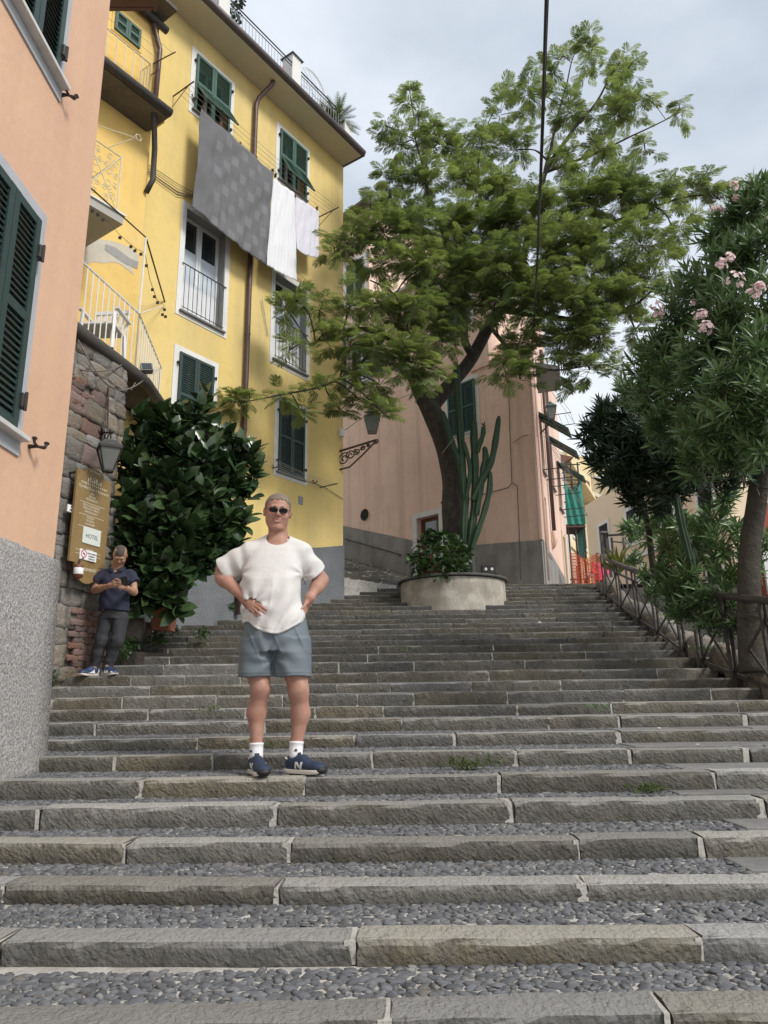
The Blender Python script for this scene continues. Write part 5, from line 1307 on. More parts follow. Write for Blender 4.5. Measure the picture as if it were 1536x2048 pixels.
# right facade
FR_ = Frame(pc_.x, pc_.y, 21)
def pr(px, py, off=0.0): return FR_.hit(px, py, off)
zSl = pr(1083, 782, -0.8)[1]
rw = []
for (pxa, pya, pxb, pyb) in ((1069, 817, 1089, 905), (1107, 792, 1117, 860), (1104, 893, 1115, 960)):
    a = pr(pxa, pya); b = pr(pxb, pyb); rw.append((a[0], max(b[0], a[0]+0.75), a[1]-1.55, a[1]))
z1_ = rw[0][3]; 
cols = [(0.55, 1.35), (2.35, 3.15), (4.0, 4.75)]
def zrow(px, py, s):  # height seen at pixel for wall position s
    return pr(px, py)[1]
RW = [(cols[0][0], cols[0][1], pr(1069, 817)[1]-1.6, pr(1069, 817)[1]), (cols[1][0], cols[1][1], pr(1104, 893)[1]-1.5, pr(1104, 893)[1]), (cols[2][0], cols[2][1], pr(1125, 950)[1]-1.5, pr(1125, 950)[1]), (cols[1][0]+0.1, cols[1][1]+0.1, pr(1107, 792)[1]-1.5, pr(1107, 792)[1])]
zR1 = max(r[3] for r in RW)+0.25
doorR = (4.15, 4.75, TOPZ-0.3, TOPZ+2.2); win0 = (0.75, 1.25, TOPZ+1.0, TOPZ+2.6)
wall_mesh(FR_, 0.0, 5.4, zlow, zR1, RW+[win0, doorR], M_PINK, depth=0.25).build('wall', M_PINK, ph)
MB(FR_.M).box(0.9, 5.39, 0.3, 1.6, zTer, zR1-0.01).build('core', M_PINK, ph) if zR1 > zTer+0.2 else None
gb = [pr(1093, 1098), pr(1142, 1124)]
MB(FR_.M).prism([(0.0, zlow), (4.0, zlow), (4.0, TOPZ+0.75), (0.03, b_[4][1])], -0.04, 0.01).build('plinth', M_GREYPLINTH, ph)
MB(FR_.M).box(-0.14, 0.16, -0.03, 0.03, b_[4][1], zR1).build('corner_band', mat('faded_tan_band', (0.50,0.36,0.29), 0.9, (0.44,0.31,0.25), nscale=2), ph)
MB(FR_.M).box(win0[0]-0.08, win0[1]+0.08, -0.05, 0.0, win0[2]-0.12, win0[2]-0.02).build('sill', M_SLATE, ph)
MB(FR_.M).box(win0[0], win0[1], 0.15, 0.17, win0[2], win0[3]).build('blind', M_GREYTRIM, ph); MB(FR_.M).box(doorR[0], doorR[1], 0.15, 0.17, doorR[2], doorR[3]).build('side_door', M_GREYTRIM, ph)
mb = MB(FR_.M); mb.box(doorR[0]-0.12, doorR[0], -0.03, 0.02, doorR[2], doorR[3]+0.12); mb.box(doorR[1], doorR[1]+0.14, -0.03, 0.02, doorR[2], doorR[3]+0.12); mb.build('door_jamb', M_CREAM2, ph)
for o_ in RW:
    window(FR_, ph, o_, band=0.08, bandm=M_PINK, sill='slate', depth=0.22); mid = (o_[0]+o_[1])/2
    for a, b in ((o_[0], mid-0.003), (mid+0.003, o_[1])):
        R = Matrix.Translation((0, -0.02, o_[3])) @ Matrix.Rotation(math.radians(-52), 4, 'X') @ Matrix.Translation((0, 0.02, -o_[3]))
        shutter_leaf(FR_, ph, a, b, o_[3]-1.0, o_[3], M_SHUT_TEAL, stile=0.05, split=0.45, pitch=0.05, Mx=R, single=False)
# corner terrace slab, seen from below, with railing
zSl = at(1088, 785, 17.5).z
tp_ = [atz(1076, 787, zSl), atz(1122, 780, zSl), atz(1118, 742, zSl), atz(1072, 735, zSl)]
MB().zprism([(p.x, p.y) for p in tp_], zSl, zSl+0.14).build('corner_terrace', M_GSOFFIT, ph)
mb = MB()
for dz in (0.45, 0.95): mb.tube([tp_[0]+Z*dz, tp_[1]+Z*dz, tp_[2]+Z*dz], 0.018, 6)
for p in (tp_[0], tp_[0].lerp(tp_[1], .5), tp_[1], tp_[2]): mb.tube([p+Z*0.1, p+Z*0.97], 0.016, 6)
mb.build('terrace_rail', M_STEELLT, ph)
# pipes on the right facade
s_ = pr(1100, 900)[0]
MB(FR_.M).tube([(1.75, -0.09, zR1), (1.75, -0.09, TOPZ+1.75)], 0.055, 8).build('rain_pipe', M_COPPER, ph, True)
MB(FR_.M).tube([(1.75, -0.09, TOPZ+1.78), (1.75, -0.10, TOPZ+1.5), (1.75, -0.0, TOPZ+1.3)], 0.07, 8).build('pipe_foot', M_PINK, ph, True)
MB(FR_.M).tube([(0.28, -0.06, zR1), (0.28, -0.06, TOPZ+0.2)], 0.035, 8).build('pink_pipe', M_PINK, ph, True)
MB(FR_.M).tube([(2.0, -0.05, TOPZ+5.0), (2.0, -0.05, TOPZ+2.0)], 0.015, 5).build('conduit', M_WIRE, ph)
lantern('lantern', 'green grey lantern standing out from the right face of the pink corner', FR_.P(0.35, pr(1073, 830)[1]+0.25, -0.42), 0.55, 0.13, mat('verdigris', (0.10,0.15,0.13), 0.6, (0.07,0.11,0.10), nscale=9))
MB().tube([FR_.P(0.35, pr(1073, 830)[1]-0.3, -0.42), FR_.P(0.35, pr(1073, 830)[1]-0.55, -0.2), FR_.P(0.35, pr(1073, 830)[1]-0.7, 0.0)], 0.02, 6).build('iron_bracket', M_IRON, None, label='curved iron arm under the lantern on the pink corner', cat='lamp bracket')
# clothes frames sticking out into the street
cf = thing('drying_rack', 'iron clothes-drying frames with wires sticking out over the side street', 'clothes line', FR_.P(2.5, TOPZ+4))
for s_, z_ in ((0.5, RW[0][2]-0.1), (2.3, RW[1][2]-0.1), (2.4, RW[3][2]-0.1), (4.0, RW[2][2]-0.1)):
    mb = MB(FR_.M); mb.tube([(s_, 0, z_), (s_, -0.75, z_)], 0.014, 5); mb.tube([(s_+1.0, 0, z_), (s_+1.0, -0.75, z_)], 0.014, 5); mb.build('arm', M_IRON, cf)
    mb = MB(FR_.M)
    for o_ in (-0.2, -0.38, -0.56, -0.73): mb.tube([(s_, o_, z_), (s_+1.0, o_, z_)], 0.005, 4)
    mb.tube([(s_, -0.75, z_), (s_, -0.05, z_+1.3)], 0.006, 4); mb.tube([(s_+1, -0.75, z_), (s_+1, -0.05, z_+1.3)], 0.006, 4)
    mb.build('line', M_WIRE, cf)
# thick overhead cable from the terrace corner to over the camera
ovc = thing('overhead_cable', 'thick black overhead cable running up out of the picture in front of the tree', 'cable', at(1063, 700, 17.2))
a = at(1064, 695, 16.9); b = at(1093, -20, 4.2)
P = [a.lerp(b, t) for t in np.linspace(0, 1, 20)]
P = [p + Z*(-0.22*4*t*(1-t)) for p, t in zip(P, np.linspace(0, 1, 20))]
MB().tube(P + [b+(b-P[-2]).normalized()*6], 0.013, 6).build('cable', M_CABLE, ovc, True)
MB().tube([p+Vector((0.016, 0, -0.012*math.sin(i*1.3))) for i, p in enumerate(P)] + [b+(b-P[-2]).normalized()*6+Vector((.016,0,0))], 0.006, 5).build('strand', M_CABLE, ovc, True)

# side steps climbing left between the two houses
ss_ = []
st2 = MB(FP.M)
side = None
for j in range(14):
    s1 = -2.3 - 0.40*j; z = TOPZ + 0.13*(j+1)
    st2.box(-11.5, s1, -6.6, 0.02, z-1.3, z-0.006)
side = st2.build('side_steps', M_MORTAR, kind='structure')
for j in range(14):
    s1 = -2.3 - 0.40*j; z = TOPZ + 0.13*(j+1); x = -6.6; rr = random.Random(j+90)
    while x < -0.1:
        L = rr.uniform(0.8, 1.5); x2 = min(x+L, -0.05)
        me = kerb_mesh(x2-x-0.012, 0.26, 0.15, 900+j*17+int(x*7))
        o = bpy.data.objects.new('kerb_stone', me)
        # front of the kerb faces +u (down to the right)
        p = FP.P(s1+0.012, z, (x+x2)/2); o.location = p; o.rotation_euler = (0, 0, math.atan2(FP.n.y, FP.n.x)); link(o, side); x = x2
# ================================================================== PLANTER
pl0 = at(907, 1192, 14.3); PR_ = 1.07
zpb = zs(14.9)-0.2; zpr = 0
plc = Vector((pl0.x, 16.05, 0)); 
PR_ = (at(1012, 1170, 15.9).x - at(801, 1170, 15.9).x)/2; plc.x = (at(1012, 1170, 15.9).x + at(801, 1170, 15.9).x)/2
zpr = at(907, 1150, 16.05-PR_).z
planter = thing('round_planter', 'round rendered concrete planter with dark rim holding the tree and cacti', 'planter', (plc.x, plc.y, zpb))
MB().lathe([(PR_+0.02, zpb), (PR_, zpb+0.4), (PR_-0.01, zpr-0.02), (PR_-0.2, zpr-0.01), (PR_-0.2, zpr-0.3)], 56, plc).build('body', M_CONCRETE, planter, True)
smooth_by_angle(planter.children[0], 50)
mb = MB(); n = 56; prof = [(PR_-0.22, 0.0), (PR_+0.055, 0.0), (PR_+0.065, 0.02), (PR_+0.055, 0.045), (PR_-0.20, 0.05)]
mb.lathe([(r, zpr+z) for r, z in prof], n, plc); 
o = mb.build('rim', mat('dark_stone_rim', (0.10,0.098,0.09), 0.8, (0.06,0.058,0.052), nscale=5, bump=(40, 0.4, 0.006, 4)), planter)
MB().lathe([(0.0, zpr-0.10), (PR_-0.2, zpr-0.10), (PR_-0.19, zpr-0.12)], 24, plc).build('soil', M_SOIL, planter)
p = at(977, 1138, 16.4)
bx = thing('meter_box', 'small dark box with two round white dials at the back of the planter', 'box', p)
MB().bevbox(p.x-0.16, p.x+0.18, p.y, p.y+0.15, p.z-0.12, p.z+0.10, 0.01).build('case', M_IRON, bx)
for dx in (-0.06, 0.08): MB().tube([(p.x+dx, p.y-0.006, p.z), (p.x+dx, p.y+0.01, p.z)], 0.035, 10).build('dial', M_WHITEP, bx)

# ================================================================== FAR STREET
def simple_win(fr, parent, s0, s1, z0, z1, m, surround=None, sh=None):
    mb = MB(fr.M); mb.box(s0, s1, -0.012, 0.02, z0, z1); w = mb.build('window', m, parent)
    if surround:
        t = 0.16; q = MB(fr.M); q.box(s0-t, s0, -0.05, 0.01, z0-t, z1+t); q.box(s1, s1+t, -0.05, 0.01, z0-t, z1+t); q.box(s0, s1, -0.05, 0.01, z1, z1+t); q.box(s0, s1, -0.08, 0.01, z0-t, z0); q.build('surround', surround, w)
    if sh:
        q = MB(fr.M); mid = (s0+s1)/2; q.box(s0, mid-0.01, -0.05, -0.013, z0, z1); q.box(mid+0.01, s1, -0.05, -0.013, z0, z1)
        n = 12
        for i in range(n): q.box(s0+0.06, s1-0.06, -0.06, -0.051, z0+(z1-z0)*(i+0.3)/n, z0+(z1-z0)*(i+0.7)/n)
        q.build('shutters', sh, w)
    return w
# cream house with scaffold in front
F1 = Frame(10.6, 42.0, 24)
fh = thing('cream_house', 'cream house down the side street with tan eave and iron balcony', 'house', (10.6, 42, TOPZ))
h1z = at(1182, 1003, 50.3).z
s_end = 9.2
MB(F1.M).box(-1.5, s_end, 0, 9, TOPZ-0.5, h1z).build('wall', M_CREAM2, fh); MB(F1.M).box(-1.8, s_end+0.3, -0.9, 9, h1z, h1z+0.3).build('eave', M_CREAM, fh)
for s_ in (1.0, 3.4, 5.8, 8.0):
    for z_ in (TOPZ+3.4, TOPZ+7.2): simple_win(F1, fh, s_, s_+0.9, z_, z_+1.9, M_DARK, M_WHITETRIM)
mb = MB(F1.M); mb.box(-1.5, s_end, -0.12, 0.0, TOPZ+6.2, TOPZ+6.5); mb.tube([(4.9, -0.15, h1z), (4.9, -0.15, TOPZ)], 0.08, 6); mb.build('moulding', M_CREAM, fh)
mb = MB(F1.M); zb = TOPZ+3.3; mb.box(7.0, 9.1, -1.0, 0.0, zb-0.16, zb); mb.build('balcony_slab', M_GSOFFIT, fh)
mb = MB(F1.M); rail_bars(mb, (7.0, -0.95, 0), (9.1, -0.95, 0), 16, zb, zb+1.0, 0.018); rail_bars(mb, (7.0, -0.95, 0), (7.0, 0, 0), 6, zb, zb+1, 0.018); mb.tube([(7.0, 0, zb+1), (7.0, -0.95, zb+1), (9.1, -0.95, zb+1), (9.1, 0, zb+1)], 0.03, 5); mb.build('balcony_rail', M_IRON, fh)
# yellow house beyond, flat projecting terrace
p2 = F1.P(s_end+0.1, 0, 0.3); F2 = Frame(p2.x, p2.y, 40)
fh2 = thing('far_yellow_house', 'bright yellow house at the bend of the street with overhanging roof terrace', 'house', (p2.x, p2.y, TOPZ))
h2z = at(1190, 1002, p2.y+0.5).z
MB(F2.M).box(0, 7.5, 0, 9, TOPZ-0.5, h2z).build('wall', M_YELLOW, fh2)
MB(F2.M).box(-0.4, 7.9, -1.3, 9, h2z, h2z+0.28).build('terrace_slab', M_SOFFIT, fh2)
mb = MB(F2.M); rail_bars(mb, (-0.3, -1.2, 0), (7.8, -1.2, 0), 40, h2z+0.28, h2z+1.35, 0.022, 4); mb.tube([(-0.3, -1.2, h2z+1.35), (7.8, -1.2, h2z+1.35)], 0.035, 5); mb.build('terrace_rail', M_RUSTIRON, fh2)
MB(F2.M).box(0.6, 7.5, 1.2, 9, h2z+0.28, h2z+3.2).build('upper_storey', M_CREAM, fh2)
for s_, z_ in ((1.2, h2z-3.0), (4.6, h2z-3.0), (4.4, h2z-7.0)): simple_win(F2, fh2, s_, s_+1.0, z_, z_+1.9, M_DARK, None, M_WOODEAVE)
for s_ in (1.0, 3.6): simple_win(Frame(F2.P(0,0,1.18).x, F2.P(0,0,1.18).y, 40), fh2, s_, s_+1.1, h2z+0.5, h2z+2.6, M_DARK, None, M_WOODR)
MB(F2.M).tube([(3.2, -0.12, h2z), (3.2, -0.12, TOPZ)], 0.09, 6).build('rain_pipe', M_COPPER, fh2)
# tall pale yellow block further up
F4 = Frame(14.0, 66, 62)
fh3 = thing('tall_yellow_block', 'tall plain pale yellow block rising behind the street with a grey ledge', 'house', (14, 66, TOPZ))
h3z = at(1150, 905, 68).z
MB(F4.M).box(-2.0, 12, 0, 10, TOPZ, h3z).build('wall', M_CREAM, fh3); MB(F4.M).box(-2.1, 12, -0.2, 0.0, at(1150, 936, 67).z-0.2, at(1150, 936, 67).z).build('ledge', M_GSOFFIT, fh3)
fr2 = thing('red_roof_house', 'small white house end with red brown tiled roof edge beyond the pink house', 'house', at(1135, 925, 44))
pA = at(1121, 940, 40); MB().box(pA.x-1.2, pA.x+0.25, 40, 44, TOPZ, at(1121, 907, 40).z).build('wall', M_WHITETRIM, fr2)
pB = at(1142, 915, 40); MB().add([(pA.x-1.2, 39.4, at(1121, 906, 40).z), (pB.x, 39.4, at(1142, 914, 39.4).z), (pB.x, 44, at(1142, 914, 39.4).z), (pA.x-1.2, 44, at(1121, 906, 40).z+0.2), (pA.x-1.2, 39.4, at(1121, 922, 40).z), (pB.x-0.5, 39.4, at(1134, 922, 39.4).z)], [(0,1,2,3),(0,4,5,1)]).build('roof', M_WOODR, fr2)
# scaffold with green net on the street side
sc = thing('scaffold', 'steel scaffold tower wrapped in green netting in front of the cream house', 'scaffold', at(1150, 1165, 30))
M_GNET = mat('green_net', (0.05,0.24,0.19), 0.8, (0.02,0.22,0.17), nscale=3)
d0 = 30.0; zN0, zN1 = at(1150, 1050, d0).z, at(1150, 960, d0).z
xa_, xb_ = at(1137, 1060, d0).x, at(1166, 1060, d0).x
mb = MB()
for x in (xa_, (xa_+xb_)/2, xb_):
    for y in (d0, d0+1.2): mb.tube([(x, y, TOPZ), (x, y, zN1+0.8)], 0.035, 6)
for z in (TOPZ+1.0, TOPZ+2.0, zN0, zN0+1.0, zN1, zN1+0.7):
    for y in (d0, d0+1.2): mb.tube([(xa_-0.1, y, z), (xb_+0.1, y, z)], 0.03, 5)
mb.tube([(xa_, d0, TOPZ), (xb_, d0, TOPZ+2.2)], 0.025, 5); mb.tube([(xb_, d0, TOPZ), (xa_, d0, TOPZ+2.2)], 0.025, 5); mb.tube([(xa_, d0, zN0), (xb_, d0, zN1)], 0.025, 5)
mb.build('poles', M_IRON, sc); MB().box(xa_-0.1, xb_+0.1, d0-0.1, d0+1.3, zN0-0.12, zN0-0.04).build('deck', M_WOODEAVE, sc)
V = []; F = []
for i in range(15):
    for j in range(9):
        u = i/14; v = j/8; top_ = zN1 - 0.55*math.sin(u*math.pi)*1.0
        V.append((xa_-0.06+(xb_-xa_+0.16)*u, d0-0.10+0.06*math.sin(u*17+v*5), zN0+(top_-zN0)*v))
for i in range(14):
    for j in range(8): a = i*9+j; F.append((a, a+9, a+10, a+1))
MB().add(V, F).build('net', M_GNET, sc, True)
V2 = [(xb_+0.06, d0-0.05, zN0-1.5), (xb_+0.06, d0+1.2, zN0-1.2), (xb_+0.06, d0+1.2, zN1), (xb_+0.06, d0-0.05, zN1)]
MB().add(V2, [(0,1,2,3)]).build('net', M_GNET, sc)
# orange mesh fence at the top of the stairs
of = thing('orange_mesh_fence', 'bright orange plastic mesh barrier at the top of the steps', 'barrier', at(1180, 1165, 19.8))
M_ORANGE = mat('orange_plastic_mesh', (0.62,0.12,0.045), 0.7, (0.50,0.09,0.035), nscale=6)
fa, fb = at(1146, 1165, 20.3), at(1199, 1165, 20.6); H = at(1170, 1106, 20.4).z - TOPZ
mb = MB(); n = 34
for i in range(n+1):
    t = i/n; p = fa.lerp(fb, t); wv = 0.03*math.sin(i*0.9); hh = H*(0.93+0.06*math.sin(t*7+1))
    mb.tube([(p.x, p.y+wv, TOPZ), (p.x+0.01*math.sin(i), p.y+wv*1.5, TOPZ+hh*0.5), (p.x, p.y+wv, TOPZ+hh)], 0.0062, 4)
for j in range(15):
    v = j/14
    mb.tube([(fa.x+(fb.x-fa.x)*i/12, fa.y+(fb.y-fa.y)*i/12+0.03*math.sin(i*2.5), TOPZ+v*H*(0.93+0.06*math.sin(i/12*7+1))) for i in range(13)], 0.009 if j % 4 else 0.014, 4)
o = mb.build('mesh', M_ORANGE, of); o['kind'] = 'stuff'
for t in (0.0, 0.33, 0.52, 1.0): p = fa.lerp(fb, t); MB().tube([(p.x, p.y+0.05, TOPZ-0.1), (p.x, p.y+0.05, TOPZ+H+0.05)], 0.02, 6).build('stake', M_RUSTIRON, of)
# pale houses on the right, seen through the bushes
F3 = Frame(12.2, 24, 186)   # runs toward the camera on the right
fh5 = thing('pale_street_house', 'long pale tan house seen through the bushes right of the steps', 'house', (12, 30, TOPZ))
F3 = Frame(10.6, 37.0, 172)
MB(F3.M).box(0, 12, 0, 8, TOPZ-2.5, TOPZ+7.0).build('wall', M_CREAM2, fh5)
for s_ in (1.5, 4.5, 7.5, 10.3):
    for z_ in (TOPZ+0.7, TOPZ+4.0): simple_win(F3, fh5, s_, s_+1.0, z_, z_+1.5, M_DARK, M_WHITETRIM)
MB(F3.M).box(0, 12, -0.12, 0, TOPZ+3.2, TOPZ+3.42).build('string_course', M_WHITETRIM, fh5)
p = at(1530, 1050, 13); rb_ = thing('red_shop_front', 'brick red building edge at the right border behind the trunk', 'house', (p.x+1, 13.5, TOPZ))
MB().box(at(1519, 1050, 14).x, at(1519, 1050, 14).x+3, 14, 14.3, at(1530, 1100, 14).z-2, at(1530, 1006, 14).z).build('wall', mat('brick_red_paint', (0.34,0.08,0.05), 0.8, (0.28,0.065,0.042), nscale=3), rb_)
MB().box(at(1522, 1070, 13.9).x, at(1522, 1070, 13.9).x+0.5, 13.93, 13.99, at(1530, 1098, 14).z-0.9, at(1530, 1078, 14).z).build('window', M_WHITETRIM, rb_)
# wooded hill far away
V = []; F = []
for j in range(12):
    for i in range(30):
        x = -60 + i*8; y = 150 + j*8
        h = TOPZ + 46*math.exp(-((x-70)/70)**2)*math.exp(-((y-215)/50)**2) + 3*mnoise.noise(Vector((x*0.05, y*0.05, 0)))
        V.append((x, y, h))
for j in range(11):
    for i in range(29): a = j*30+i; F.append((a, a+1, a+31, a+30))
M_HILL = mat('wooded_hill', (0.075,0.11,0.045), 0.95, (0.045,0.07,0.03), nscale=0.25, bump=(0.6, 1.0, 1.5, 6))
o = bpy.data.objects.new('hill', mesh_from('hill', V, F, M_HILL, True)); link(o); o['kind'] = 'structure'

# ================================================================== STEEL RAILING
rail = thing('stair_railing', 'dark steel railing with crossed bars along the right side of the steps', 'railing', (railx(10), 10, zs(10)))
def post(x, y, h, lean=0.0, base=None):
    z0 = (base if base is not None else zs(y)) - 0.05
    mb = MB()
    for dx in (-0.028, 0.028): mb.bar((x+dx, y, z0), (x+dx-lean, y, z0+h), 0.02, 0.055, (0, 1, 0))
    mb.build('post', M_STEEL, rail)
    return Vector((x-lean, y, z0+h)), Vector((x, y, z0))
ys1 = [7.35, 8.25, 9.15]; ys2 = [9.75, 11.3, 12.8, 14.4, 16.0]
def run(ys, x_extend=None):
    T = []
    for y in ys:
        x = railx(y); T.append(post(x, y, 1.02, 0.03, base=float(np.interp(y, [s[0]+0.3 for s in STEPS], [s[1] for s in STEPS]))))
    for i in range(len(T)-1):
        (ta, ba), (tb, bb) = T[i], T[i+1]
        MB().bar(ta-Z*0.17, tb-Z*0.17, 0.018, 0.04).build('upper_bar', M_STEEL, rail)
        MB().bar(ba+Z*0.16, bb+Z*0.16, 0.018, 0.04).build('lower_bar', M_STEEL, rail)
        MB().bar(ta-Z*0.19, bb+Z*0.18, 0.016, 0.032).build('cross_bar', M_STEEL, rail)
        MB().bar(ba+Z*0.18, tb-Z*0.19, 0.014, 0.030).build('cross_bar', M_IRON, rail)
    P = [t[0]+Z*0.02 for t in T]
    return T, P
T1_, P1_ = run([6.4] + ys1)
MB().tube([P1_[0]-Vector((0, .6, .1))] + P1_ + [P1_[-1]+Vector((0.02, 0.35, 0.05))], 0.042, 10).build('handrail', M_STEEL, rail, True)
T2_, P2_ = run(ys2)
MB().tube([P2_[0]-Vector((0.0, 0.25, 0.04))] + P2_, 0.045, 10).build('handrail', M_STEEL, rail, True)
tp = P2_[-1]
# top return of the railing, flat, toward the left
pA, pB = at(1206, 1068, 17.0), at(1245, 1070, 16.3)
gate = thing('railing_end_frame', 'flat end panel of the steel railing with twin posts at the top landing', 'railing', (pA.x, 17, TOPZ))
for px in (1203, 1213): 
    p = at(px, 1068, 17.0); q = at(px+10, 1160, 17.0); MB().bar((q.x, 17.0, TOPZ-0.1), p, 0.06, 0.05, (0,1,0)).build('post', M_STEEL, gate)
MB().tube([at(1201, 1066, 17.0), at(1216, 1066, 17.0)], 0.05, 8).build('cap', M_STEEL, gate); MB().bar(at(1213, 1071, 17.0), at(1247, 1069, 16.2), 0.03, 0.05).build('top_bar', M_STEEL, gate)
MB().bar(at(1222, 1083, 16.8), at(1247, 1085, 16.2), 0.02, 0.03).build('lower_bar', M_STEEL, gate)
for px in (1223, 1246): p = at(px, 1075, 16.6); MB().bar((at(px+8, 1165, 16.6).x, 16.6, TOPZ-0.3), p, 0.045, 0.03, (0,1,0)).build('post', M_STEEL, gate)
# ================================================================== VEGETATION
RV = np.random.RandomState(33)
def nrm(a): return a/np.maximum(np.linalg.norm(a, axis=-1, keepdims=True), 1e-9)
def leaf_arrays(L=1.0, W=0.4, rows=6, fold=0.25, droop=0.18, prof=None, curl=0.0):
    """flat leaf along +Y, folded on the midrib; unit length"""
    V = []; F = []
    for i in range(rows+1):
        t = i/rows; w = prof(t)*W/2; z = -droop*t*t + curl*math.sin(t*6)
        V += [(-w, t*L, z+fold*w), (0, t*L, z), (w, t*L, z+fold*w)]
    for i in range(rows):
        a = 3*i; F += [(a, a+1, a+4, a+3), (a+1, a+2, a+5, a+4)]
    return np.array(V), np.array(F)
def place(VL, P, T, Nn, S):
    """batch place leaf arrays: positions P, axis T, normal hint Nn, scale S -> verts (n,m,3)"""
    T = nrm(T); X = nrm(np.cross(T, Nn)); Z_ = np.cross(X, T)
    V = VL[None, :, :]*S[:, None, None]
    return P[:, None, :] + V[..., 0:1]*X[:, None, :] + V[..., 1:2]*T[:, None, :] + V[..., 2:3]*Z_[:, None, :]
def leafset(parent, VL, FL_, P, T, Nn, S, m, n_ind=290, single='leaf', mass_='leaves', sm=True, mind=None):
    P = np.asarray(P); T = nrm(np.asarray(T)); Nn = np.asarray(Nn); S = np.asarray(S)
    cam_ = np.array([0, 0, EYE]); d = np.linalg.norm(P-cam_, axis=1)
    # how large a leaf shows: size over distance, facing, and being on the near side
    X = nrm(np.cross(T, Nn)); Z_ = np.cross(X, T); view = nrm(P-cam_)
    face = np.abs((Z_*view).sum(1))
    score = S/d*(0.35+face) - 0.035*(d-d.min())*S.mean()/d.mean()*2
    px = P[:, 0]/P[:, 1]; vis = (np.abs(px) < 0.54); score = score - (~vis)*10
    order = np.argsort(-score); ind = order[:n_ind]; rest = order[n_ind:]
    if len(rest):
        V = place(VL, P[rest], T[rest], Nn[rest], S[rest]).reshape(-1, 3)
        F = (FL_[None] + (np.arange(len(rest))*len(VL))[:, None, None]).reshape(-1, FL_.shape[1])
        o = bpy.data.objects.new(mass_, mesh_np(mass_, V, F, m, sm, FL_.shape[1])); link(o, parent); o['kind'] = 'stuff'
    if n_ind:
        me = mesh_np(single, VL, FL_, m, sm, FL_.shape[1]); inv = world_of(parent).inverted()
        for j in ind:
            M = Matrix(((X[j,0]*S[j], T[j,0]*S[j], Z_[j,0]*S[j], P[j,0]), (X[j,1]*S[j], T[j,1]*S[j], Z_[j,1]*S[j], P[j,1]), (X[j,2]*S[j], T[j,2]*S[j], Z_[j,2]*S[j], P[j,2]), (0,0,0,1)))
            o = bpy.data.objects.new(single, me); C.objects.link(o); o.parent = parent
            lo, ro, sc_ = (inv @ M).decompose(); o.location = lo; o.rotation_euler = ro.to_euler(); o.scale = sc_
def rdir(n, up=0.0, rs=RV):
    v = nrm(rs.normal(size=(n, 3))); v[:, 2] += up; return nrm(v)
def at_np(px, py, d): v = at(px, py, d); return np.array([v.x, v.y, v.z])

M_BARK = mat('dark_bark', (0.050,0.042,0.034), 0.95, (0.026,0.022,0.018), nscale=8, mottle=[(5,0.52,0.7,(0.095,0.085,0.065),0.5)], streak=(16,1.5,0.45,0.7,(0.09,0.075,0.058),0.5), bump=[(14,0.8,0.03,6),(50,0.6,0.01,4)])
M_BARK2 = mat('pale_rough_bark', (0.07,0.060,0.045), 0.95, (0.04,0.034,0.026), nscale=12, bump=[(22,0.9,0.03,6),(60,0.6,0.01,4)])
M_STEM = mat('green_stem', (0.07,0.08,0.035), 0.7, (0.05,0.055,0.03), nscale=8)
M_FROND = leafmat('feathery_leaf', (0.235,0.285,0.135), (0.13,0.18,0.085), rough=0.6, tr=0.5, spec=0.3, rand=0.25, tcol=(1.25,1.25,0.6), nscale=0.9)
M_FICUS = leafmat('rubber_leaf', (0.022,0.046,0.020), (0.055,0.095,0.033), rough=0.26, tr=0.05, spec=0.6, rand=0.35, nscale=2.5)
M_OLE = leafmat('oleander_leaf', (0.125,0.205,0.072), (0.078,0.14,0.05), rough=0.36, tr=0.25, spec=0.6, rand=0.35, nscale=1.5)
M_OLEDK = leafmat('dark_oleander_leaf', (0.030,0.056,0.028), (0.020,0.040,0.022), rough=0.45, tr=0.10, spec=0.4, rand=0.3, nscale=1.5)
M_BUSH = leafmat('fresh_shrub_leaf', (0.055,0.115,0.025), (0.030,0.066,0.018), rough=0.45, tr=0.22, rand=0.3, nscale=4)
M_GRASS = leafmat('weed_leaf', (0.12,0.17,0.035), (0.07,0.11,0.025), rough=0.6, tr=0.3, rand=0.3)
M_YGREEN = leafmat('yellow_green_leaf', (0.22,0.22,0.04), (0.11,0.14,0.03), rough=0.5, tr=0.25, rand=0.3)
M_CACT = mat('cactus_skin', (0.020,0.045,0.024), 0.65, (0.036,0.068,0.032), nscale=3, mottle=[(9,0.6,0.8,(0.12,0.12,0.07),0.4)], spec=0.35)
M_CACTB = mat('cactus_old_skin', (0.055,0.06,0.045), 0.85, (0.035,0.04,0.03), nscale=9)
M_PETAL = leafmat('pale_pink_petal', (0.78,0.55,0.56), (0.80,0.68,0.66), rough=0.6, tr=0.3, rand=0.1)

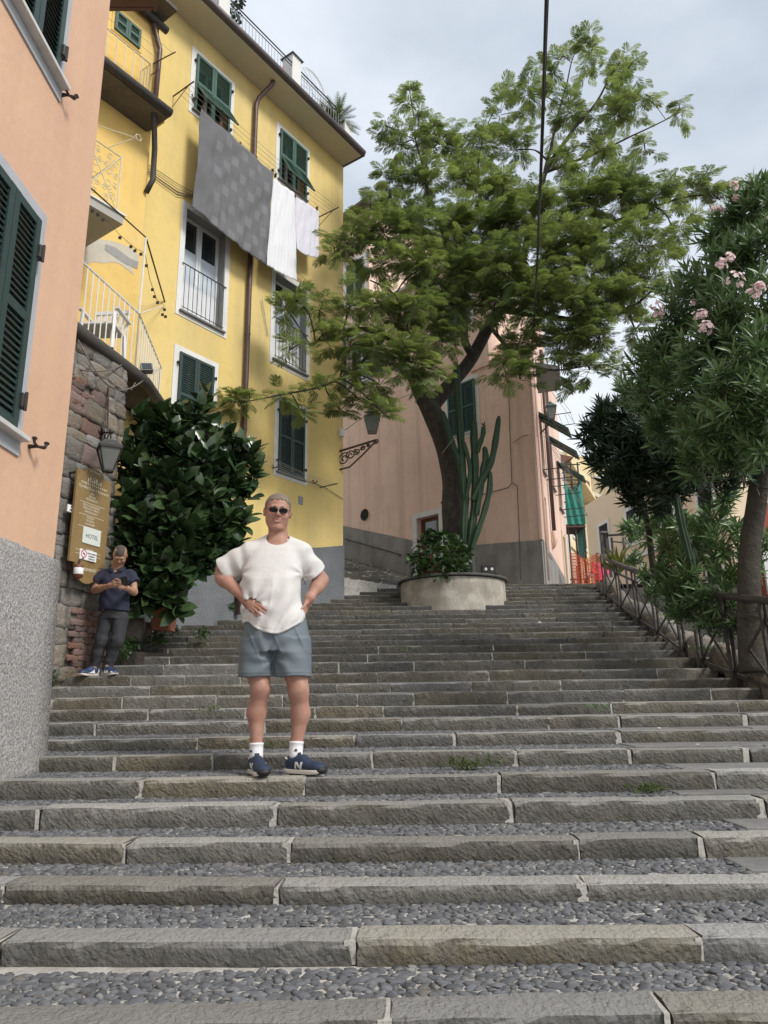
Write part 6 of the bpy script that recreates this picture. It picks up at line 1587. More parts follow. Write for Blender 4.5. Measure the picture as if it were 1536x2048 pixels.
# ------------------------------------------------------------------ the big tree in the planter
TS = 1.11
def att(px, py, d): return at(px, py, d*TS)
tree = thing('mimosa_tree', 'large feathery leaved tree growing out of the round planter', 'tree', (plc.x, plc.y, zpr))
def limb(pts, rad, name='limb', m=M_BARK, parent=tree, seg=12, mm=5, jit=0.0):
    P = [(att(*p) if parent is tree else at(*p)) if not isinstance(p, Vector) else p for p in pts]; Q = catmull(P, mm); rad = [r*(TS if parent is tree else 1) for r in rad]
    R = list(np.interp(np.linspace(0, len(P)-1, len(Q)), range(len(P)), rad))
    if jit: Q = [q + Vector((mnoise.noise(q*1.3)*jit, mnoise.noise(q*1.3+Vector((5,0,0)))*jit, 0)) for q in Q]
    return MB().tube(Q, R, seg).build(name, m, parent, True), Q
nodes = []
def addl(pts, rad, **k):
    o, Q = limb(pts, rad, **k)
    nodes.extend([(q, r) for q, r in zip(Q, np.interp(np.linspace(0, len(pts)-1, len(Q)), range(len(pts)), rad))]); return o
addl([(916,1165,14.5),(912,1120,14.5),(908,1040,14.5),(905,960,14.5),(890,890,14.5),(866,835,14.5),(848,790,14.45)], [.30,.255,.235,.225,.22,.22,.20], name='trunk', seg=18, jit=0.05)
nodes.clear()
addl([(850,800,14.45),(828,755,14.3),(800,700,14.0),(760,665,13.4),(700,660,12.8),(620,690,12.2)], [.20,.13,.085,.06,.04,.02], jit=.04)
addl([(856,815,14.5),(893,778,14.5),(930,738,14.5),(957,690,14.4),(978,650,14.3),(1008,610,14.2)], [.19,.155,.14,.135,.13,.12], seg=14, jit=.05)
addl([(945,712,14.4),(928,680,14.3),(925,620,14.1),(905,540,13.8),(880,450,13.6),(850,360,13.5),(830,280,13.5)], [.09,.085,.07,.055,.04,.03,.015], jit=.06)
addl([(1005,612,14.2),(1040,540,14.3),(1065,440,14.4),(1088,350,14.4),(1140,270,14.3),(1200,190,14.2),(1240,120,14.2)], [.11,.085,.065,.055,.04,.025,.012], jit=.06)
addl([(1088,352,14.4),(1110,260,14.6),(1130,180,14.7),(1150,100,14.8)], [.045,.03,.02,.01], jit=.05)
addl([(1090,345,14.4),(1180,310,14.2),(1270,270,14.0),(1360,225,13.9)], [.04,.028,.018,.008], jit=.04)
addl([(1000,618,14.2),(1080,630,13.8),(1170,640,13.4),(1260,615,13.1),(1330,560,13.0)], [.09,.065,.045,.03,.015], jit=.05)
addl([(1030,560,14.3),(1130,500,14.0),(1240,440,13.7),(1350,400,13.5),(1430,390,13.5)], [.065,.05,.035,.022,.01], jit=.05)
addl([(905,540,13.8),(850,480,13.4),(790,430,13.1),(730,470,12.9),(680,500,12.8)], [.045,.034,.025,.018,.01], jit=.05)
addl([(1008,560,14.2),(990,480,14.4),(960,390,14.5),(960,300,14.6),(990,220,14.6)], [.05,.042,.03,.02,.01], jit=.05)
addl([(978,650,14.3),(1010,690,13.6),(1030,720,13.2),(1110,740,12.9),(1180,730,12.8)], [.05,.04,.03,.02,.01], jit=.05)
addl([(760,665,13.4),(720,730,12.7),(650,770,12.2),(560,790,11.9),(480,805,11.8)], [.035,.03,.022,.015,.006], jit=.03)
addl([(800,700,14.0),(800,640,13.4),(790,590,13.0),(740,560,12.6)], [.05,.035,.025,.012], jit=.04)

CL = [ # px, py, r, distance, leafiness
 (1180,110,55,14.6,.8),(1250,145,60,14.3,.8),(1120,120,45,14.8,.6),(1060,190,60,14.7,.75),(1140,220,75,14.4,.7),(1230,230,80,14.2,.75),(1290,200,45,14.1,.6),(1290,300,45,14.0,.6),(1360,225,38,13.9,.45),(1000,230,45,14.6,.7),(1010,180,35,14.7,.4),(1200,300,70,14.1,.7),(1120,330,50,14.3,.6),
 (835,225,45,13.5,.7),(820,190,25,13.5,.5),(800,290,50,13.4,.8),(880,290,70,13.6,.95),(960,290,70,14.4,.9),(1030,300,60,14.5,.8),(780,360,48,13.3,.75),(850,370,70,13.4,.7),(930,370,70,14.0,.7),(1010,380,70,14.2,.8),(770,250,25,13.4,.4),
 (740,420,50,13.0,.8),(700,480,45,12.8,.8),(670,510,35,12.7,.6),(770,470,60,12.9,.9),(840,450,75,13.2,1),(920,450,80,13.4,1),(1000,450,85,13.4,1.1),(1090,430,80,13.6,1),(1170,400,80,13.6,1.05),(1250,390,80,13.5,1.05),(1320,390,65,13.4,1),(1390,385,55,13.4,.9),(1440,400,45,13.4,.8),(1490,390,30,13.3,.5),
 (760,530,50,12.9,.9),(840,540,75,13.0,1.1),(920,540,80,13.2,1.2),(1010,540,80,12.9,1.2),(1100,530,85,13.0,1.2),(1190,510,85,13.0,1.2),(1280,490,80,13.0,1.1),(1350,470,60,13.1,.9),(1300,560,70,12.9,.9),(1230,590,75,12.8,1.1),(1150,610,80,12.7,1.2),(1070,600,75,12.8,1.2),(990,600,60,13.2,.9),(1200,680,60,12.7,1),(1270,660,50,12.8,.7),(1120,690,60,12.8,1),(1040,690,55,13.0,.9),(1180,740,42,12.7,.8),(1110,745,38,12.8,.6),(1040,760,38,12.9,.9),(1005,730,38,13.0,.8),(1235,740,28,12.7,.5),
 (900,610,65,13.2,1),(880,680,60,13.4,.9),(820,620,65,12.6,1.1),(760,610,50,12.4,.9),(700,610,45,12.2,.55),(640,620,38,12.0,.45),(590,600,28,11.9,.35),(570,615,24,11.9,.35),(650,680,45,12.0,.6),(580,700,35,11.8,.5),(700,690,45,12.2,.8),(760,690,55,12.3,1),(820,720,55,12.4,1.1),(870,740,40,12.6,.8),(700,750,40,12.2,.7),(760,770,45,12.3,.9),(640,780,36,12.0,.6),(600,820,24,11.9,.4),(560,790,28,11.8,.4),(500,800,24,11.8,.35),(470,806,18,11.8,.3),(680,820,28,12.2,.5),(770,830,26,12.3,.6),(720,800,30,12.2,.6),(840,760,35,13.0,.9)]
# frond: rachis with opposite pairs of pinnae, each pinna a slim drooping strip
def frond_arrays(npair=9, seed=0):
    r = random.Random(seed); V = []; F = []
    def quad(p, q, w, n):
        d = (q-p).normalized(); s = d.cross(n).normalized()*w
        m1 = p.lerp(q, 0.30); m2 = p.lerp(q, 0.75)
        b = len(V); V.extend([p, m1-s-n*0.004, m1+s-n*0.004, m2-s*0.85-n*0.012, m2+s*0.85-n*0.012, q-n*0.03])
        F.extend([(b, b+1, b+2, b+2), (b+1, b+3, b+4, b+2), (b+3, b+5, b+4, b+4)])
    N_ = Vector((0, 0, 1))
    for i in range(npair):
        t = (i+0.9)/npair; y = 0.16+0.84*t; c = Vector((0, y, -0.22*y*y))
        L = 0.42*(0.55+0.75*math.sin(math.pi*min(1, 0.18+0.8*t)))
        for sx in (-1, 1):
            a = math.radians(58 - 30*t + r.uniform(-6, 6)); q = c + Vector((sx*math.sin(a)*L, math.cos(a)*L, -0.05-0.18*L*r.uniform(0.6, 1.4)))
            quad(c, q, 0.026*r.uniform(0.85, 1.15), N_)
    quad(Vector((0, 0.0, 0)), Vector((0, 1.0, -0.20)), 0.006, N_)
    V2 = np.array([tuple(v) for v in V]); F2 = []
    for f in F: F2.append(f)
    # triangles only
    T = []
    for f in F: 
        T.append((f[0], f[1], f[2])); 
        if f[3] != f[2]: T.append((f[0], f[2], f[3]))
    return V2, np.array(T)
P_, T_, N_, S_ = [], [], [], []
tw = MB(); rt_ = random.Random(4)
for (px, py, rp_, d, leafy) in CL:
    c = att(px, py, d); R = rp_*d*TS/FPX
    # branch from the nearest limb node
    best = min(nodes, key=lambda nd: (nd[0]-c).length - nd[1]*2)
    if (best[0]-c).length > R*0.5:
        mid_ = best[0].lerp(c, 0.5) + Vector((rt_.uniform(-.1,.1), rt_.uniform(-.1,.1), 0.12)); tw.tube(catmull([best[0], mid_, c], 4), [min(0.028, best[1]*0.7)]*4+[0.018]*4+[0.012], 5)
    ntw = max(4, int(19*leafy*(R/0.60)**2.0*(0.7 if px > 1270 else 1)*(0.8 if py < 330 else 1.1)*(0.7 if py > 600 and px < 700 else 1)))
    for k in range(ntw):
        v = Vector(rdir(1, 0.25)[0]); rr = R*(rt_.random()**0.45)
        e = c + Vector((v.x*rr, v.y*rr*1.25, v.z*rr)); 
        tw.tube([c.lerp(e, 0.1), c.lerp(e, 0.6)+Vector((0,0,0.03)), e], [0.009, 0.006, 0.004], 3, cap=False)
        nf = rt_.randint(5, 8)
        for q in range(nf):
            a = rt_.uniform(0, 6.28); out = v*0.55 + Vector((math.cos(a), math.sin(a), rt_.uniform(-0.35, 0.30)))*0.9
            st = e.lerp(c, rt_.uniform(0, 0.75)) if q > 1 else e
            P_.append(tuple(st)); T_.append(tuple(out)); N_.append((rt_.uniform(-.3,.3), rt_.uniform(-.3,.3), 1)); S_.append(rt_.uniform(0.20, 0.38))
o = tw.build('twigs', M_BARK, tree); o['kind'] = 'stuff'
crown = None
P_, T_, N_, S_ = map(np.array, (P_, T_, N_, S_)); nfr = len(P_)
sel = RV.randint(0, 3, nfr)
for v_ in range(3):
    VL, FL_ = frond_arrays(11 if v_ else 12, v_); k = sel == v_
    leafset(tree, VL, FL_, P_[k], T_[k], N_[k], S_[k], M_FROND, n_ind=96, single='frond', mass_='fronds', sm=False)
print('fronds', nfr)

# ------------------------------------------------------------------ cacti in the planter
def cactus_col(mb, pts, rad, ribs=6, seg=24, tip=True):
    P = [at(*p) for p in pts]; Q = catmull(P, 6); n = len(Q)
    R = np.interp(np.linspace(0, len(P)-1, n), range(len(P)), rad)
    b = len(mb.V); a = None
    for i, q in enumerate(Q):
        t = (Q[min(i+1, n-1)]-Q[max(i-1, 0)]).normalized()
        a = t.cross(Vector((0, 1, 0))) if a is None else a - t*a.dot(t); a.normalize(); cc = t.cross(a)
        r = R[i]*(1+0.08*math.sin(i*1.1)); f = 1.0
        if tip and i >= n-3: f = (0.93, 0.72, 0.30)[i-(n-3)]
        for k in range(seg):
            th = 2*math.pi*k/seg; rr = r*f*(0.82+0.24*math.cos(ribs*th)); mb.V.append(q + (a*math.cos(th)+cc*math.sin(th))*rr)
    for i in range(n-1):
        for k in range(seg): k2 = (k+1) % seg; mb.F.append([b+i*seg+k, b+i*seg+k2, b+(i+1)*seg+k2, b+(i+1)*seg+k])
    mb.F.append([b+(n-1)*seg+k for k in range(seg)])
CD = 15.55
cac = thing('column_cactus', 'tall many-armed column cactus leaning on the tree trunk in the planter', 'cactus', (at(935,1140,CD).x, CD, zpr-0.1))
MBc = MB(); cactus_col(MBc, [(940,1150,CD),(938,1105,CD)], [.12,.11], tip=False); MBc.build('base', M_CACTB, cac, True)
arms = [[(937,1110,CD),(943,1060,CD),(950,1000,CD),(950,930,CD),(948,880,CD),(948,838,CD)],
        [(930,1120,CD+.05),(928,1060,CD),(930,997,CD),(924,930,CD),(921,870,CD),(916,800,CD),(912,724,CD)],
        [(930,1000,CD),(920,930,CD),(905,890,CD-.05),(894,855,CD-.05),(884,822,CD-.05)],
        [(953,1030,CD-.06),(960,985,CD-.08),(966,940,CD-.08),(971,915,CD-.08),(969,893,CD-.08)],
        [(945,1000,CD-.1),(962,965,CD-.12),(980,930,CD-.14),(990,890,CD-.14),(998,832,CD-.14)],
        [(944,1098,CD-.1),(953,1070,CD-.12),(969,1022,CD-.12),(979,980,CD-.12),(980,942,CD-.12)],
        [(955,905,CD-.1),(961,885,CD-.12),(966,868,CD-.12),(967,852,CD-.12)],
        [(931,1000,CD-.05),(938,965,CD-.08),(940,935,CD-.08),(933,905,CD-.08),(926,880,CD-.08)]]
rads = [.082,.082,.072,.066,.068,.062,.052,.048]
for pts, r in zip(arms, rads):
    mb = MB(); cactus_col(mb, pts, [r*0.8]+[r]*(len(pts)-1)); mb.build('arm', M_CACT, cac, True)
MB().tube([at(885,905,CD-0.28), at(905,880,CD-0.15), at(912,872,CD-0.1)], 0.01, 5).build('tie_wire', M_WIRE, cac)
# leafy shrub in the planter
def prof_round(t): return math.sin(math.pi*min(1, t*1.02))**0.75 if 0 < t < 1 else 0.02
def prof_lance(t): return (math.sin(math.pi*t**0.85)**0.9) if 0 < t < 1 else 0.03
LV, LFc = leaf_arrays(1, 0.62, 5, 0.3, 0.2, prof_round)
def shrub(parent, clusters, n_per, smin, smax, m, n_ind=60, up=0.5, VL=None, FL_=None, yscale=1.0, tw_m=M_STEM, seed=1):
    r_ = np.random.RandomState(seed); P, T, N, S = [], [], [], []
    mb = MB()
    for (px, py, rp_, d) in clusters:
        c = at_np(px, py, d); R = rp_*d/FPX; n = int(n_per)
        v = rdir(n, 0.3, r_); rr = R*r_.rand(n)**0.4
        pos = c + v*rr[:, None]*np.array([1, yscale, 1]); P.append(pos); t = v*0.8 + nrm(r_.normal(size=(n, 3)))*0.7 + np.array([0, -0.2, 0.1]); T.append(t)
        N.append(np.array([0, -0.35, 1.0])*up + r_.normal(size=(n, 3))*0.35); S.append(r_.uniform(smin, smax, n))
        for j in range(0, n, 5): mb.tube([tuple(c), tuple(pos[j])], 0.004, 3, cap=False)
    o = mb.build('stems', tw_m, parent); o['kind'] = 'stuff'
    leafset(parent, VL if VL is not None else LV, FL_ if FL_ is not None else LFc, np.concatenate(P), np.concatenate(T), np.concatenate(N), np.concatenate(S), m, n_ind)
sh = thing('leafy_shrub', 'bright green broad leaved shrub in the left half of the round planter', 'shrub', at(865,1145,15.3))
shrub(sh, [(835,1125,20,15.21),(850,1095,24,15.32),(880,1085,24,15.43),(905,1095,24,15.43),(870,1115,28,15.10),(905,1120,25,15.10),(925,1110,16,15.43),(845,1138,20,15.10),(880,1138,26,14.99),(915,1138,20,15.10),(862,1075,14,15.43)], 95, 0.08, 0.145, M_BUSH, 120)
# low ground plants behind
# ------------------------------------------------------------------ rubber plant in its pot
LVf, LFf = leaf_arrays(1, 0.50, 6, 0.28, 0.16, lambda t: (math.sin(math.pi*t**0.92)**0.62) if 0.0 < t < 1 else 0.04)
fic = thing('rubber_plant', 'big glossy dark rubber plant spilling out of the terracotta pot against the yellow house', 'plant', at(322,1250,10.5))
fc = [(405,835,34,10.6),(365,850,40,10.5),(320,850,40,10.3),(285,870,38,10.1),(415,885,45,10.5),(455,905,40,10.6),(485,935,28,10.7),(335,905,55,10.2),(280,940,45,9.9),(390,940,60,10.2),(450,975,45,10.4),(325,990,60,9.9),(275,1010,40,9.8),(390,1010,60,10.1),(440,1045,42,10.3),(300,1060,55,9.8),(360,1075,55,9.9),(420,1090,36,10.2),(470,1060,20,10.5),(285,1120,42,9.8),(340,1130,48,9.8),(395,1120,34,10.0),(280,1175,36,9.9),(330,1175,36,9.9),(345,1205,22,10.0),(295,1205,26,10.0),(480,985,22,10.6),(505,945,12,10.7),(497,990,12,10.6),(487,1035,14,10.5),(470,1098,14,10.4),(428,1125,18,10.2),(500,905,12,10.7),(410,815,20,10.7),(250,900,24,9.9)]
P, T, N, S = [], [], [], []; mb = MB(); r_ = np.random.RandomState(8)
root = at_np(322, 1215, 10.5)
for (px, py, rp_, d) in fc:
    c = at_np(px, py, d); R = rp_*d/FPX; ntip = max(3, int((rp_/11.5)**2*(1.35 if py > 1040 else 1)))
    mb.tube([tuple(root), tuple((root+c)/2+np.array([0, 0.25, 0.1])), tuple(c)], [0.02, 0.016, 0.01], 5)
    for k in range(ntip):
        v = rdir(1, 0.1, r_)[0]; v[1] = -abs(v[1])*0.8+0.15; tip = c + v*R*r_.rand()**0.4
        ax = nrm(v*0.6 + np.array([0, -0.3, 0.75]) + r_.normal(size=3)*0.25)
        mb.tube([tuple(c), tuple(tip)], [0.010, 0.007], 4, cap=False)
        nl = r_.randint(5, 9); b0 = r_.rand()*6.28
        e1_ = nrm(np.cross(ax, [0.3, 0.2, 1])); e2_ = np.cross(ax, e1_)
        for q in range(nl):
            a = b0 + q*2.4; tilt = 0.45 + 0.13*q
            t = ax*math.cos(tilt) + (e1_*math.cos(a)+e2_*math.sin(a))*math.sin(tilt)
            P.append(tip - ax*0.025*q); T.append(t); N.append(ax + r_.normal(size=3)*0.12); S.append(r_.uniform(0.20, 0.38))
mb.build('branch', M_STEM, fic, True)
leafset(fic, LVf, LFf, P, T, N, S, M_FICUS, 290)
mb = MB(); pp = at(326, 1235, 10.55)
potb = at(326, 1262, 10.4); hh = at(326, 1205, 10.4).z-potb.z
pot = thing('flower_pot', 'square terracotta flower pot holding the rubber plant', 'flower pot', potb)
h0 = 0.135; h1_ = 0.165
def sq_(r, z, ch=0.02): return [(potb.x+x, potb.y+y, z) for x, y in ((-r+ch,-r),(r-ch,-r),(r,-r+ch),(r,r-ch),(r-ch,r),(-r+ch,r),(-r,r-ch),(-r,-r+ch))]
rings = [sq_(h0, potb.z), sq_(h0+0.002, potb.z+0.03), sq_(h1_-0.008, potb.z+hh-0.09), sq_(h1_+0.014, potb.z+hh-0.085), sq_(h1_+0.016, potb.z+hh), sq_(h1_-0.012, potb.z+hh), sq_(h1_-0.02, potb.z+hh-0.08)]
V = [v for r in rings for v in r]; F = [[i*8+k, i*8+(k+1)%8, (i+1)*8+(k+1)%8, (i+1)*8+k] for i in range(6) for k in range(8)] + [list(range(8))[::-1], [48+k for k in range(8)]]
MB().add(V, F).build('body', M_TERRA, pot)
mb = MB()
for k in range(4): z = potb.z+hh-0.075+k*0.017; r = h1_+0.019; mb.box(potb.x-r+.02, potb.x+r-.02, potb.y-r, potb.y-r+0.004, z, z+0.006)
mb.build('rim_grooves', M_TERRA, pot)

# ------------------------------------------------------------------ oleanders
LVo, LFo = leaf_arrays(1, 0.17, 4, 0.35, 0.22, prof_lance)
LVb, LFb = leaf_arrays(1, 0.22, 4, 0.35, 0.30, prof_lance)
def oleander(parent, clusters, m, smin, smax, n_ind, dens=1.0, seed=2, VL=None, trunk=None, upb=0.55, ys=1.0):
    r_ = np.random.RandomState(seed); P, T, N, S = [], [], [], []; mb = MB()
    for (px, py, rp_, d) in clusters:
        c = at_np(px, py, d); R = rp_*d/FPX; nsh = max(3, int(dens*30*(R/0.35)**2))
        for k in range(nsh):
            v = rdir(1, 0.15, r_)[0]; tip = c + v*R*(r_.rand()**0.4)*np.array([1, ys, 1])
            ax = nrm(v*0.7 + np.array([-0.1, -0.25, upb]) + r_.normal(size=3)*0.35); Ls = r_.uniform(0.10, 0.20)
            mb.tube([tuple(tip-ax*Ls*1.6), tuple(tip)], [0.005, 0.003], 3, cap=False)
            e1_ = nrm(np.cross(ax, [0.3, 0.2, 1])); e2_ = np.cross(ax, e1_); b0 = r_.rand()*6.28
            nl = r_.randint(12, 19)
            for q in range(nl):
                f = q/nl; a = b0 + (q % 3)*2.094 + (q//3)*1.05; tilt = 0.35 + 0.95*f + r_.normal()*0.12
                t = ax*math.cos(tilt) + (e1_*math.cos(a)+e2_*math.sin(a))*math.sin(tilt)
                P.append(tip - ax*Ls*f); T.append(t); N.append(ax + r_.normal(size=3)*0.1); S.append(r_.uniform(smin, smax)*(0.7+0.3*math.sin(min(1, f+0.3)*3.14)))
    o = mb.build('shoots', M_STEM, parent); o['kind'] = 'stuff'
    leafset(parent, VL if VL is not None else LVo, LFo, P, T, N, S, m, n_ind)
    return len(P)
ole = thing('oleander', 'big light green oleander with pink flower clusters at the right edge', 'shrub', (4.6, 7.2, zs(7)+0.3))
oc = [(1525,400,45,6.0),(1480,440,55,6.2),(1530,480,50,5.9),(1430,470,45,6.6),(1480,530,70,6.1),(1410,560,60,6.6),(1540,600,60,5.7),(1460,620,75,6.1),(1375,640,60,6.9),(1520,700,70,5.7),(1430,710,80,6.2),(1340,700,60,7.2),(1290,730,40,7.8),(1380,770,75,6.8),(1480,790,80,5.8),(1310,790,55,7.6),(1260,790,35,8.4),(1540,800,60,5.6),(1430,850,75,6.2),(1520,880,60,5.8),(1350,850,60,7.2),(1460,920,50,6.2),(1400,920,45,6.6),(1525,385,25,6.0),(1350,590,30,7.2)]
n1 = oleander(ole, oc, M_OLE, 0.12, 0.20, 290, 2.3, 5)
limb([(1506,1345,7.9),(1500,1275,7.9),(1497,1200,7.85),(1500,1100,7.8),(1512,1010,7.7),(1525,930,7.5),(1545,850,7.2)], [.15,.135,.12,.11,.105,.10,.09], 'trunk', M_BARK2, ole, seg=16, jit=.03)
ole2 = thing('dark_oleander', 'dark shaded oleander leaning over the top of the steps left of the flowering one', 'shrub', (5.6, 10.8, zs(10.8)))
oc2 = [(1190,850,28,9.8),(1175,880,18,9.9),(1220,850,40,9.6),(1260,860,45,9.3),(1220,900,42,9.6),(1190,925,22,9.8),(1270,910,50,9.2),(1310,900,50,9.0),(1250,950,45,9.5),(1300,960,50,9.2),(1350,930,45,8.6),(1210,820,28,9.6),(1255,820,35,9.2),(1300,850,45,8.8),(1350,980,35,8.8),(1275,1000,32,9.6),(1225,955,25,9.7),(1320,1000,30,9.2),(1400,880,55,8.0),(1450,920,55,7.8),(1500,915,50,7.5),(1370,930,45,8.4),(1430,970,30,8.0)]
n2 = oleander(ole2, oc2, M_OLEDK, 0.16, 0.24, 290, 1.5, 6)
limb([(1310,1160,10.6),(1300,1090,10.4),(1290,1020,10.0),(1275,950,9.6)], [.05,.045,.04,.03], 'trunk', M_BARK, ole2, jit=.03)
limb([(1320,1160,10.6),(1325,1090,10.4),(1340,1020,9.8),(1330,940,9.2)], [.045,.04,.035,.025], 'trunk', M_BARK, ole2, jit=.03)
ole3 = thing('young_oleander', 'young oleander with long arching leaves standing behind the lower railing', 'shrub', at(1420,1200,9.0))
oc3 = [(1330,1030,35,10.0),(1360,1060,35,9.8),(1300,1060,26,10.6),(1270,1060,24,11.4),(1400,1050,30,9.4),(1430,1040,30,9.0),(1450,1000,26,8.8),(1440,1090,35,8.8),(1480,1070,30,8.6),(1400,1100,35,9.2),(1340,1100,30,9.8),(1500,1130,30,8.4),(1460,1150,32,8.6),(1530,1090,28,8.2)]
oleander(ole3, oc3, M_OLE, 0.15, 0.24, 120, 1.3, 7)
ole4 = thing('low_shrub', 'low dark shrub pushing through the railing beside the steps', 'shrub', at(1390,1230,8.9))
oc4 = [(1380,1160,30,8.7),(1350,1190,30,9.0),(1400,1195,36,8.6),(1440,1200,30,8.4),(1370,1220,28,8.8),(1420,1235,26,8.5),(1330,1160,22,9.4),(1340,1130,24,9.2),(1470,1215,24,8.2),(1380,1125,25,8.9),(1490,1250,28,8.1),(1525,1235,28,7.9),(1450,1255,22,8.4),(1310,1190,20,10.4),(1290,1150,20,11.4),(1268,1120,16,12.6),(1330,1215,20,9.8)]
oleander(ole4, oc4, M_OLE, 0.13, 0.20, 160, 1.6, 8)
# spiky bright bush
sp_ = thing('spiky_shrub', 'small bright green needle leaved shrub at the end of the upper handrail', 'shrub', at(1345,1150,9.3))
LVn, LFn = leaf_arrays(1, 0.05, 2, 0.2, 0.15, prof_lance)
oleander(sp_, [(1342,1080,26,9.1),(1355,1110,22,9.0),(1365,1140,20,9.0)], M_GRASS, 0.10, 0.15, 40, 3.5, 9, VL=leaf_arrays(1, 0.07, 4, 0.2, 0.15, prof_lance)[0])
yl_ = thing('yellow_green_agave', 'yellow green strap leaved plant behind the top end of the railing', 'plant', at(1237,1155,15.2))
r_ = np.random.RandomState(3); n = 46; base = at_np(1238,1150,15.2); v = rdir(n, 1.3, r_); v[:,2] = np.abs(v[:,2])
leafset(yl_, leaf_arrays(1,0.09,4,0.3,0.35,prof_lance)[0], LFo, base+v*0.05, v, np.tile([0.,0.,1.],(n,1))+r_.normal(size=(n,3))*0.1, r_.uniform(0.45,0.8,n), M_YGREEN, 46)
cc2 = thing('column_cactus', 'single slanting column cactus standing behind the railing among the oleanders', 'cactus', at(1385,1150,8.6))
mb = MB(); cactus_col(mb, [(1388,1170,8.7),(1383,1128,8.7),(1372,1083,8.7),(1361,1038,8.7),(1353,986,8.7)], [.045,.05,.05,.05,.04]); mb.build('stem', M_CACT, cc2, True)
mb = MB(); cactus_col(mb, [(1392,1150,8.75),(1390,1120,8.75),(1386,1095,8.75)], [.04,.045,.04]); mb.build('stem', M_CACT, cc2, True)
# flower clusters
def petal_arrays():
    return leaf_arrays(1, 0.85, 4, 0.25, 0.15, lambda t: math.sin(math.pi*t**0.7)**0.8 if 0 < t < 1 else 0.08)
PVp, PFp = petal_arrays(); r_ = np.random.RandomState(17); P, T, N, S = [], [], [], []
for (px, py, rp_, d) in [(1313,616,15,6.9),(1318,632,10,6.9),(1400,632,15,6.3),(1412,656,16,6.2),(1470,560,18,5.9),(1505,586,17,5.75),(1520,575,10,5.7),(1442,530,13,6.1),(1458,515,10,6.1),(1430,420,10,6.4),(1468,372,9,6.2),(1440,422,7,6.4),(1470,395,6,6.3),(1385,605,6,6.5)]:
    c = at_np(px, py, d-0.32); R = rp_*d/FPX; nf = int(5+rp_*0.8)
    for k in range(nf):
        v = rdir(1, 0.1, r_)[0]; v[1] = -abs(v[1]); fcx = c + v*R*r_.rand()**0.35; ax = nrm(v+np.array([0,-0.5,0.3])); e1_ = nrm(np.cross(ax, [0.3,0.2,1])); e2_ = np.cross(ax, e1_)
        for q in range(5):
            a = q*1.2566; P.append(fcx); T.append(e1_*math.cos(a)+e2_*math.sin(a)+ax*0.45); N.append(ax); S.append(r_.uniform(0.021, 0.031))
leafset(ole, PVp, PFp, P, T, N, S, M_PETAL, 200, single='petal', mass_='petals')
# ------------------------------------------------------------------ roof plants
rf1 = thing('potted_shrub', 'small leafy shrub growing on the roof beside the first white pier', 'shrub', at(470,60,13.9))
shrub(rf1, [(468,45,14,13.9),(472,22,16,13.9),(478,0,14,13.9),(462,62,10,13.9),(480,-15,12,13.9)], 60, 0.07, 0.11, M_OLEDK, 0)
cy = thing('cycad', 'palm like cycad with stiff fronds at the corner of the roof terrace', 'plant', FY.P(-0.62, ZR+0.2, 0.1))
VLc, FLc = [], []
def cyc_arrays():
    V = []; F = []
    for i in range(16):
        y = 0.12+0.88*i/16; L = 0.20*math.sin(math.pi*(0.15+0.8*i/16))
        for sx in (-1, 1):
            b = len(V); z = -0.28*y*y; V += [(0, y, z), (0, y+0.05, z), (sx*L, y+0.12, z+0.06*L)]; F += [(b, b+1, b+2)]
    V += [(-0.008, 0, 0), (0.008, 0, 0), (0, 1, -0.28)]; F += [(len(V)-3, len(V)-2, len(V)-1)]
    return np.array(V), np.array(F)
VLc, FLc = cyc_arrays(); n = 44; r_ = np.random.RandomState(2)
a = r_.rand(n)*6.28; el = r_.uniform(0.05, 1.35, n); v = np.stack([np.cos(a)*np.cos(el), np.sin(a)*np.cos(el), np.sin(el)], 1)
cyb = FY.P(-0.80, ZR+0.50, TY+0.12)
leafset(cy, VLc, FLc, np.tile([cyb.x, cyb.y, cyb.z], (n, 1)), v, np.tile([0., 0., 1.], (n, 1)), r_.uniform(0.50, 0.68, n), leafmat('cycad_leaf', (0.15,0.19,0.04), (0.09,0.12,0.03), tr=0.2), 44, single='frond', sm=False)
MB().tube([tuple(cyb-Z*0.6), tuple(cyb)], 0.09, 8).build('stem', M_BARK, cy)
# ------------------------------------------------------------------ weeds and fallen blossoms on the steps
def weed(px, py, d, n, s, label, m=M_GRASS, w=None, group=None, leafy=False):
    p = at(px, py, d); t = thing('weed', label, 'weed', p, group or 'weeds growing on the steps'); r_ = np.random.RandomState(int(px))
    v = rdir(n, 0.5, r_); pos = np.array([p.x, p.y, p.z]) + r_.normal(size=(n, 3))*np.array([s*(w or 0.8), s*0.25, 0.004])
    VL, FL_ = (leaf_arrays(1, 0.14, 4, 0.3, 0.3, prof_lance) if not leafy else leaf_arrays(1, 0.6, 4, 0.3, 0.2, prof_round))
    if leafy: pos = np.array([p.x, p.y, p.z]) + rdir(n, 0.6, r_)*s*r_.rand(n)[:, None]**0.5*1.0; ss = r_.uniform(0.03, 0.06, n)
    else: ss = r_.uniform(0.4, 1.0, n)*s
    leafset(t, VL, FL_, pos, v, np.tile([0., 0., 1.], (n, 1))+r_.normal(size=(n, 3))*0.3, ss, m, 0, mass_='blades')
weed(937, 1530, 5.05, 130, 0.10, 'yellow green weed tuft at the foot of a step right of the standing man', w=0.9)
weed(1295, 1578, 4.6, 90, 0.08, 'small weed tuft at the foot of a step near the right flagstones', w=0.7)
weed(425, 1421, 6.45, 60, 0.08, 'small green weed in a step joint left of the standing man', w=0.7)
weed(552, 1490, 5.2, 40, 0.05, 'mossy weed on the step just behind the standing man')
weed(240, 1318, 9.6, 220, 0.20, 'leafy weed clump behind the legs of the man with the phone', M_BUSH, leafy=True)
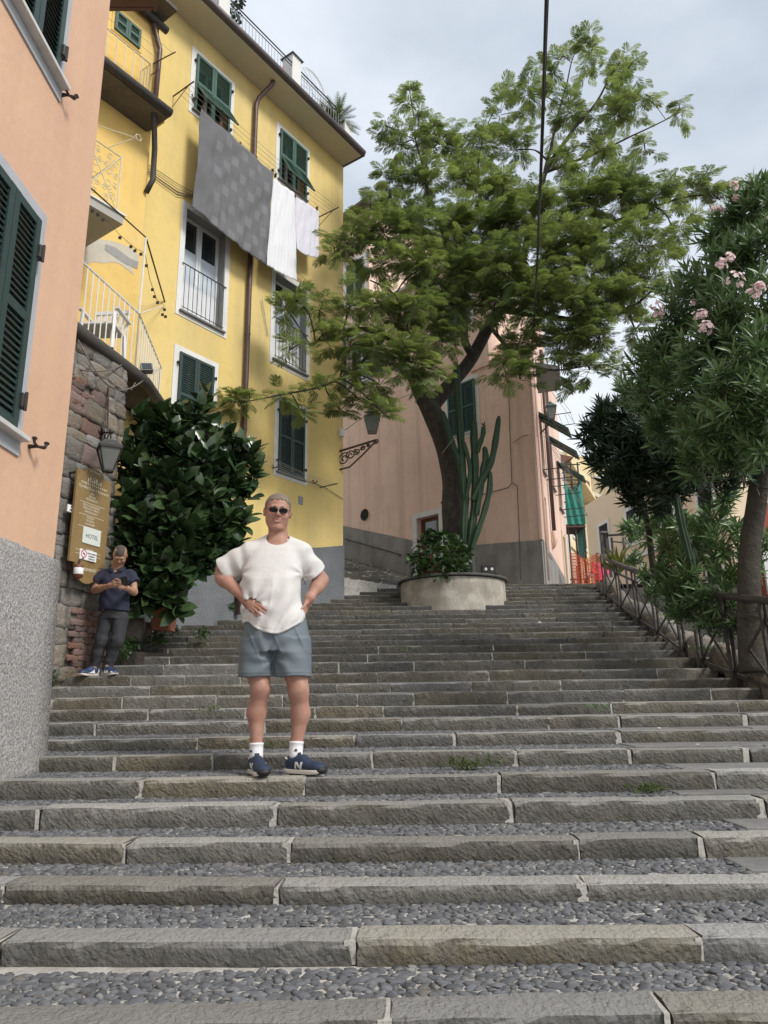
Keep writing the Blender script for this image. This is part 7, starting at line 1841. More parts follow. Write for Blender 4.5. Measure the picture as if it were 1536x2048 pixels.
weed(262, 1296, 10.0, 120, 0.14, 'smaller leafy weed beside the squared stone block', M_BUSH, leafy=True)
weed(315, 1285, 10.3, 220, 0.16, 'low creeping weeds below the flower pot', M_BUSH, leafy=True, w=3)
weed(350, 1265, 10.9, 90, 0.10, 'creeping weed right of the flower pot', M_BUSH, leafy=True)
weed(406, 1273, 11.0, 120, 0.12, 'small leafy weed on a step under the grey wall base', M_BUSH, leafy=True)
weed(463, 1219, 13.0, 90, 0.10, 'weed at the foot of the rain pipe', M_BUSH, leafy=True)
weed(807, 1298, 10.4, 50, 0.07, 'dark little weed growing from a step riser in the middle of the flight', M_OLE)
weed(1195, 1415, 6.45, 60, 0.07, 'thin weed on a step riser right of the middle', M_OLE)
weed(98, 1360, 8.7, 110, 0.12, 'leafy weed in the corner where the stone wall meets the peach house', M_BUSH, leafy=True)
weed(1405, 1300, 7.95, 60, 0.10, 'thin weeds at the foot of the second railing post', M_OLE)
M_BLOSSOM = mat('white_blossom', (0.80,0.74,0.72), 0.7)
for (px, py, d, s, lab) in ((1396,1490,5.55,.018,'fallen white blossom on the flagstones, the left one of the near pair'),(1473,1491,5.55,.022,'fallen white blossom on the flagstones at the right, the larger of the near pair'),(1318,1456,6.1,.012,'small fallen blossom on a step right of the middle'),(1415,1316,8.2,.018,'fallen white blossom near the second railing post'),(1079,1245,12.7,.035,'round white pebble on the upper steps'),(1022,2008,2.55,.016,'small crumpled pink petal on the lowest cobbles'),(655,1179,15.9,.05,'crumpled white paper at the foot of the yellow house corner')):
    bm = bmesh.new(); bmesh.ops.create_icosphere(bm, subdivisions=2, radius=s)
    for v in bm.verts: v.co *= 1+0.5*mnoise.noise(v.co*60/s*0.02+Vector((px, 0, 0))); v.co.z *= 0.45
    me = bpy.data.meshes.new('fallen_blossom'); bm.to_mesh(me); bm.free(); me.materials.append(M_BLOSSOM if px != 1022 else mat('pink_petal', (0.62,0.28,0.24), 0.7))
    nm = 'paper_scrap' if px == 655 else ('pebble' if px == 1079 else 'fallen_blossom')
    o = bpy.data.objects.new(nm, me); o.location = at(px, py, d); link(o); set_props(o, lab, {'paper_scrap': 'litter', 'pebble': 'pebble'}.get(nm, 'blossom'), 'fallen blossoms on the steps' if nm == 'fallen_blossom' else None)
# wooden bench end peeking in at the lower left
pb = at(5, 1785, 2.95); o = MB().bevbox(pb.x-0.5, at(17, 1785, 2.95).x-0.04, pb.y-0.05, pb.y+0.02, at(5, 1797, 2.95).z, at(5, 1776, 2.95).z, 0.004).build('bench_end', mat('orange_brown_wood', (0.26,0.10,0.045), 0.5, (0.18,0.07,0.03), nscale=12), None, label='corner of an orange brown wooden bench at the lower left edge', cat='bench')
# distant trees on the hill skyline
hl = []
r_ = np.random.RandomState(5); n = 5200
hx = r_.uniform(20, 110, n); hy = r_.uniform(165, 240, n); hz = TOPZ + 46*np.exp(-((hx-70)/70)**2)*np.exp(-((hy-215)/50)**2) + r_.uniform(0, 5, n)
VLh, FLh = leaf_arrays(1, 0.9, 2, 0.3, 0.2, prof_round)
V = place(VLh, np.stack([hx, hy, hz], 1), rdir(n, 0.3, r_), rdir(n, 0.2, r_), r_.uniform(2.2, 4.5, n)).reshape(-1, 3); F = (FLh[None]+(np.arange(n)*len(VLh))[:, None, None]).reshape(-1, 4)
o = bpy.data.objects.new('hill_woods', mesh_np('hill_woods', V, F, leafmat('far_woods', (0.085,0.13,0.05), (0.05,0.085,0.035), tr=0.2, rand=0), False)); link(o); set_props(o, 'distant green woods on the hill beyond the street', 'woods', kind='stuff')
# ================================================================== PEOPLE
class SDF:
    def __init__(s, lo, hi, h):
        s.lo = np.array(lo, dtype=np.float32); s.h = h
        n = np.ceil((np.array(hi)-s.lo)/h).astype(int)+1; s.n = n
        s.f = np.full(tuple(n), 0.5, dtype=np.float32)
    def _sub(s, lo, hi):
        a = np.maximum(0, np.floor((np.array(lo)-s.lo)/s.h).astype(int)); b = np.minimum(s.n, np.ceil((np.array(hi)-s.lo)/s.h).astype(int)+1)
        if np.any(b <= a): return None, None
        sl = tuple(slice(a[i], b[i]) for i in range(3))
        g = [ (s.lo[i] + s.h*np.arange(a[i], b[i])).astype(np.float32) for i in range(3)]
        return sl, np.meshgrid(*g, indexing='ij', sparse=True)
    def _comb(s, sl, d, k, mode):
        f = s.f[sl]
        if mode == 'sub':
            d = -d
            if k > 0: hh = np.clip(0.5 - 0.5*(f-d)/k, 0, 1); r = f*(1-hh) + d*hh + k*hh*(1-hh)
            else: r = np.maximum(f, d)
        else:
            if k > 0: hh = np.clip(0.5 + 0.5*(f-d)/k, 0, 1); r = f*(1-hh) + d*hh - k*hh*(1-hh)
            else: r = np.minimum(f, d)
        s.f[sl] = r
    def cap(s, a, b, ra, rb, k=0.02, mode='add'):
        a = np.array(tuple(a), dtype=np.float32); b = np.array(tuple(b), dtype=np.float32); pad = max(ra, rb)+3*k+2*s.h
        sl, G = s._sub(np.minimum(a, b)-pad, np.maximum(a, b)+pad)
        if sl is None: return s
        X, Y, Zz = G; ab = b-a; L2 = float((ab**2).sum())+1e-12
        t = np.clip(((X-a[0])*ab[0]+(Y-a[1])*ab[1]+(Zz-a[2])*ab[2])/L2, 0, 1)
        d = np.sqrt((X-a[0]-t*ab[0])**2+(Y-a[1]-t*ab[1])**2+(Zz-a[2]-t*ab[2])**2) - (ra+(rb-ra)*t)
        s._comb(sl, d, k, mode); return s
    def ell(s, c, r, R=None, k=0.02, mode='add'):
        c = np.array(tuple(c), dtype=np.float32); r = np.array(r, dtype=np.float32); pad = r.max()+3*k+2*s.h
        sl, G = s._sub(c-pad, c+pad)
        if sl is None: return s
        X, Y, Zz = G[0]-c[0], G[1]-c[1], G[2]-c[2]
        if R is not None:
            R = np.array(R, dtype=np.float32)
            X, Y, Zz = (R[0,0]*X+R[1,0]*Y+R[2,0]*Zz), (R[0,1]*X+R[1,1]*Y+R[2,1]*Zz), (R[0,2]*X+R[1,2]*Y+R[2,2]*Zz)
        k0 = np.sqrt((X/r[0])**2+(Y/r[1])**2+(Zz/r[2])**2); k1 = np.sqrt((X/r[0]**2)**2+(Y/r[1]**2)**2+(Zz/r[2]**2)**2)+1e-6
        s._comb(sl, k0*(k0-1)/k1, k, mode); return s
    def loft(s, lv, k=0.02, mode='add', p=2.3):
        """levels: (z, cx, cy, rx, ry) rising or falling z"""
        lv = sorted(lv); L = np.array(lv, dtype=np.float32)
        pad = 3*k+2*s.h; lo = [(L[:,1]-L[:,3]).min()-pad, (L[:,2]-L[:,4]).min()-pad, L[0,0]-pad]; hi = [(L[:,1]+L[:,3]).max()+pad, (L[:,2]+L[:,4]).max()+pad, L[-1,0]+pad]
        sl, G = s._sub(lo, hi)
        if sl is None: return s
        X, Y, Zz = G; z1 = Zz.ravel()
        I = [np.interp(z1, L[:,0], L[:,i]).reshape(1, 1, -1) for i in (1, 2, 3, 4)]
        q = (np.abs((X-I[0])/I[2])**p + np.abs((Y-I[1])/I[3])**p)**(1/p)
        d = (q-1)*np.minimum(I[2], I[3]); dz = np.maximum(L[0,0]-Zz, Zz-L[-1,0])
        d = np.where(dz > 0, np.sqrt(np.maximum(d, 0)**2+dz**2), np.maximum(d, dz))
        s._comb(sl, d.astype(np.float32), k, mode); return s
    def cut(s, fn):
        G = np.meshgrid(*[(s.lo[i]+s.h*np.arange(s.n[i])).astype(np.float32) for i in range(3)], indexing='ij', sparse=True)
        s.f = np.maximum(s.f, fn(*G).astype(np.float32)); return s
    def disp(s, fn):
        m = np.abs(s.f) < 0.05; idx = np.nonzero(m)
        P = [s.lo[i]+s.h*idx[i].astype(np.float32) for i in range(3)]
        s.f[m] += fn(*P).astype(np.float32); return s
    def mesh(s, name, m, smooth_it=1):
        f = s.f; sg = f < 0; n = s.n
        c = np.zeros(tuple(n-1), dtype=np.int8)
        for dx in (0,1):
            for dy in (0,1):
                for dz in (0,1): c += sg[dx:n[0]-1+dx, dy:n[1]-1+dy, dz:n[2]-1+dz]
        act = (c > 0) & (c < 8); idx = np.argwhere(act)
        vid = -np.ones(act.shape, dtype=np.int64); vid[act] = np.arange(len(idx))
        acc = np.zeros((len(idx), 3)); cnt = np.zeros(len(idx))
        cor = [(a,b,c_) for a in (0,1) for b in (0,1) for c_ in (0,1)]
        for a in cor:
            for ax in range(3):
                if a[ax]: continue
                b = list(a); b[ax] = 1
                fa = f[idx[:,0]+a[0], idx[:,1]+a[1], idx[:,2]+a[2]]; fb = f[idx[:,0]+b[0], idx[:,1]+b[1], idx[:,2]+b[2]]
                k = (fa < 0) != (fb < 0); t = np.zeros(len(idx)); t[k] = fa[k]/(fa[k]-fb[k])
                p = np.array(a, dtype=float)[None]+np.zeros((len(idx), 3)); p[:, ax] += t
                acc[k] += p[k]; cnt[k] += 1
        V = s.lo + s.h*(idx + acc/cnt[:, None])
        Q = []
        for ax in range(3):
            o1, o2 = [(1,2),(2,0),(0,1)][ax]
            sl0 = [slice(None)]*3; sl1 = [slice(None)]*3; sl0[ax] = slice(0, n[ax]-1); sl1[ax] = slice(1, n[ax])
            e = sg[tuple(sl0)] != sg[tuple(sl1)]; ei = np.argwhere(e)
            ok = (ei[:, o1] > 0) & (ei[:, o2] > 0) & (ei[:, o1] < n[o1]-1) & (ei[:, o2] < n[o2]-1); ei = ei[ok]
            def g(d1, d2):
                q = ei.copy(); q[:, o1] += d1; q[:, o2] += d2; return vid[q[:,0], q[:,1], q[:,2]]
            q = np.stack([g(-1,-1), g(0,-1), g(0,0), g(-1,0)], 1)
            fl = ~sg[ei[:,0], ei[:,1], ei[:,2]]; q[fl] = q[fl][:, ::-1]; Q.append(q)
        Q = np.concatenate(Q); Q = Q[(Q >= 0).all(1)]
        me = mesh_np(name, V, Q, m, True); return me
    def build(s, name, m, parent, **kw):
        o = bpy.data.objects.new(name, s.mesh(name, m)); link(o, parent); set_props(o, **kw); return o
def wob(x, y, z, fr, seed):
    r = np.random.RandomState(seed); v = 0
    for i in range(6):
        k = nrm(r.normal(size=3))*fr*r.uniform(0.6, 1.6); ph = r.uniform(0, 6.28); v = v + np.sin(k[0]*x+k[1]*y+k[2]*z+ph + 1.1*np.sin(k[1]*1.3*x-k[0]*y+ph*2))
    return v/6
M_SKIN = mat('tanned_skin', (0.42,0.24,0.18), 0.58, (0.34,0.175,0.125), nscale=14, ndetail=6, lo=0.3, hi=0.7, mottle=[(7,0.48,0.72,(0.44,0.18,0.135),0.5),(70,0.55,0.7,(0.30,0.14,0.09),0.5)], bump=[(120, 0.4, 0.003, 4)], spec=0.35)
M_SKIN2 = mat('brown_skin', (0.42,0.235,0.155), 0.5, (0.37,0.20,0.13), nscale=14, sss=0.06, spec=0.4)
M_LIP = mat('lip', (0.42,0.14,0.11), 0.4, (0.38,0.12,0.10))
M_TEETH = mat('teeth', (0.75,0.72,0.66), 0.3)
M_HAIR = mat('grey_blond_hair', (0.20,0.155,0.11), 0.75, (0.11,0.085,0.06), nscale=60, ndetail=3, lo=0.35, hi=0.65, bump=(190, 0.9, 0.006, 2), streak=(220, 30, 0.4, 0.65, (0.32,0.27,0.22), 0.5))
M_HAIR2 = mat('cropped_dark_hair', (0.06,0.046,0.038), 0.8, (0.10,0.08,0.068), nscale=90, bump=(220, 0.8, 0.004, 2))
M_HAIR3 = mat('black_hair', (0.02,0.017,0.015), 0.5, (0.03,0.025,0.02), nscale=40)
M_TEE = mat('cream_white_tee', (0.63,0.61,0.585), 0.88, (0.59,0.57,0.545), nscale=3, bump=[(26,0.35,0.010,4),(500,0.15,0.001,2)])
M_SHORTS = mat('grey_blue_shorts', (0.135,0.165,0.185), 0.7, (0.115,0.142,0.160), nscale=4, bump=[(18,0.35,0.010,4),(500,0.1,0.001,2)])
M_SOCK = mat('white_sock', (0.78,0.77,0.78), 0.9, (0.72,0.71,0.72), nscale=20, bump=(220, 0.4, 0.002, 2))
M_SHOE = mat('navy_mesh_shoe', (0.020,0.036,0.072), 0.7, (0.015,0.028,0.055), nscale=20, bump=(260, 0.5, 0.002, 2))
M_SUEDE = mat('slate_suede', (0.055,0.062,0.085), 0.9, (0.042,0.048,0.068), nscale=20)
M_SOLE = mat('off_white_sole', (0.66,0.62,0.55), 0.6, (0.58,0.54,0.47), nscale=10)
M_BLACKR = mat('black_rubber', (0.012,0.012,0.013), 0.6)
M_LENS = mat('dark_lens', (0.004,0.004,0.005), 0.12, (0.006,0.006,0.006), spec=0.35)
M_POLO = mat('navy_polo', (0.020,0.024,0.048), 0.85, (0.016,0.019,0.040), nscale=8, bump=[(18,0.4,0.012,4),(400,0.2,0.001,2)])
M_JEANS = mat('charcoal_jeans', (0.030,0.031,0.036), 0.85, (0.020,0.021,0.025), nscale=9, mottle=[(5,0.5,0.75,(0.060,0.062,0.068),0.6)], bump=[(16,0.6,0.015,5)])
M_PHONE = mat('black_phone', (0.01,0.01,0.012), 0.2)
M_COBALT = mat('cobalt_leather', (0.03,0.05,0.12), 0.5, (0.025,0.04,0.095)); M_WLEATHER = mat('white_leather', (0.70,0.69,0.67), 0.5)

def head(s, M, sc=1.0, wx=1.0, smile=True):
    """add a head, looking along local -Y, to sdf s"""
    R = M.to_3x3(); Rn = np.array([[R[i][j] for j in range(3)] for i in range(3)])
    T = lambda x, y, z: M @ Vector((x*sc*wx, y*sc, z*sc))
    E = lambda c, r, k=0.015, mode='add': s.ell(T(*c), [r[0]*sc*wx, r[1]*sc, r[2]*sc], Rn, k*sc, mode)
    Cp = lambda a, b, ra, rb, k=0.012: s.cap(T(*a), T(*b), ra*sc, rb*sc, k*sc)
    E((0, .022, .034), (.077, .098, .088)); E((0, -.004, -.035), (.070, .083, .085), .03); E((0, -.024, -.088), (.043, .052, .034), .035)
    Cp((0, -.060, -.103), (0, -.066, -.103), .020, .018, .02)
    for sx in (-1, 1):
        E((sx*.036, -.056, -.034), (.026, .026, .026), .02); E((sx*.079, .014, -.012), (.010, .020, .033), .006); E((sx*.082, .012, -.014), (.005, .011, .020), .004, 'sub')
        E((sx*.013, -.093, -.029), (.0095, .011, .008), .006); E((sx*.030, -.083, .008), (.017, .010, .010), .010, 'sub'); E((sx*.040, -.022, -.070), (.022, .036, .032), .03)
    Cp((0, -.080, .012), (0, -.104, -.022), .009, .013, .010); Cp((-.038, -.076, .026), (.038, -.076, .026), .012, .012, .014)
    E((0, -.085, -.055), (.022, .008, .006), .006); E((0, -.083, -.070), (.020, .008, .007), .006); E((0, -.092, -.0625), (.029, .012, .0055), .003, 'sub')
    for sx in (-1, 1): Cp((sx*.019, -.100, -.030), (sx*.038, -.082, -.058), .0022, .0022, .004) if False else s.cap(T(sx*.021, -.0965, -.033), T(sx*.037, -.080, -.060), .0035*sc, .0035*sc, .005, 'sub')
    E((0, -.040, -.116), (.044, .045, .022), .03)
def headcover(M, lo_pad, fn, h, m, parent, name, sc=1.0, seed=0, infl=.008, wx=1.0):
    c = M.translation; s = SDF([c.x-.13, c.y-.14, c.z-.14], [c.x+.13, c.y+.14, c.z+.16], h)
    R = M.to_3x3(); Rn = np.array([[R[i][j] for j in range(3)] for i in range(3)]); T = lambda x, y, z: M @ Vector((x*sc, y*sc, z*sc))
    s.ell(T(0, .022, .034), [(.077*wx+infl)*sc, (.098+infl)*sc, (.088+infl*1.3)*sc], Rn, 0.01); s.ell(T(0, .02, -.02), [(.071*wx+infl)*sc, (.078+infl)*sc, (.07)*sc], Rn, 0.02)
    Mi = M.inverted(); A = [[Mi[i][j] for j in range(4)] for i in range(4)]
    def cutf(X, Y, Zz):
        lx = A[0][0]*X+A[0][1]*Y+A[0][2]*Zz+A[0][3]; ly = A[1][0]*X+A[1][1]*Y+A[1][2]*Zz+A[1][3]; lz = A[2][0]*X+A[2][1]*Y+A[2][2]*Zz+A[2][3]
        return fn(lx/sc, ly/sc, lz/sc)
    s.cut(cutf); s.disp(lambda x, y, z: 0.0012*wob(x, y, z, 170, seed))
    return s.build(name, m, parent)
def hairline(x, y, z):   # keep where negative
    line = np.interp(y, [-.12, -.085, -.062, -.035, -.012, .012, .05, .12], [.108, .104, .088, .052, .004, -.012, -.045, -.075])
    line = line + 0.006*np.sin(x*190) + 0.010*np.clip(1-np.abs(x)/0.03, 0, 1)*(y < -0.03)*(-1.4)
    return (line - z)

# ---------------------------------------------------------------- the man with his hands on his hips
D0 = 4.92
def J(px, py, dd=0.0): return at(px, py, D0+dd)
ZF = STEPS[NPRE+5][1] + 0.004      # top of the step he stands on
man = thing('person', 'standing man in cream t-shirt, grey blue shorts and sunglasses, hands on hips', 'person', (J(550,1540).x, 4.86, ZF))
lo = J(415, 1560); hi = J(665, 975)
b = SDF([lo.x-.02, D0-.36, ZF+0.03], [hi.x+.03, D0+.30, hi.z+.04], 0.0052)
HM = Matrix.Translation(J(555.5, 1022.5, -0.02)) @ Matrix.Rotation(math.radians(11), 4, 'Z') @ Matrix.Rotation(math.radians(13), 4, 'X') @ Matrix.Rotation(math.radians(4), 4, 'Y')
head(b, HM, 1.0, 1.14)
nb_ = J(556, 1082, 0.03)
b.cap(J(556, 1042, 0.035), nb_, .058, .074, .03)
b.loft([(J(550,1240).z, J(551,1240).x, D0, .185, .13), (J(550,1190).z, J(545,1190).x, D0, .185, .14), (J(550,1130).z, J(546,1130).x, D0+.02, .175, .115), (J(550,1098).z, J(550,1098).x, D0+.03, .15, .09), (J(550,1080).z, J(553,1080).x, D0+.03, .07, .06)], .03)
# arms
S1, E1, W1_ = J(499,1111,.03), J(430,1141,.10), J(489,1196,-.085)
b.cap(S1, E1, .048, .049, .03); b.cap(E1, E1.lerp(W1_, .35), .050, .049, .02); b.cap(E1.lerp(W1_, .3), W1_, .050, .031, .03)
S2, E2, W2_ = J(606,1104,.03), J(643,1160,.14), J(620,1195,.02)
b.cap(S2, E2, .050, .047, .03); b.cap(E2, E2.lerp(W2_, .4), .046, .042, .02); b.cap(E2.lerp(W2_, .3), W2_, .042, .030, .04)
# left hand (image left): palm on the hip, fingers forward and down
def hand(s, W, K, tips, mids, thumb, r=0.0092, pal=0.040):
    """W wrist, K four knuckles, tips, mids; thumb list of 3 points"""
    for kk in K: s.cap(W, kk, .026, .0135, .018)
    s.cap(K[0], K[-1], .0135, .0125, .012)
    for kk, m_, t in zip(K, mids, tips): s.cap(kk, m_, r*1.12, r, .006); s.cap(m_, t, r, r*.82, .004)
    s.cap(thumb[0], thumb[1], .015, .0115, .012); s.cap(thumb[1], thumb[2], .0115, .009, .006)
K = [J(509,1204,-.150), J(507,1209,-.156), J(504,1213.5,-.153), J(500,1217,-.143)]
mids = [J(522,1212,-.200), J(519,1217.5,-.204), J(513,1222,-.196), J(507,1224,-.180)]
tips = [J(533,1220,-.222), J(529,1226,-.222), J(521,1231,-.212), J(513,1232,-.195)]
KL, ML, TL = K, mids, tips
hand(b, W1_, K, tips, mids, [J(494,1206,-.03), J(488,1216,0.0), J(492,1226,.03)])
K = [J(612,1206,-.01), J(613,1209,.012), J(614,1212,.034), J(615,1214,.055)]
mids = [J(607,1214,-.055), J(608,1218,-.035), J(609,1222,-.01), J(611,1224,.015)]
tips = [J(601,1219,-.09), J(603,1226,-.07), J(605,1229,-.045), J(608,1230,-.02)]
hand(b, W2_, K, tips, mids, [J(617,1204,.05), J(612,1212,.085), J(606,1218,.10)])
# legs
b.cap(J(513,1262,0), J(517,1345,-.02), .085, .074, .03); b.cap(J(517,1345,-.02), J(521,1378,-.03), .072, .060, .03); b.cap(J(521,1378,-.03), J(513,1425,.015), .058, .060, .035)
b.cap(J(513,1425,.015), J(513,1492,.01), .058, .036, .035); b.cap(J(513,1492,.01), J(514,1520,.0), .036, .036, .01); b.ell(J(522,1372,-.078), (.030, .018, .034), None, .02)
b.cap(J(585,1262,0), J(592,1345,-.02), .088, .078, .03); b.cap(J(592,1345,-.02), J(597,1382,-.03), .076, .064, .03); b.cap(J(597,1382,-.03), J(601,1428,.015), .060, .060, .035)
b.cap(J(601,1428,.015), J(593,1490,.01), .058, .037, .035); b.cap(J(593,1490,.01), J(592,1520,.0), .037, .037, .01); b.ell(J(599,1376,-.082), (.030, .018, .034), None, .02)
b.build('body', M_SKIN, man)
headcover(HM, 0, hairline, 0.0032, M_HAIR, man, 'hair', seed=3, wx=1.14, infl=.0042)
# mouth
T = lambda x, y, z: HM @ Vector((x, y, z))
mb = MB(HM)
V = []; F = []
for i in range(9):
    x = -0.029+0.00725*i; y = -0.0915+10.5*x*x; zc = -0.0650+13.0*x*x; V += [(x, y, zc+0.0036), (x, y+0.001, zc-0.0058*(1-(x/0.031)**2)-0.0005)]
for i in range(8): F.append((2*i, 2*i+2, 2*i+3, 2*i+1))
mb.add(V, F).build('teeth', M_TEETH, man, True)
mb = MB(HM)
up = [(-.035+.00875*i, -.0940+10*(-.035+.00875*i)**2, -.0600+12*(-.035+.00875*i)**2) for i in range(9)]
dn = [(-.033+.00825*i, -.0930+10*(-.033+.00825*i)**2, -.0765+24*(-.033+.00825*i)**2*0.85) for i in range(9)]
mb.tube(up, [.001,.0022,.003,.0033,.003,.0033,.003,.0022,.001], 6); mb.tube(dn, [.001,.003,.004,.0045,.0045,.0045,.004,.003,.001], 6); mb.build('lips', M_LIP, man, True)
# brows
mb = MB(HM)
for sx in (-1, 1): mb.tube([(sx*.014, -.0905, .030), (sx*.030, -.0900, .0335), (sx*.047, -.078, .029)], [.002, .0032, .0015], 6)
mb.build('eyebrows', M_HAIR, man, True)
# sunglasses
gl = thing('sunglasses', 'dark wraparound sunglasses on the standing man\'s face', 'sunglasses', T(0, -.1, .01))
for sx in (-1, 1):
    V = []; F = []; nu, nv = 10, 6
    for j in range(nv+1):
        for i in range(nu+1):
            u = i/nu*2-1; v = j/nv*2-1; k = (1-0.22*abs(u)**3*1.0); x = 0.0335+0.0285*u*(1-0.12*v*v); z = 0.0045+0.0165*v*(1-0.28*abs(u)**3)
            V.append((sx*x, -0.1045+ 4.6*(x-0.0)**2 + 0.8*z*z, z+0.001*u))
    for j in range(nv):
        for i in range(nu): a = j*(nu+1)+i; F.append((a, a+1, a+nu+2, a+nu+1))
    MB(HM).add(V, F).build('lens', M_LENS, gl, True)
    rim = [V[i] for i in range(nu+1)] + [V[j*(nu+1)+nu] for j in range(1, nv+1)] + [V[nv*(nu+1)+i] for i in range(nu-1, -1, -1)] + [V[j*(nu+1)] for j in range(nv-1, 0, -1)]
    MB(HM).tube(rim, 0.0016, 5, closed=True).build('rim', M_IRON, gl, True)
    MB(HM).tube([(sx*.062, -.086, .010), (sx*.084, -.055, .010), (sx*.0915, -.005, .008), (sx*.090, .02, .0)], .0018, 5).build('temple', M_IRON, gl, True)
MB(HM).tube([(-.006, -.1045, .010), (0, -.106, .012), (.006, -.1045, .010)], .0016, 5).build('bridge', M_IRON, gl, True)

# t-shirt
s = SDF([lo.x-.10, D0-.34, J(550,1280).z-.02], [hi.x+.03, D0+.30, J(550,1062).z+.02], 0.0055)
def lv(py, xl_, xr_, cy, ry, ex=0.0):
    return (J(550, py).z, (J(xl_, py).x+J(xr_, py).x)/2, D0+cy, (J(xr_, py).x-J(xl_, py).x)/2+ex, ry)
s.loft([lv(1278,489,612,-.01,.165), lv(1245,488,611,-.01,.170), lv(1215,487,604,-.015,.168), lv(1190,484,602,-.02,.165), lv(1165,484,603,-.015,.158), lv(1140,488,605,0,.145), lv(1115,494,606,.015,.125), lv(1100,500,605,.025,.11), lv(1090,512,596,.03,.09), lv(1082,528,588,.03,.075)], .025, p=2.4)
s.cap(J(501,1105,.03), J(548,1080,.03), .066, .055, .04); s.cap(J(601,1102,.03), J(562,1080,.03), .060, .055, .04)
H1 = J(452,1142,.085); H2 = J(628,1147,.115)
A1 = J(502,1107,.03); A2 = J(601,1107,.03)
s.cap(A1, H1+(H1-A1).normalized()*.06, .080, .114, .04); s.cap(A2, H2+(H2-A2).normalized()*.06, .076, .098, .04)
def plane_cut(p, n): return lambda X, Y, Zz: np.where((X-p.x)*n.x+(Y-p.y)*n.y+(Zz-p.z)*n.z > -0.10, (X-p.x)*n.x+(Y-p.y)*n.y+(Zz-p.z)*n.z, -1)
d1 = (H1-A1).normalized(); d2 = (H2-A2).normalized()
def cut1(X, Y, Zz):
    q = (X-H1.x)*d1.x+(Y-H1.y)*d1.y+(Zz-H1.z)*d1.z; side_ = (X < J(478,1100).x) | ((Zz > J(550,1172).z) & (X < J(484,1100).x)); return np.where(side_, q, -1.0)
def cut2(X, Y, Zz):
    q = (X-H2.x)*d2.x+(Y-H2.y)*d2.y+(Zz-H2.z)*d2.z; side_ = (X > J(608,1100).x) & (Zz > J(550,1185).z); return np.where(side_, q, -1.0)
xh0, xh1 = J(487,1240).x, J(612,1240).x
def hem(X, Y, Zz):
    u = np.clip((X-xh0)/(xh1-xh0), 0, 1); z = J(550,1247).z - (J(550,1247).z-J(550,1272).z)*np.maximum(np.sin(np.pi*np.clip((u-0.14)/0.82, 0, 1)), 0)**0.9
    z = z + 0.002*np.sin(u*17); return z - Zz
s.cap(J(556,1060,-.06), J(556,1086,.02), .070, .080, .012, 'sub')   # neckline
zc0 = J(550,1175).z
def ridge(v): return 1-np.abs(np.sin(v))          # sharp crease lines
def folds(x, y, z):
    v = 0.0022*wob(x, y, z, 20, 5); fr = np.clip((D0+0.06-y)/0.08, 0, 1)
    low = np.clip((J(550,1150).z - z)/0.22, 0, 1)
    u = (x-J(560,1150).x); w = (z-J(550,1150).z)
    v += 0.012*low*fr*(ridge((u-0.20*w)*26+0.8*np.sin(w*9)+0.6)**3)*np.clip(0.3+np.sin(u*11+0.7), 0, 1)*-1
    v += 0.0085*low*fr*np.sin((u-0.28*w)*52 + 1.3*np.sin(w*13+u*7))
    # pulls from the hand at the waist and from the armpits
    hx, hz = J(515,1215).x, J(515,1215).z; r_ = np.sqrt((x-hx)**2+(z-hz)**2)+1e-3; th = np.arctan2(z-hz, x-hx)
    v += 0.006*np.exp(-(r_/0.15)**2)*np.sin(th*7)
    for ax_, az_, sg_ in ((J(484,1150).x, J(484,1150).z, 1), (J(606,1150).x, J(606,1150).z, -1)):
        r_ = np.sqrt((x-ax_)**2+(z-az_)**2)+1e-3; th = np.arctan2(z-az_, (x-ax_)*sg_)
        v += 0.0045*np.exp(-(r_/0.12)**2)*np.sin(th*5+1)*np.clip(r_/0.04, 0, 1)
    sl_ = np.clip((J(500,1100).x - x)/0.06, 0, 1); v += 0.0045*sl_*np.sin((x*0.62+z*0.78)*50+1.6*np.sin(x*17-z*13))
    sr_ = np.clip((x-J(603,1100).x)/0.05, 0, 1); v += 0.004*sr_*np.sin((x*0.8-z*0.6)*48+1.6*np.sin(x*17+z*19))
    # stitched hem
    zz_ = hem(x, y, z); v += 0.0022*np.exp(-((zz_+0.022)/0.0045)**2)
    return v
s.disp(folds)
s.cut(cut1); s.cut(cut2); s.cut(hem)
s.cap(A1.lerp(H1, .72), H1+d1*.10, .060, .098, .004, 'sub'); s.cap(A2.lerp(H2, .72), H2+d2*.10, .055, .084, .004, 'sub')
for kk, m_, t in zip(KL, ML, TL):
    s.cap(W1_, kk, .034, .022, .006, 'sub'); s.cap(kk, m_, .016, .014, .005, 'sub')
s.build('t_shirt', M_TEE, man)
# ribbed collar
cpts = []
for i in range(28):
    a = 2*math.pi*i/28; c = J(556,1077,.03); cpts.append(Vector((c.x+.078*math.cos(a), c.y+.067*math.sin(a), c.z-0.030*max(0, -math.sin(a))*1.3+0.012*max(0, math.sin(a)))))
MB().tube(cpts, 0.0065, 6, closed=True).build('collar', M_TEE, man, True)
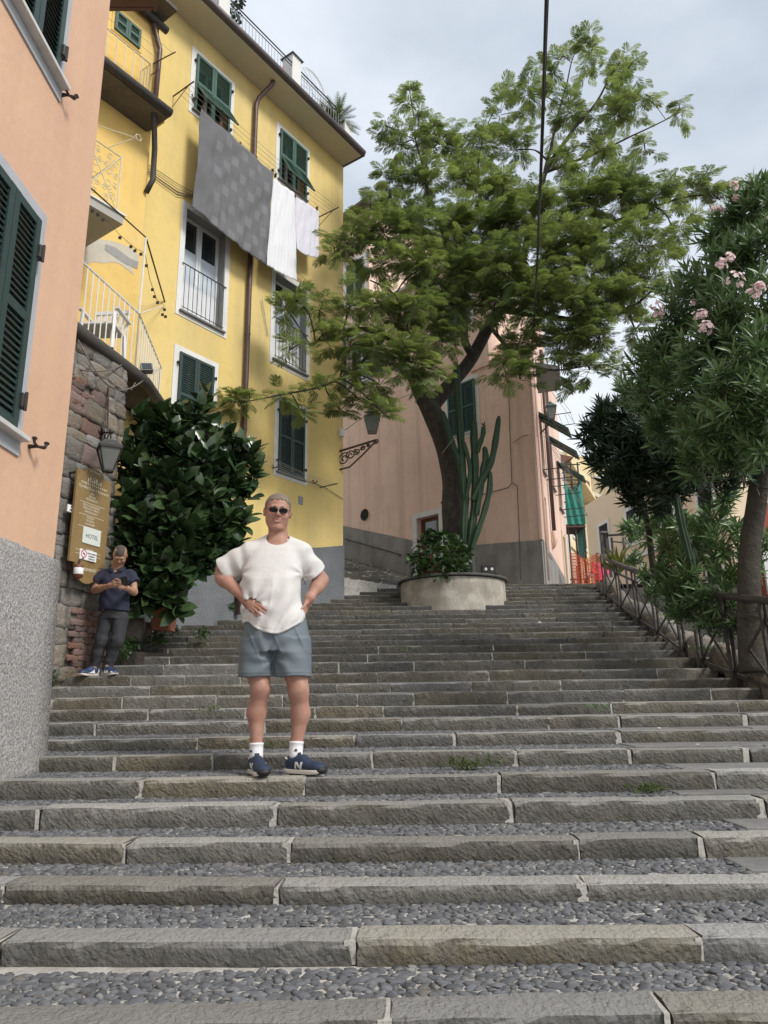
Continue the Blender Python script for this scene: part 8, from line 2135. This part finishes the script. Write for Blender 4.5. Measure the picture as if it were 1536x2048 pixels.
# shorts
s = SDF([J(470,1300).x-.02, D0-.26, J(550,1372).z-.02], [J(632,1300).x+.02, D0+.24, J(550,1225).z+.02], 0.0052)
s.loft([lv(1305,484,617,0,.150), lv(1270,485,616,0,.160), lv(1232,492,608,0,.150)], .03, p=2.3)
s.loft([lv(1362,477,546,-.015,.120), lv(1320,480,549,-.01,.128), lv(1280,484,552,0,.14)], .03, p=2.2)
s.loft([lv(1362,553,624,-.015,.122), lv(1320,549,622,-.01,.130), lv(1280,550,618,0,.14)], .03, p=2.2)
zh = J(550,1354).z
cL, cR = J(512,1360,-.015), J(589,1360,-.015)
cz = J(549,1320)
def sf(x, y, z):
    v = 0.0025*wob(x, y, z, 24, 8) - 0.006*ridge((x-cz.x)*20+(z-zh)*9+0.5)**5*np.clip((z-zh-.05)/0.2, 0, 1); r = np.sqrt((x-cz.x)**2+(z-cz.z)**2)+1e-4
    v += 0.005*np.sin(np.arctan2(z-cz.z, x-cz.x)*7+r*22)*np.exp(-((r-0.12)/0.10)**2)
    v += 0.005*np.sin(x*38+z*12)*np.clip((z-zh)/0.2, 0, 1)
    v -= 0.0025*np.exp(-((z-(zh+0.028))/0.004)**2); return v
s.disp(sf); s.cut(lambda X, Y, Zz: zh + 0.003*np.sin(X*30) - Zz)
s.cap(Vector((cL.x, cL.y, zh-.08)), Vector((cL.x, cL.y, zh+.06)), .103, .09, .003, 'sub'); s.cap(Vector((cR.x, cR.y, zh-.08)), Vector((cR.x, cR.y, zh+.06)), .105, .09, .003, 'sub')
s.build('shorts', M_SHORTS, man)
def sock(parent, a, b_, r0, r1, m):
    mb = MB(); P = [Vector(a).lerp(Vector(b_), t) for t in (0, .1, .12, .3, .6, 1.0)]; mb.tube(P, [r0*1.06, r0*1.06, r0, r0, (r0+r1)/2, r1], 18); return mb.build('sock', m, parent, True)
def shoe(parent, ank, yaw, z, L=0.305, upper=M_SHOE, toe=M_SUEDE, logo=True, side_=1, small=False):
    """running shoe; yaw = direction of the toe, degrees from straight at the camera (-Y) toward +X"""
    a = math.radians(yaw); f = Vector((math.sin(a), -math.cos(a), 0)); r = Vector((math.cos(a), math.sin(a), 0))
    O = Vector((ank.x, ank.y, z)) - f*0.06
    M = Matrix(((r.x, f.x, 0, O.x), (r.y, f.y, 0, O.y), (0, 0, 1, O.z), (0, 0, 0, 1)))   # local x right, y toe, z up; y=0 heel
    Tn = lambda x, y, zz: M @ Vector((x, y, zz))
    Rn = np.array([[M[i][j] for j in range(3)] for i in range(3)])
    sl = SDF([O.x-.34, O.y-.34, z-.01], [O.x+.34, O.y+.34, z+.16], 0.0045 if not small else 0.007)
    sh_ = None
    def E(c, rr, k=.02, mode='add', q=sl): q.ell(Tn(*c), rr, Rn, k, mode)
    E((0, L*.16, .060), (.040, .052, .055)); E((0, L*.40, .062), (.044, .085, .045)); E((side_*.004, L*.70, .042), (.050, .085, .036)); E((side_*.002, L*.86, .034), (.043, .042, .027)); sl.cap(Tn(0, L*.20, .075), Tn(0, L*.44, .088), .036, .028, .02)
    sl.cap(Tn(0, L*.22, .070), Tn(0, L*.20, .17), .030, .036, .006, 'sub')
    sl.cut(lambda X, Y, Zz: (z+0.020) - Zz); up_ = sl.build('shoe', upper, parent)
    # sole outline
    out = [(0, -.012), (.030, -.004), (.040, .03), (.038, .08), (.036, .13), (.046, .19), (.050, .23), (.044, .275), (.026, L-.004), (0, L+.004)]
    pts = [(x, y) for x, y in out] + [(-x*(.98), y) for x, y in out[-2:0:-1]]
    n = len(pts); V = []; F = []
    for zz, k in ((0.0, .93), (.005, 1.0), (.022, 1.02), (.027, .99)):
        for x, y in pts: V.append((x*k, (y-L/2)*(k*0.5+0.5)+L/2, zz + (0.016*max(0, (y-L*.8)/(L*.2))**2 if zz < .01 else 0.004*max(0, (y-L*.8)/(L*.2)))))
    for q in range(3):
        for i in range(n): F.append((q*n+i, q*n+(i+1) % n, (q+1)*n+(i+1) % n, (q+1)*n+i))
    F += [list(range(n))[::-1], [3*n+i for i in range(n)]]
    MB(M).add(V, F).build('sole', M_SOLE, up_, True)
    if not small:
        t = SDF([O.x-.34, O.y-.34, z-.01], [O.x+.34, O.y+.34, z+.10], 0.0045)
        E((side_*.002, L*.90, .028), (.046, .040, .028), .01, 'add', t); E((side_*.003, L*.62, .075), (.07, .06, .05), .01, 'sub', t); t.cut(lambda X, Y, Zz: np.maximum((z+0.003)-Zz, -((X-Tn(0, L*.80, 0).x)*f.x+(Y-Tn(0, L*.80, 0).y)*f.y)))
        t.build('toe_bumper', M_BLACKR, up_)
        la = MB(M)
        for i in range(5):
            y = L*(.44+.060*i); zt = .093-.0105*i; la.tube([(-.022, y+.008, zt-.010), (0, y, zt+.004), (.022, y-.006, zt-.008)], .0028, 5); la.tube([(.022, y+.008, zt-.010), (0, y+.004, zt+.005), (-.022, y-.006, zt-.008)], .0028, 5)
        la.tube(catmull([Vector((.0, L*.42, .102)), Vector((.03, L*.43, .098)), Vector((.044, L*.47, .075)), Vector((.046, L*.50, .050))], 4), .0026, 5); la.tube(catmull([Vector((0, L*.42, .102)), Vector((-.02, L*.46, .104)), Vector((.012, L*.52, .082))], 4), .0026, 5)
        la.build('laces', M_SUEDE, up_, True)
        MB(M).bevbox(-.016, .016, L*.33, L*.345, .094, .128, .002).build('tongue', upper, up_)
        MB(M).tube([(-.034, L*.10, .088), (-.030, L*.03, .094), (0, -.004, .098), (.030, L*.03, .094), (.034, L*.10, .088), (.032, L*.22, .082)], .0045, 6).build('lining', M_WLEATHER, up_, True)
    if logo:
        from mathutils.bvhtree import BVHTree
        bv = BVHTree.FromPolygons([v.co.copy() for v in up_.data.vertices], [tuple(p.vertices) for p in up_.data.polygons])
        for sx in (-1, 1):
            w, h, tk = .056, .044, .0135; y0, z0_ = L*.30, .030
            def sp(u, v, lift):
                o_ = M @ Vector((sx*.12, y0+u+v*0.30, z0_+v)); d_ = (M.to_3x3() @ Vector((-sx, 0, 0)))
                hit = bv.ray_cast(o_, d_, .2)[0]
                return (hit if hit is not None else o_+d_*.075) - d_*lift
            q = MB()
            for (c0, c1, c2, c3) in (((0,0),(tk,0),(tk,h),(0,h)), ((w-tk,0),(w,0),(w,h),(w-tk,h)), ((w-tk*1.1,0),(w,0),(tk*1.1,h),(0,h))):
                V = []; n_ = 6
                for i_ in range(n_+1):
                    t = i_/n_
                    for (p0, p1) in ((c0, c3), (c1, c2)): V.append(sp(p0[0]*(1-t)+p1[0]*t, p0[1]*(1-t)+p1[1]*t, .0028))
                q.add(V, [(2*k_, 2*k_+1, 2*k_+3, 2*k_+2) for k_ in range(n_)])
            o_ = q.build('side_letter', M_WLEATHER, up_); md_ = o_.modifiers.new('t', 'SOLIDIFY'); md_.thickness = .003
    return up_
sock(man, J(513,1486,.01), (J(513,1510,.0).x, D0, ZF+.07), .044, .043, M_SOCK); sock(man, J(593,1483,.01), (J(591,1510,.0).x, D0+.0, ZF+.07), .045, .044, M_SOCK)
for px, py in ((592,1500), (502,1502)):
    p = J(px, py, -.036); MB().add([(p.x-.012, p.y-.006, p.z-.008), (p.x+.012, p.y-.006, p.z-.008), (p.x+.001, p.y-.006, p.z+.012)], [(0,1,2)]).build('sock_mark', M_BLACKR, man)
shoe(man, Vector((J(512,1500).x, D0-.02, 0)), 24, ZF, side_=1)
shoe(man, Vector((J(589,1500).x, D0-.01, 0)), 58, ZF, side_=1)

# ---------------------------------------------------------------- the man looking at his phone
DM = 9.12; ZM = STEPS[NPRE+12][1]+.004
def Q(px, py, dd=0.0): return at(px, py, DM+dd)
m2 = thing('person', 'man in navy polo shirt and dark jeans by the stone wall looking at his phone', 'person', (Q(205,1345).x, DM, ZM))
lo = Q(170, 1355); hi = Q(285, 1080)
b = SDF([lo.x-.05, DM-.42, ZM+.02], [hi.x+.05, DM+.3, hi.z+.06], 0.0068)
HM2 = Matrix.Translation(Q(240, 1111, -.05)) @ Matrix.Rotation(math.radians(14), 4, 'Z') @ Matrix.Rotation(math.radians(54), 4, 'X') @ Matrix.Rotation(math.radians(5), 4, 'Y')
head(b, HM2, 1.0, 1.05, False)
b.cap(Q(237,1120,.0), Q(234,1140,.05), .060, .070, .03)
b.loft([(Q(225,1222).z, Q(226,1222).x, DM+.03, .15, .11), (Q(225,1180).z, Q(228,1180).x, DM+.02, .16, .12), (Q(225,1150).z, Q(232,1150).x, DM+.04, .17, .11), (Q(225,1138).z, Q(233,1138).x, DM+.05, .08, .07)], .03)
A, E_a, Wa = Q(203,1147,.05), Q(190,1180,-.0), Q(220,1171,-.24)
b.cap(A, E_a, .052, .046, .03); b.cap(E_a, E_a.lerp(Wa, .4), .046, .044, .02); b.cap(E_a.lerp(Wa, .3), Wa, .044, .028, .02)
A2_, E_b, Wb = Q(265,1150,.05), Q(268,1184,.0), Q(254,1176,-.24)
b.cap(A2_, E_b, .050, .044, .03); b.cap(E_b, E_b.lerp(Wb, .4), .044, .042, .02); b.cap(E_b.lerp(Wb, .3), Wb, .042, .028, .02)
hand(b, Wa, [Q(229,1163,-.29), Q(230,1166,-.30), Q(231,1170,-.30), Q(231,1173,-.29)], [Q(247,1165,-.33), Q(247,1168,-.33), Q(246,1171,-.33), Q(244,1174,-.32)], [Q(239,1163,-.33), Q(240,1166,-.335), Q(240,1170,-.335), Q(239,1173,-.325)], [Q(226,1163,-.28), Q(232,1158,-.31), Q(241,1161,-.335)])
hand(b, Wb, [Q(251,1169,-.29), Q(251,1172,-.30), Q(250,1175,-.30), Q(248,1177,-.29)], [Q(238,1174,-.34), Q(238,1176,-.34), Q(239,1178,-.33), Q(240,1179,-.32)], [Q(244,1171,-.33), Q(244,1174,-.335), Q(244,1176,-.33), Q(244,1178,-.32)], [Q(255,1168,-.28), Q(254,1163,-.31), Q(250,1163,-.33)])
b.cap(Q(190,1330,.0), Q(186,1345,.0), .045, .05, .02); b.cap(Q(216,1330,.0), Q(214,1345,.0), .045, .05, .02)
b.build('body', M_SKIN2, m2)
headcover(HM2, 0, lambda x, y, z: np.interp(y, [-.12,-.088,-.05,-.02,.01,.05,.12], [.10,.062,.040,.01,-.02,-.045,-.075]) - z, 0.0045, M_HAIR2, m2, 'hair', seed=4, infl=.0015)
s = SDF([lo.x-.05, DM-.32, Q(225,1236).z], [hi.x+.08, DM+.32, Q(225,1128).z], 0.0068)
def lq(py, a, b__, cy, ry): return (Q(225,py).z, (Q(a,py).x+Q(b__,py).x)/2, DM+cy, (Q(b__,py).x-Q(a,py).x)/2, ry)
s.loft([lq(1223,196,256,.03,.145), lq(1200,198,256,.03,.15), lq(1180,200,258,.02,.15), lq(1160,202,262,.03,.14), lq(1149,205,261,.05,.12), lq(1141,216,252,.05,.09)], .02)
Ha, Hb = Q(193,1163,.02), Q(269,1165,.02)
s.cap(Q(210,1150,.05), Ha, .074, .080, .03); s.cap(Q(258,1150,.05), Hb, .072, .074, .03); s.cap(Q(205,1150,.05), Q(262,1151,.05), .068, .068, .03)
da = (Ha-Q(210,1149,.05)).normalized(); db = (Hb-Q(258,1149,.05)).normalized()
s.cut(lambda X, Y, Zz: np.where((X < Q(203,1160).x), (X-Ha.x)*da.x+(Y-Ha.y)*da.y+(Zz-Ha.z)*da.z - .012, -1)); s.cut(lambda X, Y, Zz: np.where((X > Q(261,1160).x), (X-Hb.x)*db.x+(Y-Hb.y)*db.y+(Zz-Hb.z)*db.z - .012, -1))
s.cut(lambda X, Y, Zz: Q(225,1221).z+.01*np.sin(X*14) - Zz)
s.cap(Q(237,1134,-.04), Q(236,1142,.02), .058, .062, .008, 'sub')
s.disp(lambda x, y, z: 0.004*wob(x, y, z, 26, 12) + 0.003*np.sin((x*.6+z)*44+1.3*np.sin(x*20)))
s.build('polo_shirt', M_POLO, m2)
mb = MB(); c = Q(236,1137,.02)
for sx in (-1, 1):
    mb.add([(c.x+sx*.010, c.y-.095, c.z-.035), (c.x+sx*.055, c.y-.06, c.z+.0), (c.x+sx*.072, c.y+.02, c.z+.025), (c.x+sx*.10, c.y-.01, c.z-.01), (c.x+sx*.085, c.y-.075, c.z-.045), (c.x+sx*.045, c.y-.105, c.z-.065)], [(0,1,4,5),(1,2,3,4)])
o = mb.build('collar', M_POLO, m2, True); md = o.modifiers.new('t', 'SOLIDIFY'); md.thickness = .006
s = SDF([Q(172,1300).x-.04, DM-.28, ZM+.03], [Q(262,1300).x+.04, DM+.26, Q(225,1212).z], 0.0068)
s.loft([lq(1238,202,252,.03,.125), lq(1216,205,249,.03,.12)], .03)
for pts, rr in (([Q(213,1236,.02), Q(203,1280,-.03), Q(196,1305,.0), Q(188,1337,.02)], [.098, .078, .068, .064]), ([Q(241,1236,.02), Q(234,1282,-.05), Q(225,1305,-.0), Q(215,1337,.02)], [.096, .076, .067, .064])):
    for i in range(3): s.cap(pts[i], pts[i+1], rr[i], rr[i+1], .03)
s.disp(lambda x, y, z: 0.005*wob(x, y, z, 26, 14) + 0.007*wob(x, y*.5, z*1.8, 34, 15)*(0.4+np.exp(-((z-Q(225,1288).z)/.10)**2)+np.exp(-((z-Q(225,1332).z)/.09)**2)))
s.build('jeans', M_JEANS, m2)
for ank, yaw in ((Q(189,1345,.0), -28), (Q(212,1345,.0), 50)):
    u_ = shoe(m2, ank, yaw, ZM, L=.29, upper=M_COBALT, logo=False, small=True)
    a = math.radians(yaw); f = Vector((math.sin(a), -math.cos(a), 0)); r = Vector((math.cos(a), math.sin(a), 0)); O = Vector((ank.x, ank.y, ZM))-f*.06; M = Matrix(((r.x, f.x, 0, O.x), (r.y, f.y, 0, O.y), (0, 0, 1, O.z), (0, 0, 0, 1)))
    for sx in (-1, 1): MB(M).add([(sx*.050, .09, .03), (sx*.053, .20, .03), (sx*.040, .19, .058), (sx*.042, .10, .080)], [(0,1,2,3)]).build('side_panel', M_WLEATHER, u_)
    MB(M).lathe([(.050, .026), (.048, .045), (.034, .060)], 14, (0, .240, 0)).build('toe_cap', M_WLEATHER, u_, True)
    MB(M).lathe([(.042, .028), (.042, .06), (.036, .088)], 12, (0, .035, 0)).build('heel_cap', M_WLEATHER, u_, True)
ph_c = Q(249, 1163, -.36)
MB().obox(ph_c, Vector((.97,.1,.2)).normalized(), Vector((.0,-.75,.66)).normalized(), Vector((0,.66,.75)).normalized(), .038, .072, .005).build('smartphone', M_PHONE, None, label='black smartphone held by the man in the navy polo shirt', cat='phone')
MB().tube([Wa+Vector((.032*math.cos(a), .01*math.sin(a)*0+0.012*math.cos(a), .032*math.sin(a))) for a in np.linspace(0, 6.28, 15)[:-1]], .006, 6, closed=True).build('watch_strap', M_IRON, m2, True)

# ---------------------------------------------------------------- distant people at the top of the steps
def far_person(px, py_top, d, Hh, top, hair_, label, back=True, lean=0):
    b0 = at(px, py_top, d); z0 = b0.z-Hh; x, y = b0.x, d; p = thing('person', label, 'person', (x, y, z0))
    k = Hh/1.7; s = SDF([x-.35, y-.3, z0], [x+.35, y+.3, z0+Hh+.03], 0.014)
    s.cap((x-.08, y, z0+.05), (x-.09, y, z0+.85*k), .06, .09, .03); s.cap((x+.08, y, z0+.05), (x+.09, y, z0+.85*k), .06, .09, .03)
    s.loft([(z0+.85*k, x, y, .17, .12), (z0+1.2*k, x, y, .17, .12), (z0+1.4*k, x, y, .18, .09)], .05); s.cap((x, y, z0+1.38*k), (x, y, z0+1.5*k), .05, .05, .02); s.ell((x, y-.01, z0+1.59*k), (.075, .09, .11), None, .02)
    s.build('body', M_SKIN2, p)
    s = SDF([x-.4, y-.3, z0+.75*k], [x+.4, y+.3, z0+1.5*k], 0.014); s.loft([(z0+.80*k, x, y, .20, .15), (z0+1.1*k, x, y, .19, .14), (z0+1.38*k, x, y, .19, .11)], .04)
    for sx in (-1, 1): s.cap((x+sx*.18, y, z0+1.36*k), (x+sx*.26, y-.05, z0+1.1*k), .065, .055, .03); s.cap((x+sx*.26, y-.05, z0+1.1*k), (x+sx*.15, y-.2, z0+1.0*k), .055, .045, .03)
    s.build('jacket', top, p)
    s = SDF([x-.15, y-.2, z0+1.35*k], [x+.15, y+.2, z0+Hh+.04], 0.014); s.ell((x, y+.02, z0+1.61*k), (.092, .095, .115), None, .02); s.cap((x, y+.06, z0+1.58*k), (x, y+.09, z0+1.42*k), .07, .06, .03); s.build('hair', hair_, p)
    s = SDF([x-.3, y-.2, z0], [x+.3, y+.2, z0+.95*k], 0.014); s.cap((x-.08, y, z0+.08), (x-.09, y, z0+.82*k), .07, .11, .03); s.cap((x+.08, y, z0+.08), (x+.09, y, z0+.82*k), .07, .11, .03); s.build('trousers', M_JEANS, p)
    return p
far_person(1197, 1107, 22.3, 1.64, mat('hot_pink_jacket', (0.70,0.06,0.13), 0.8, (0.6,0.05,0.11)), M_HAIR3, 'distant person in a hot pink jacket at the top of the steps')
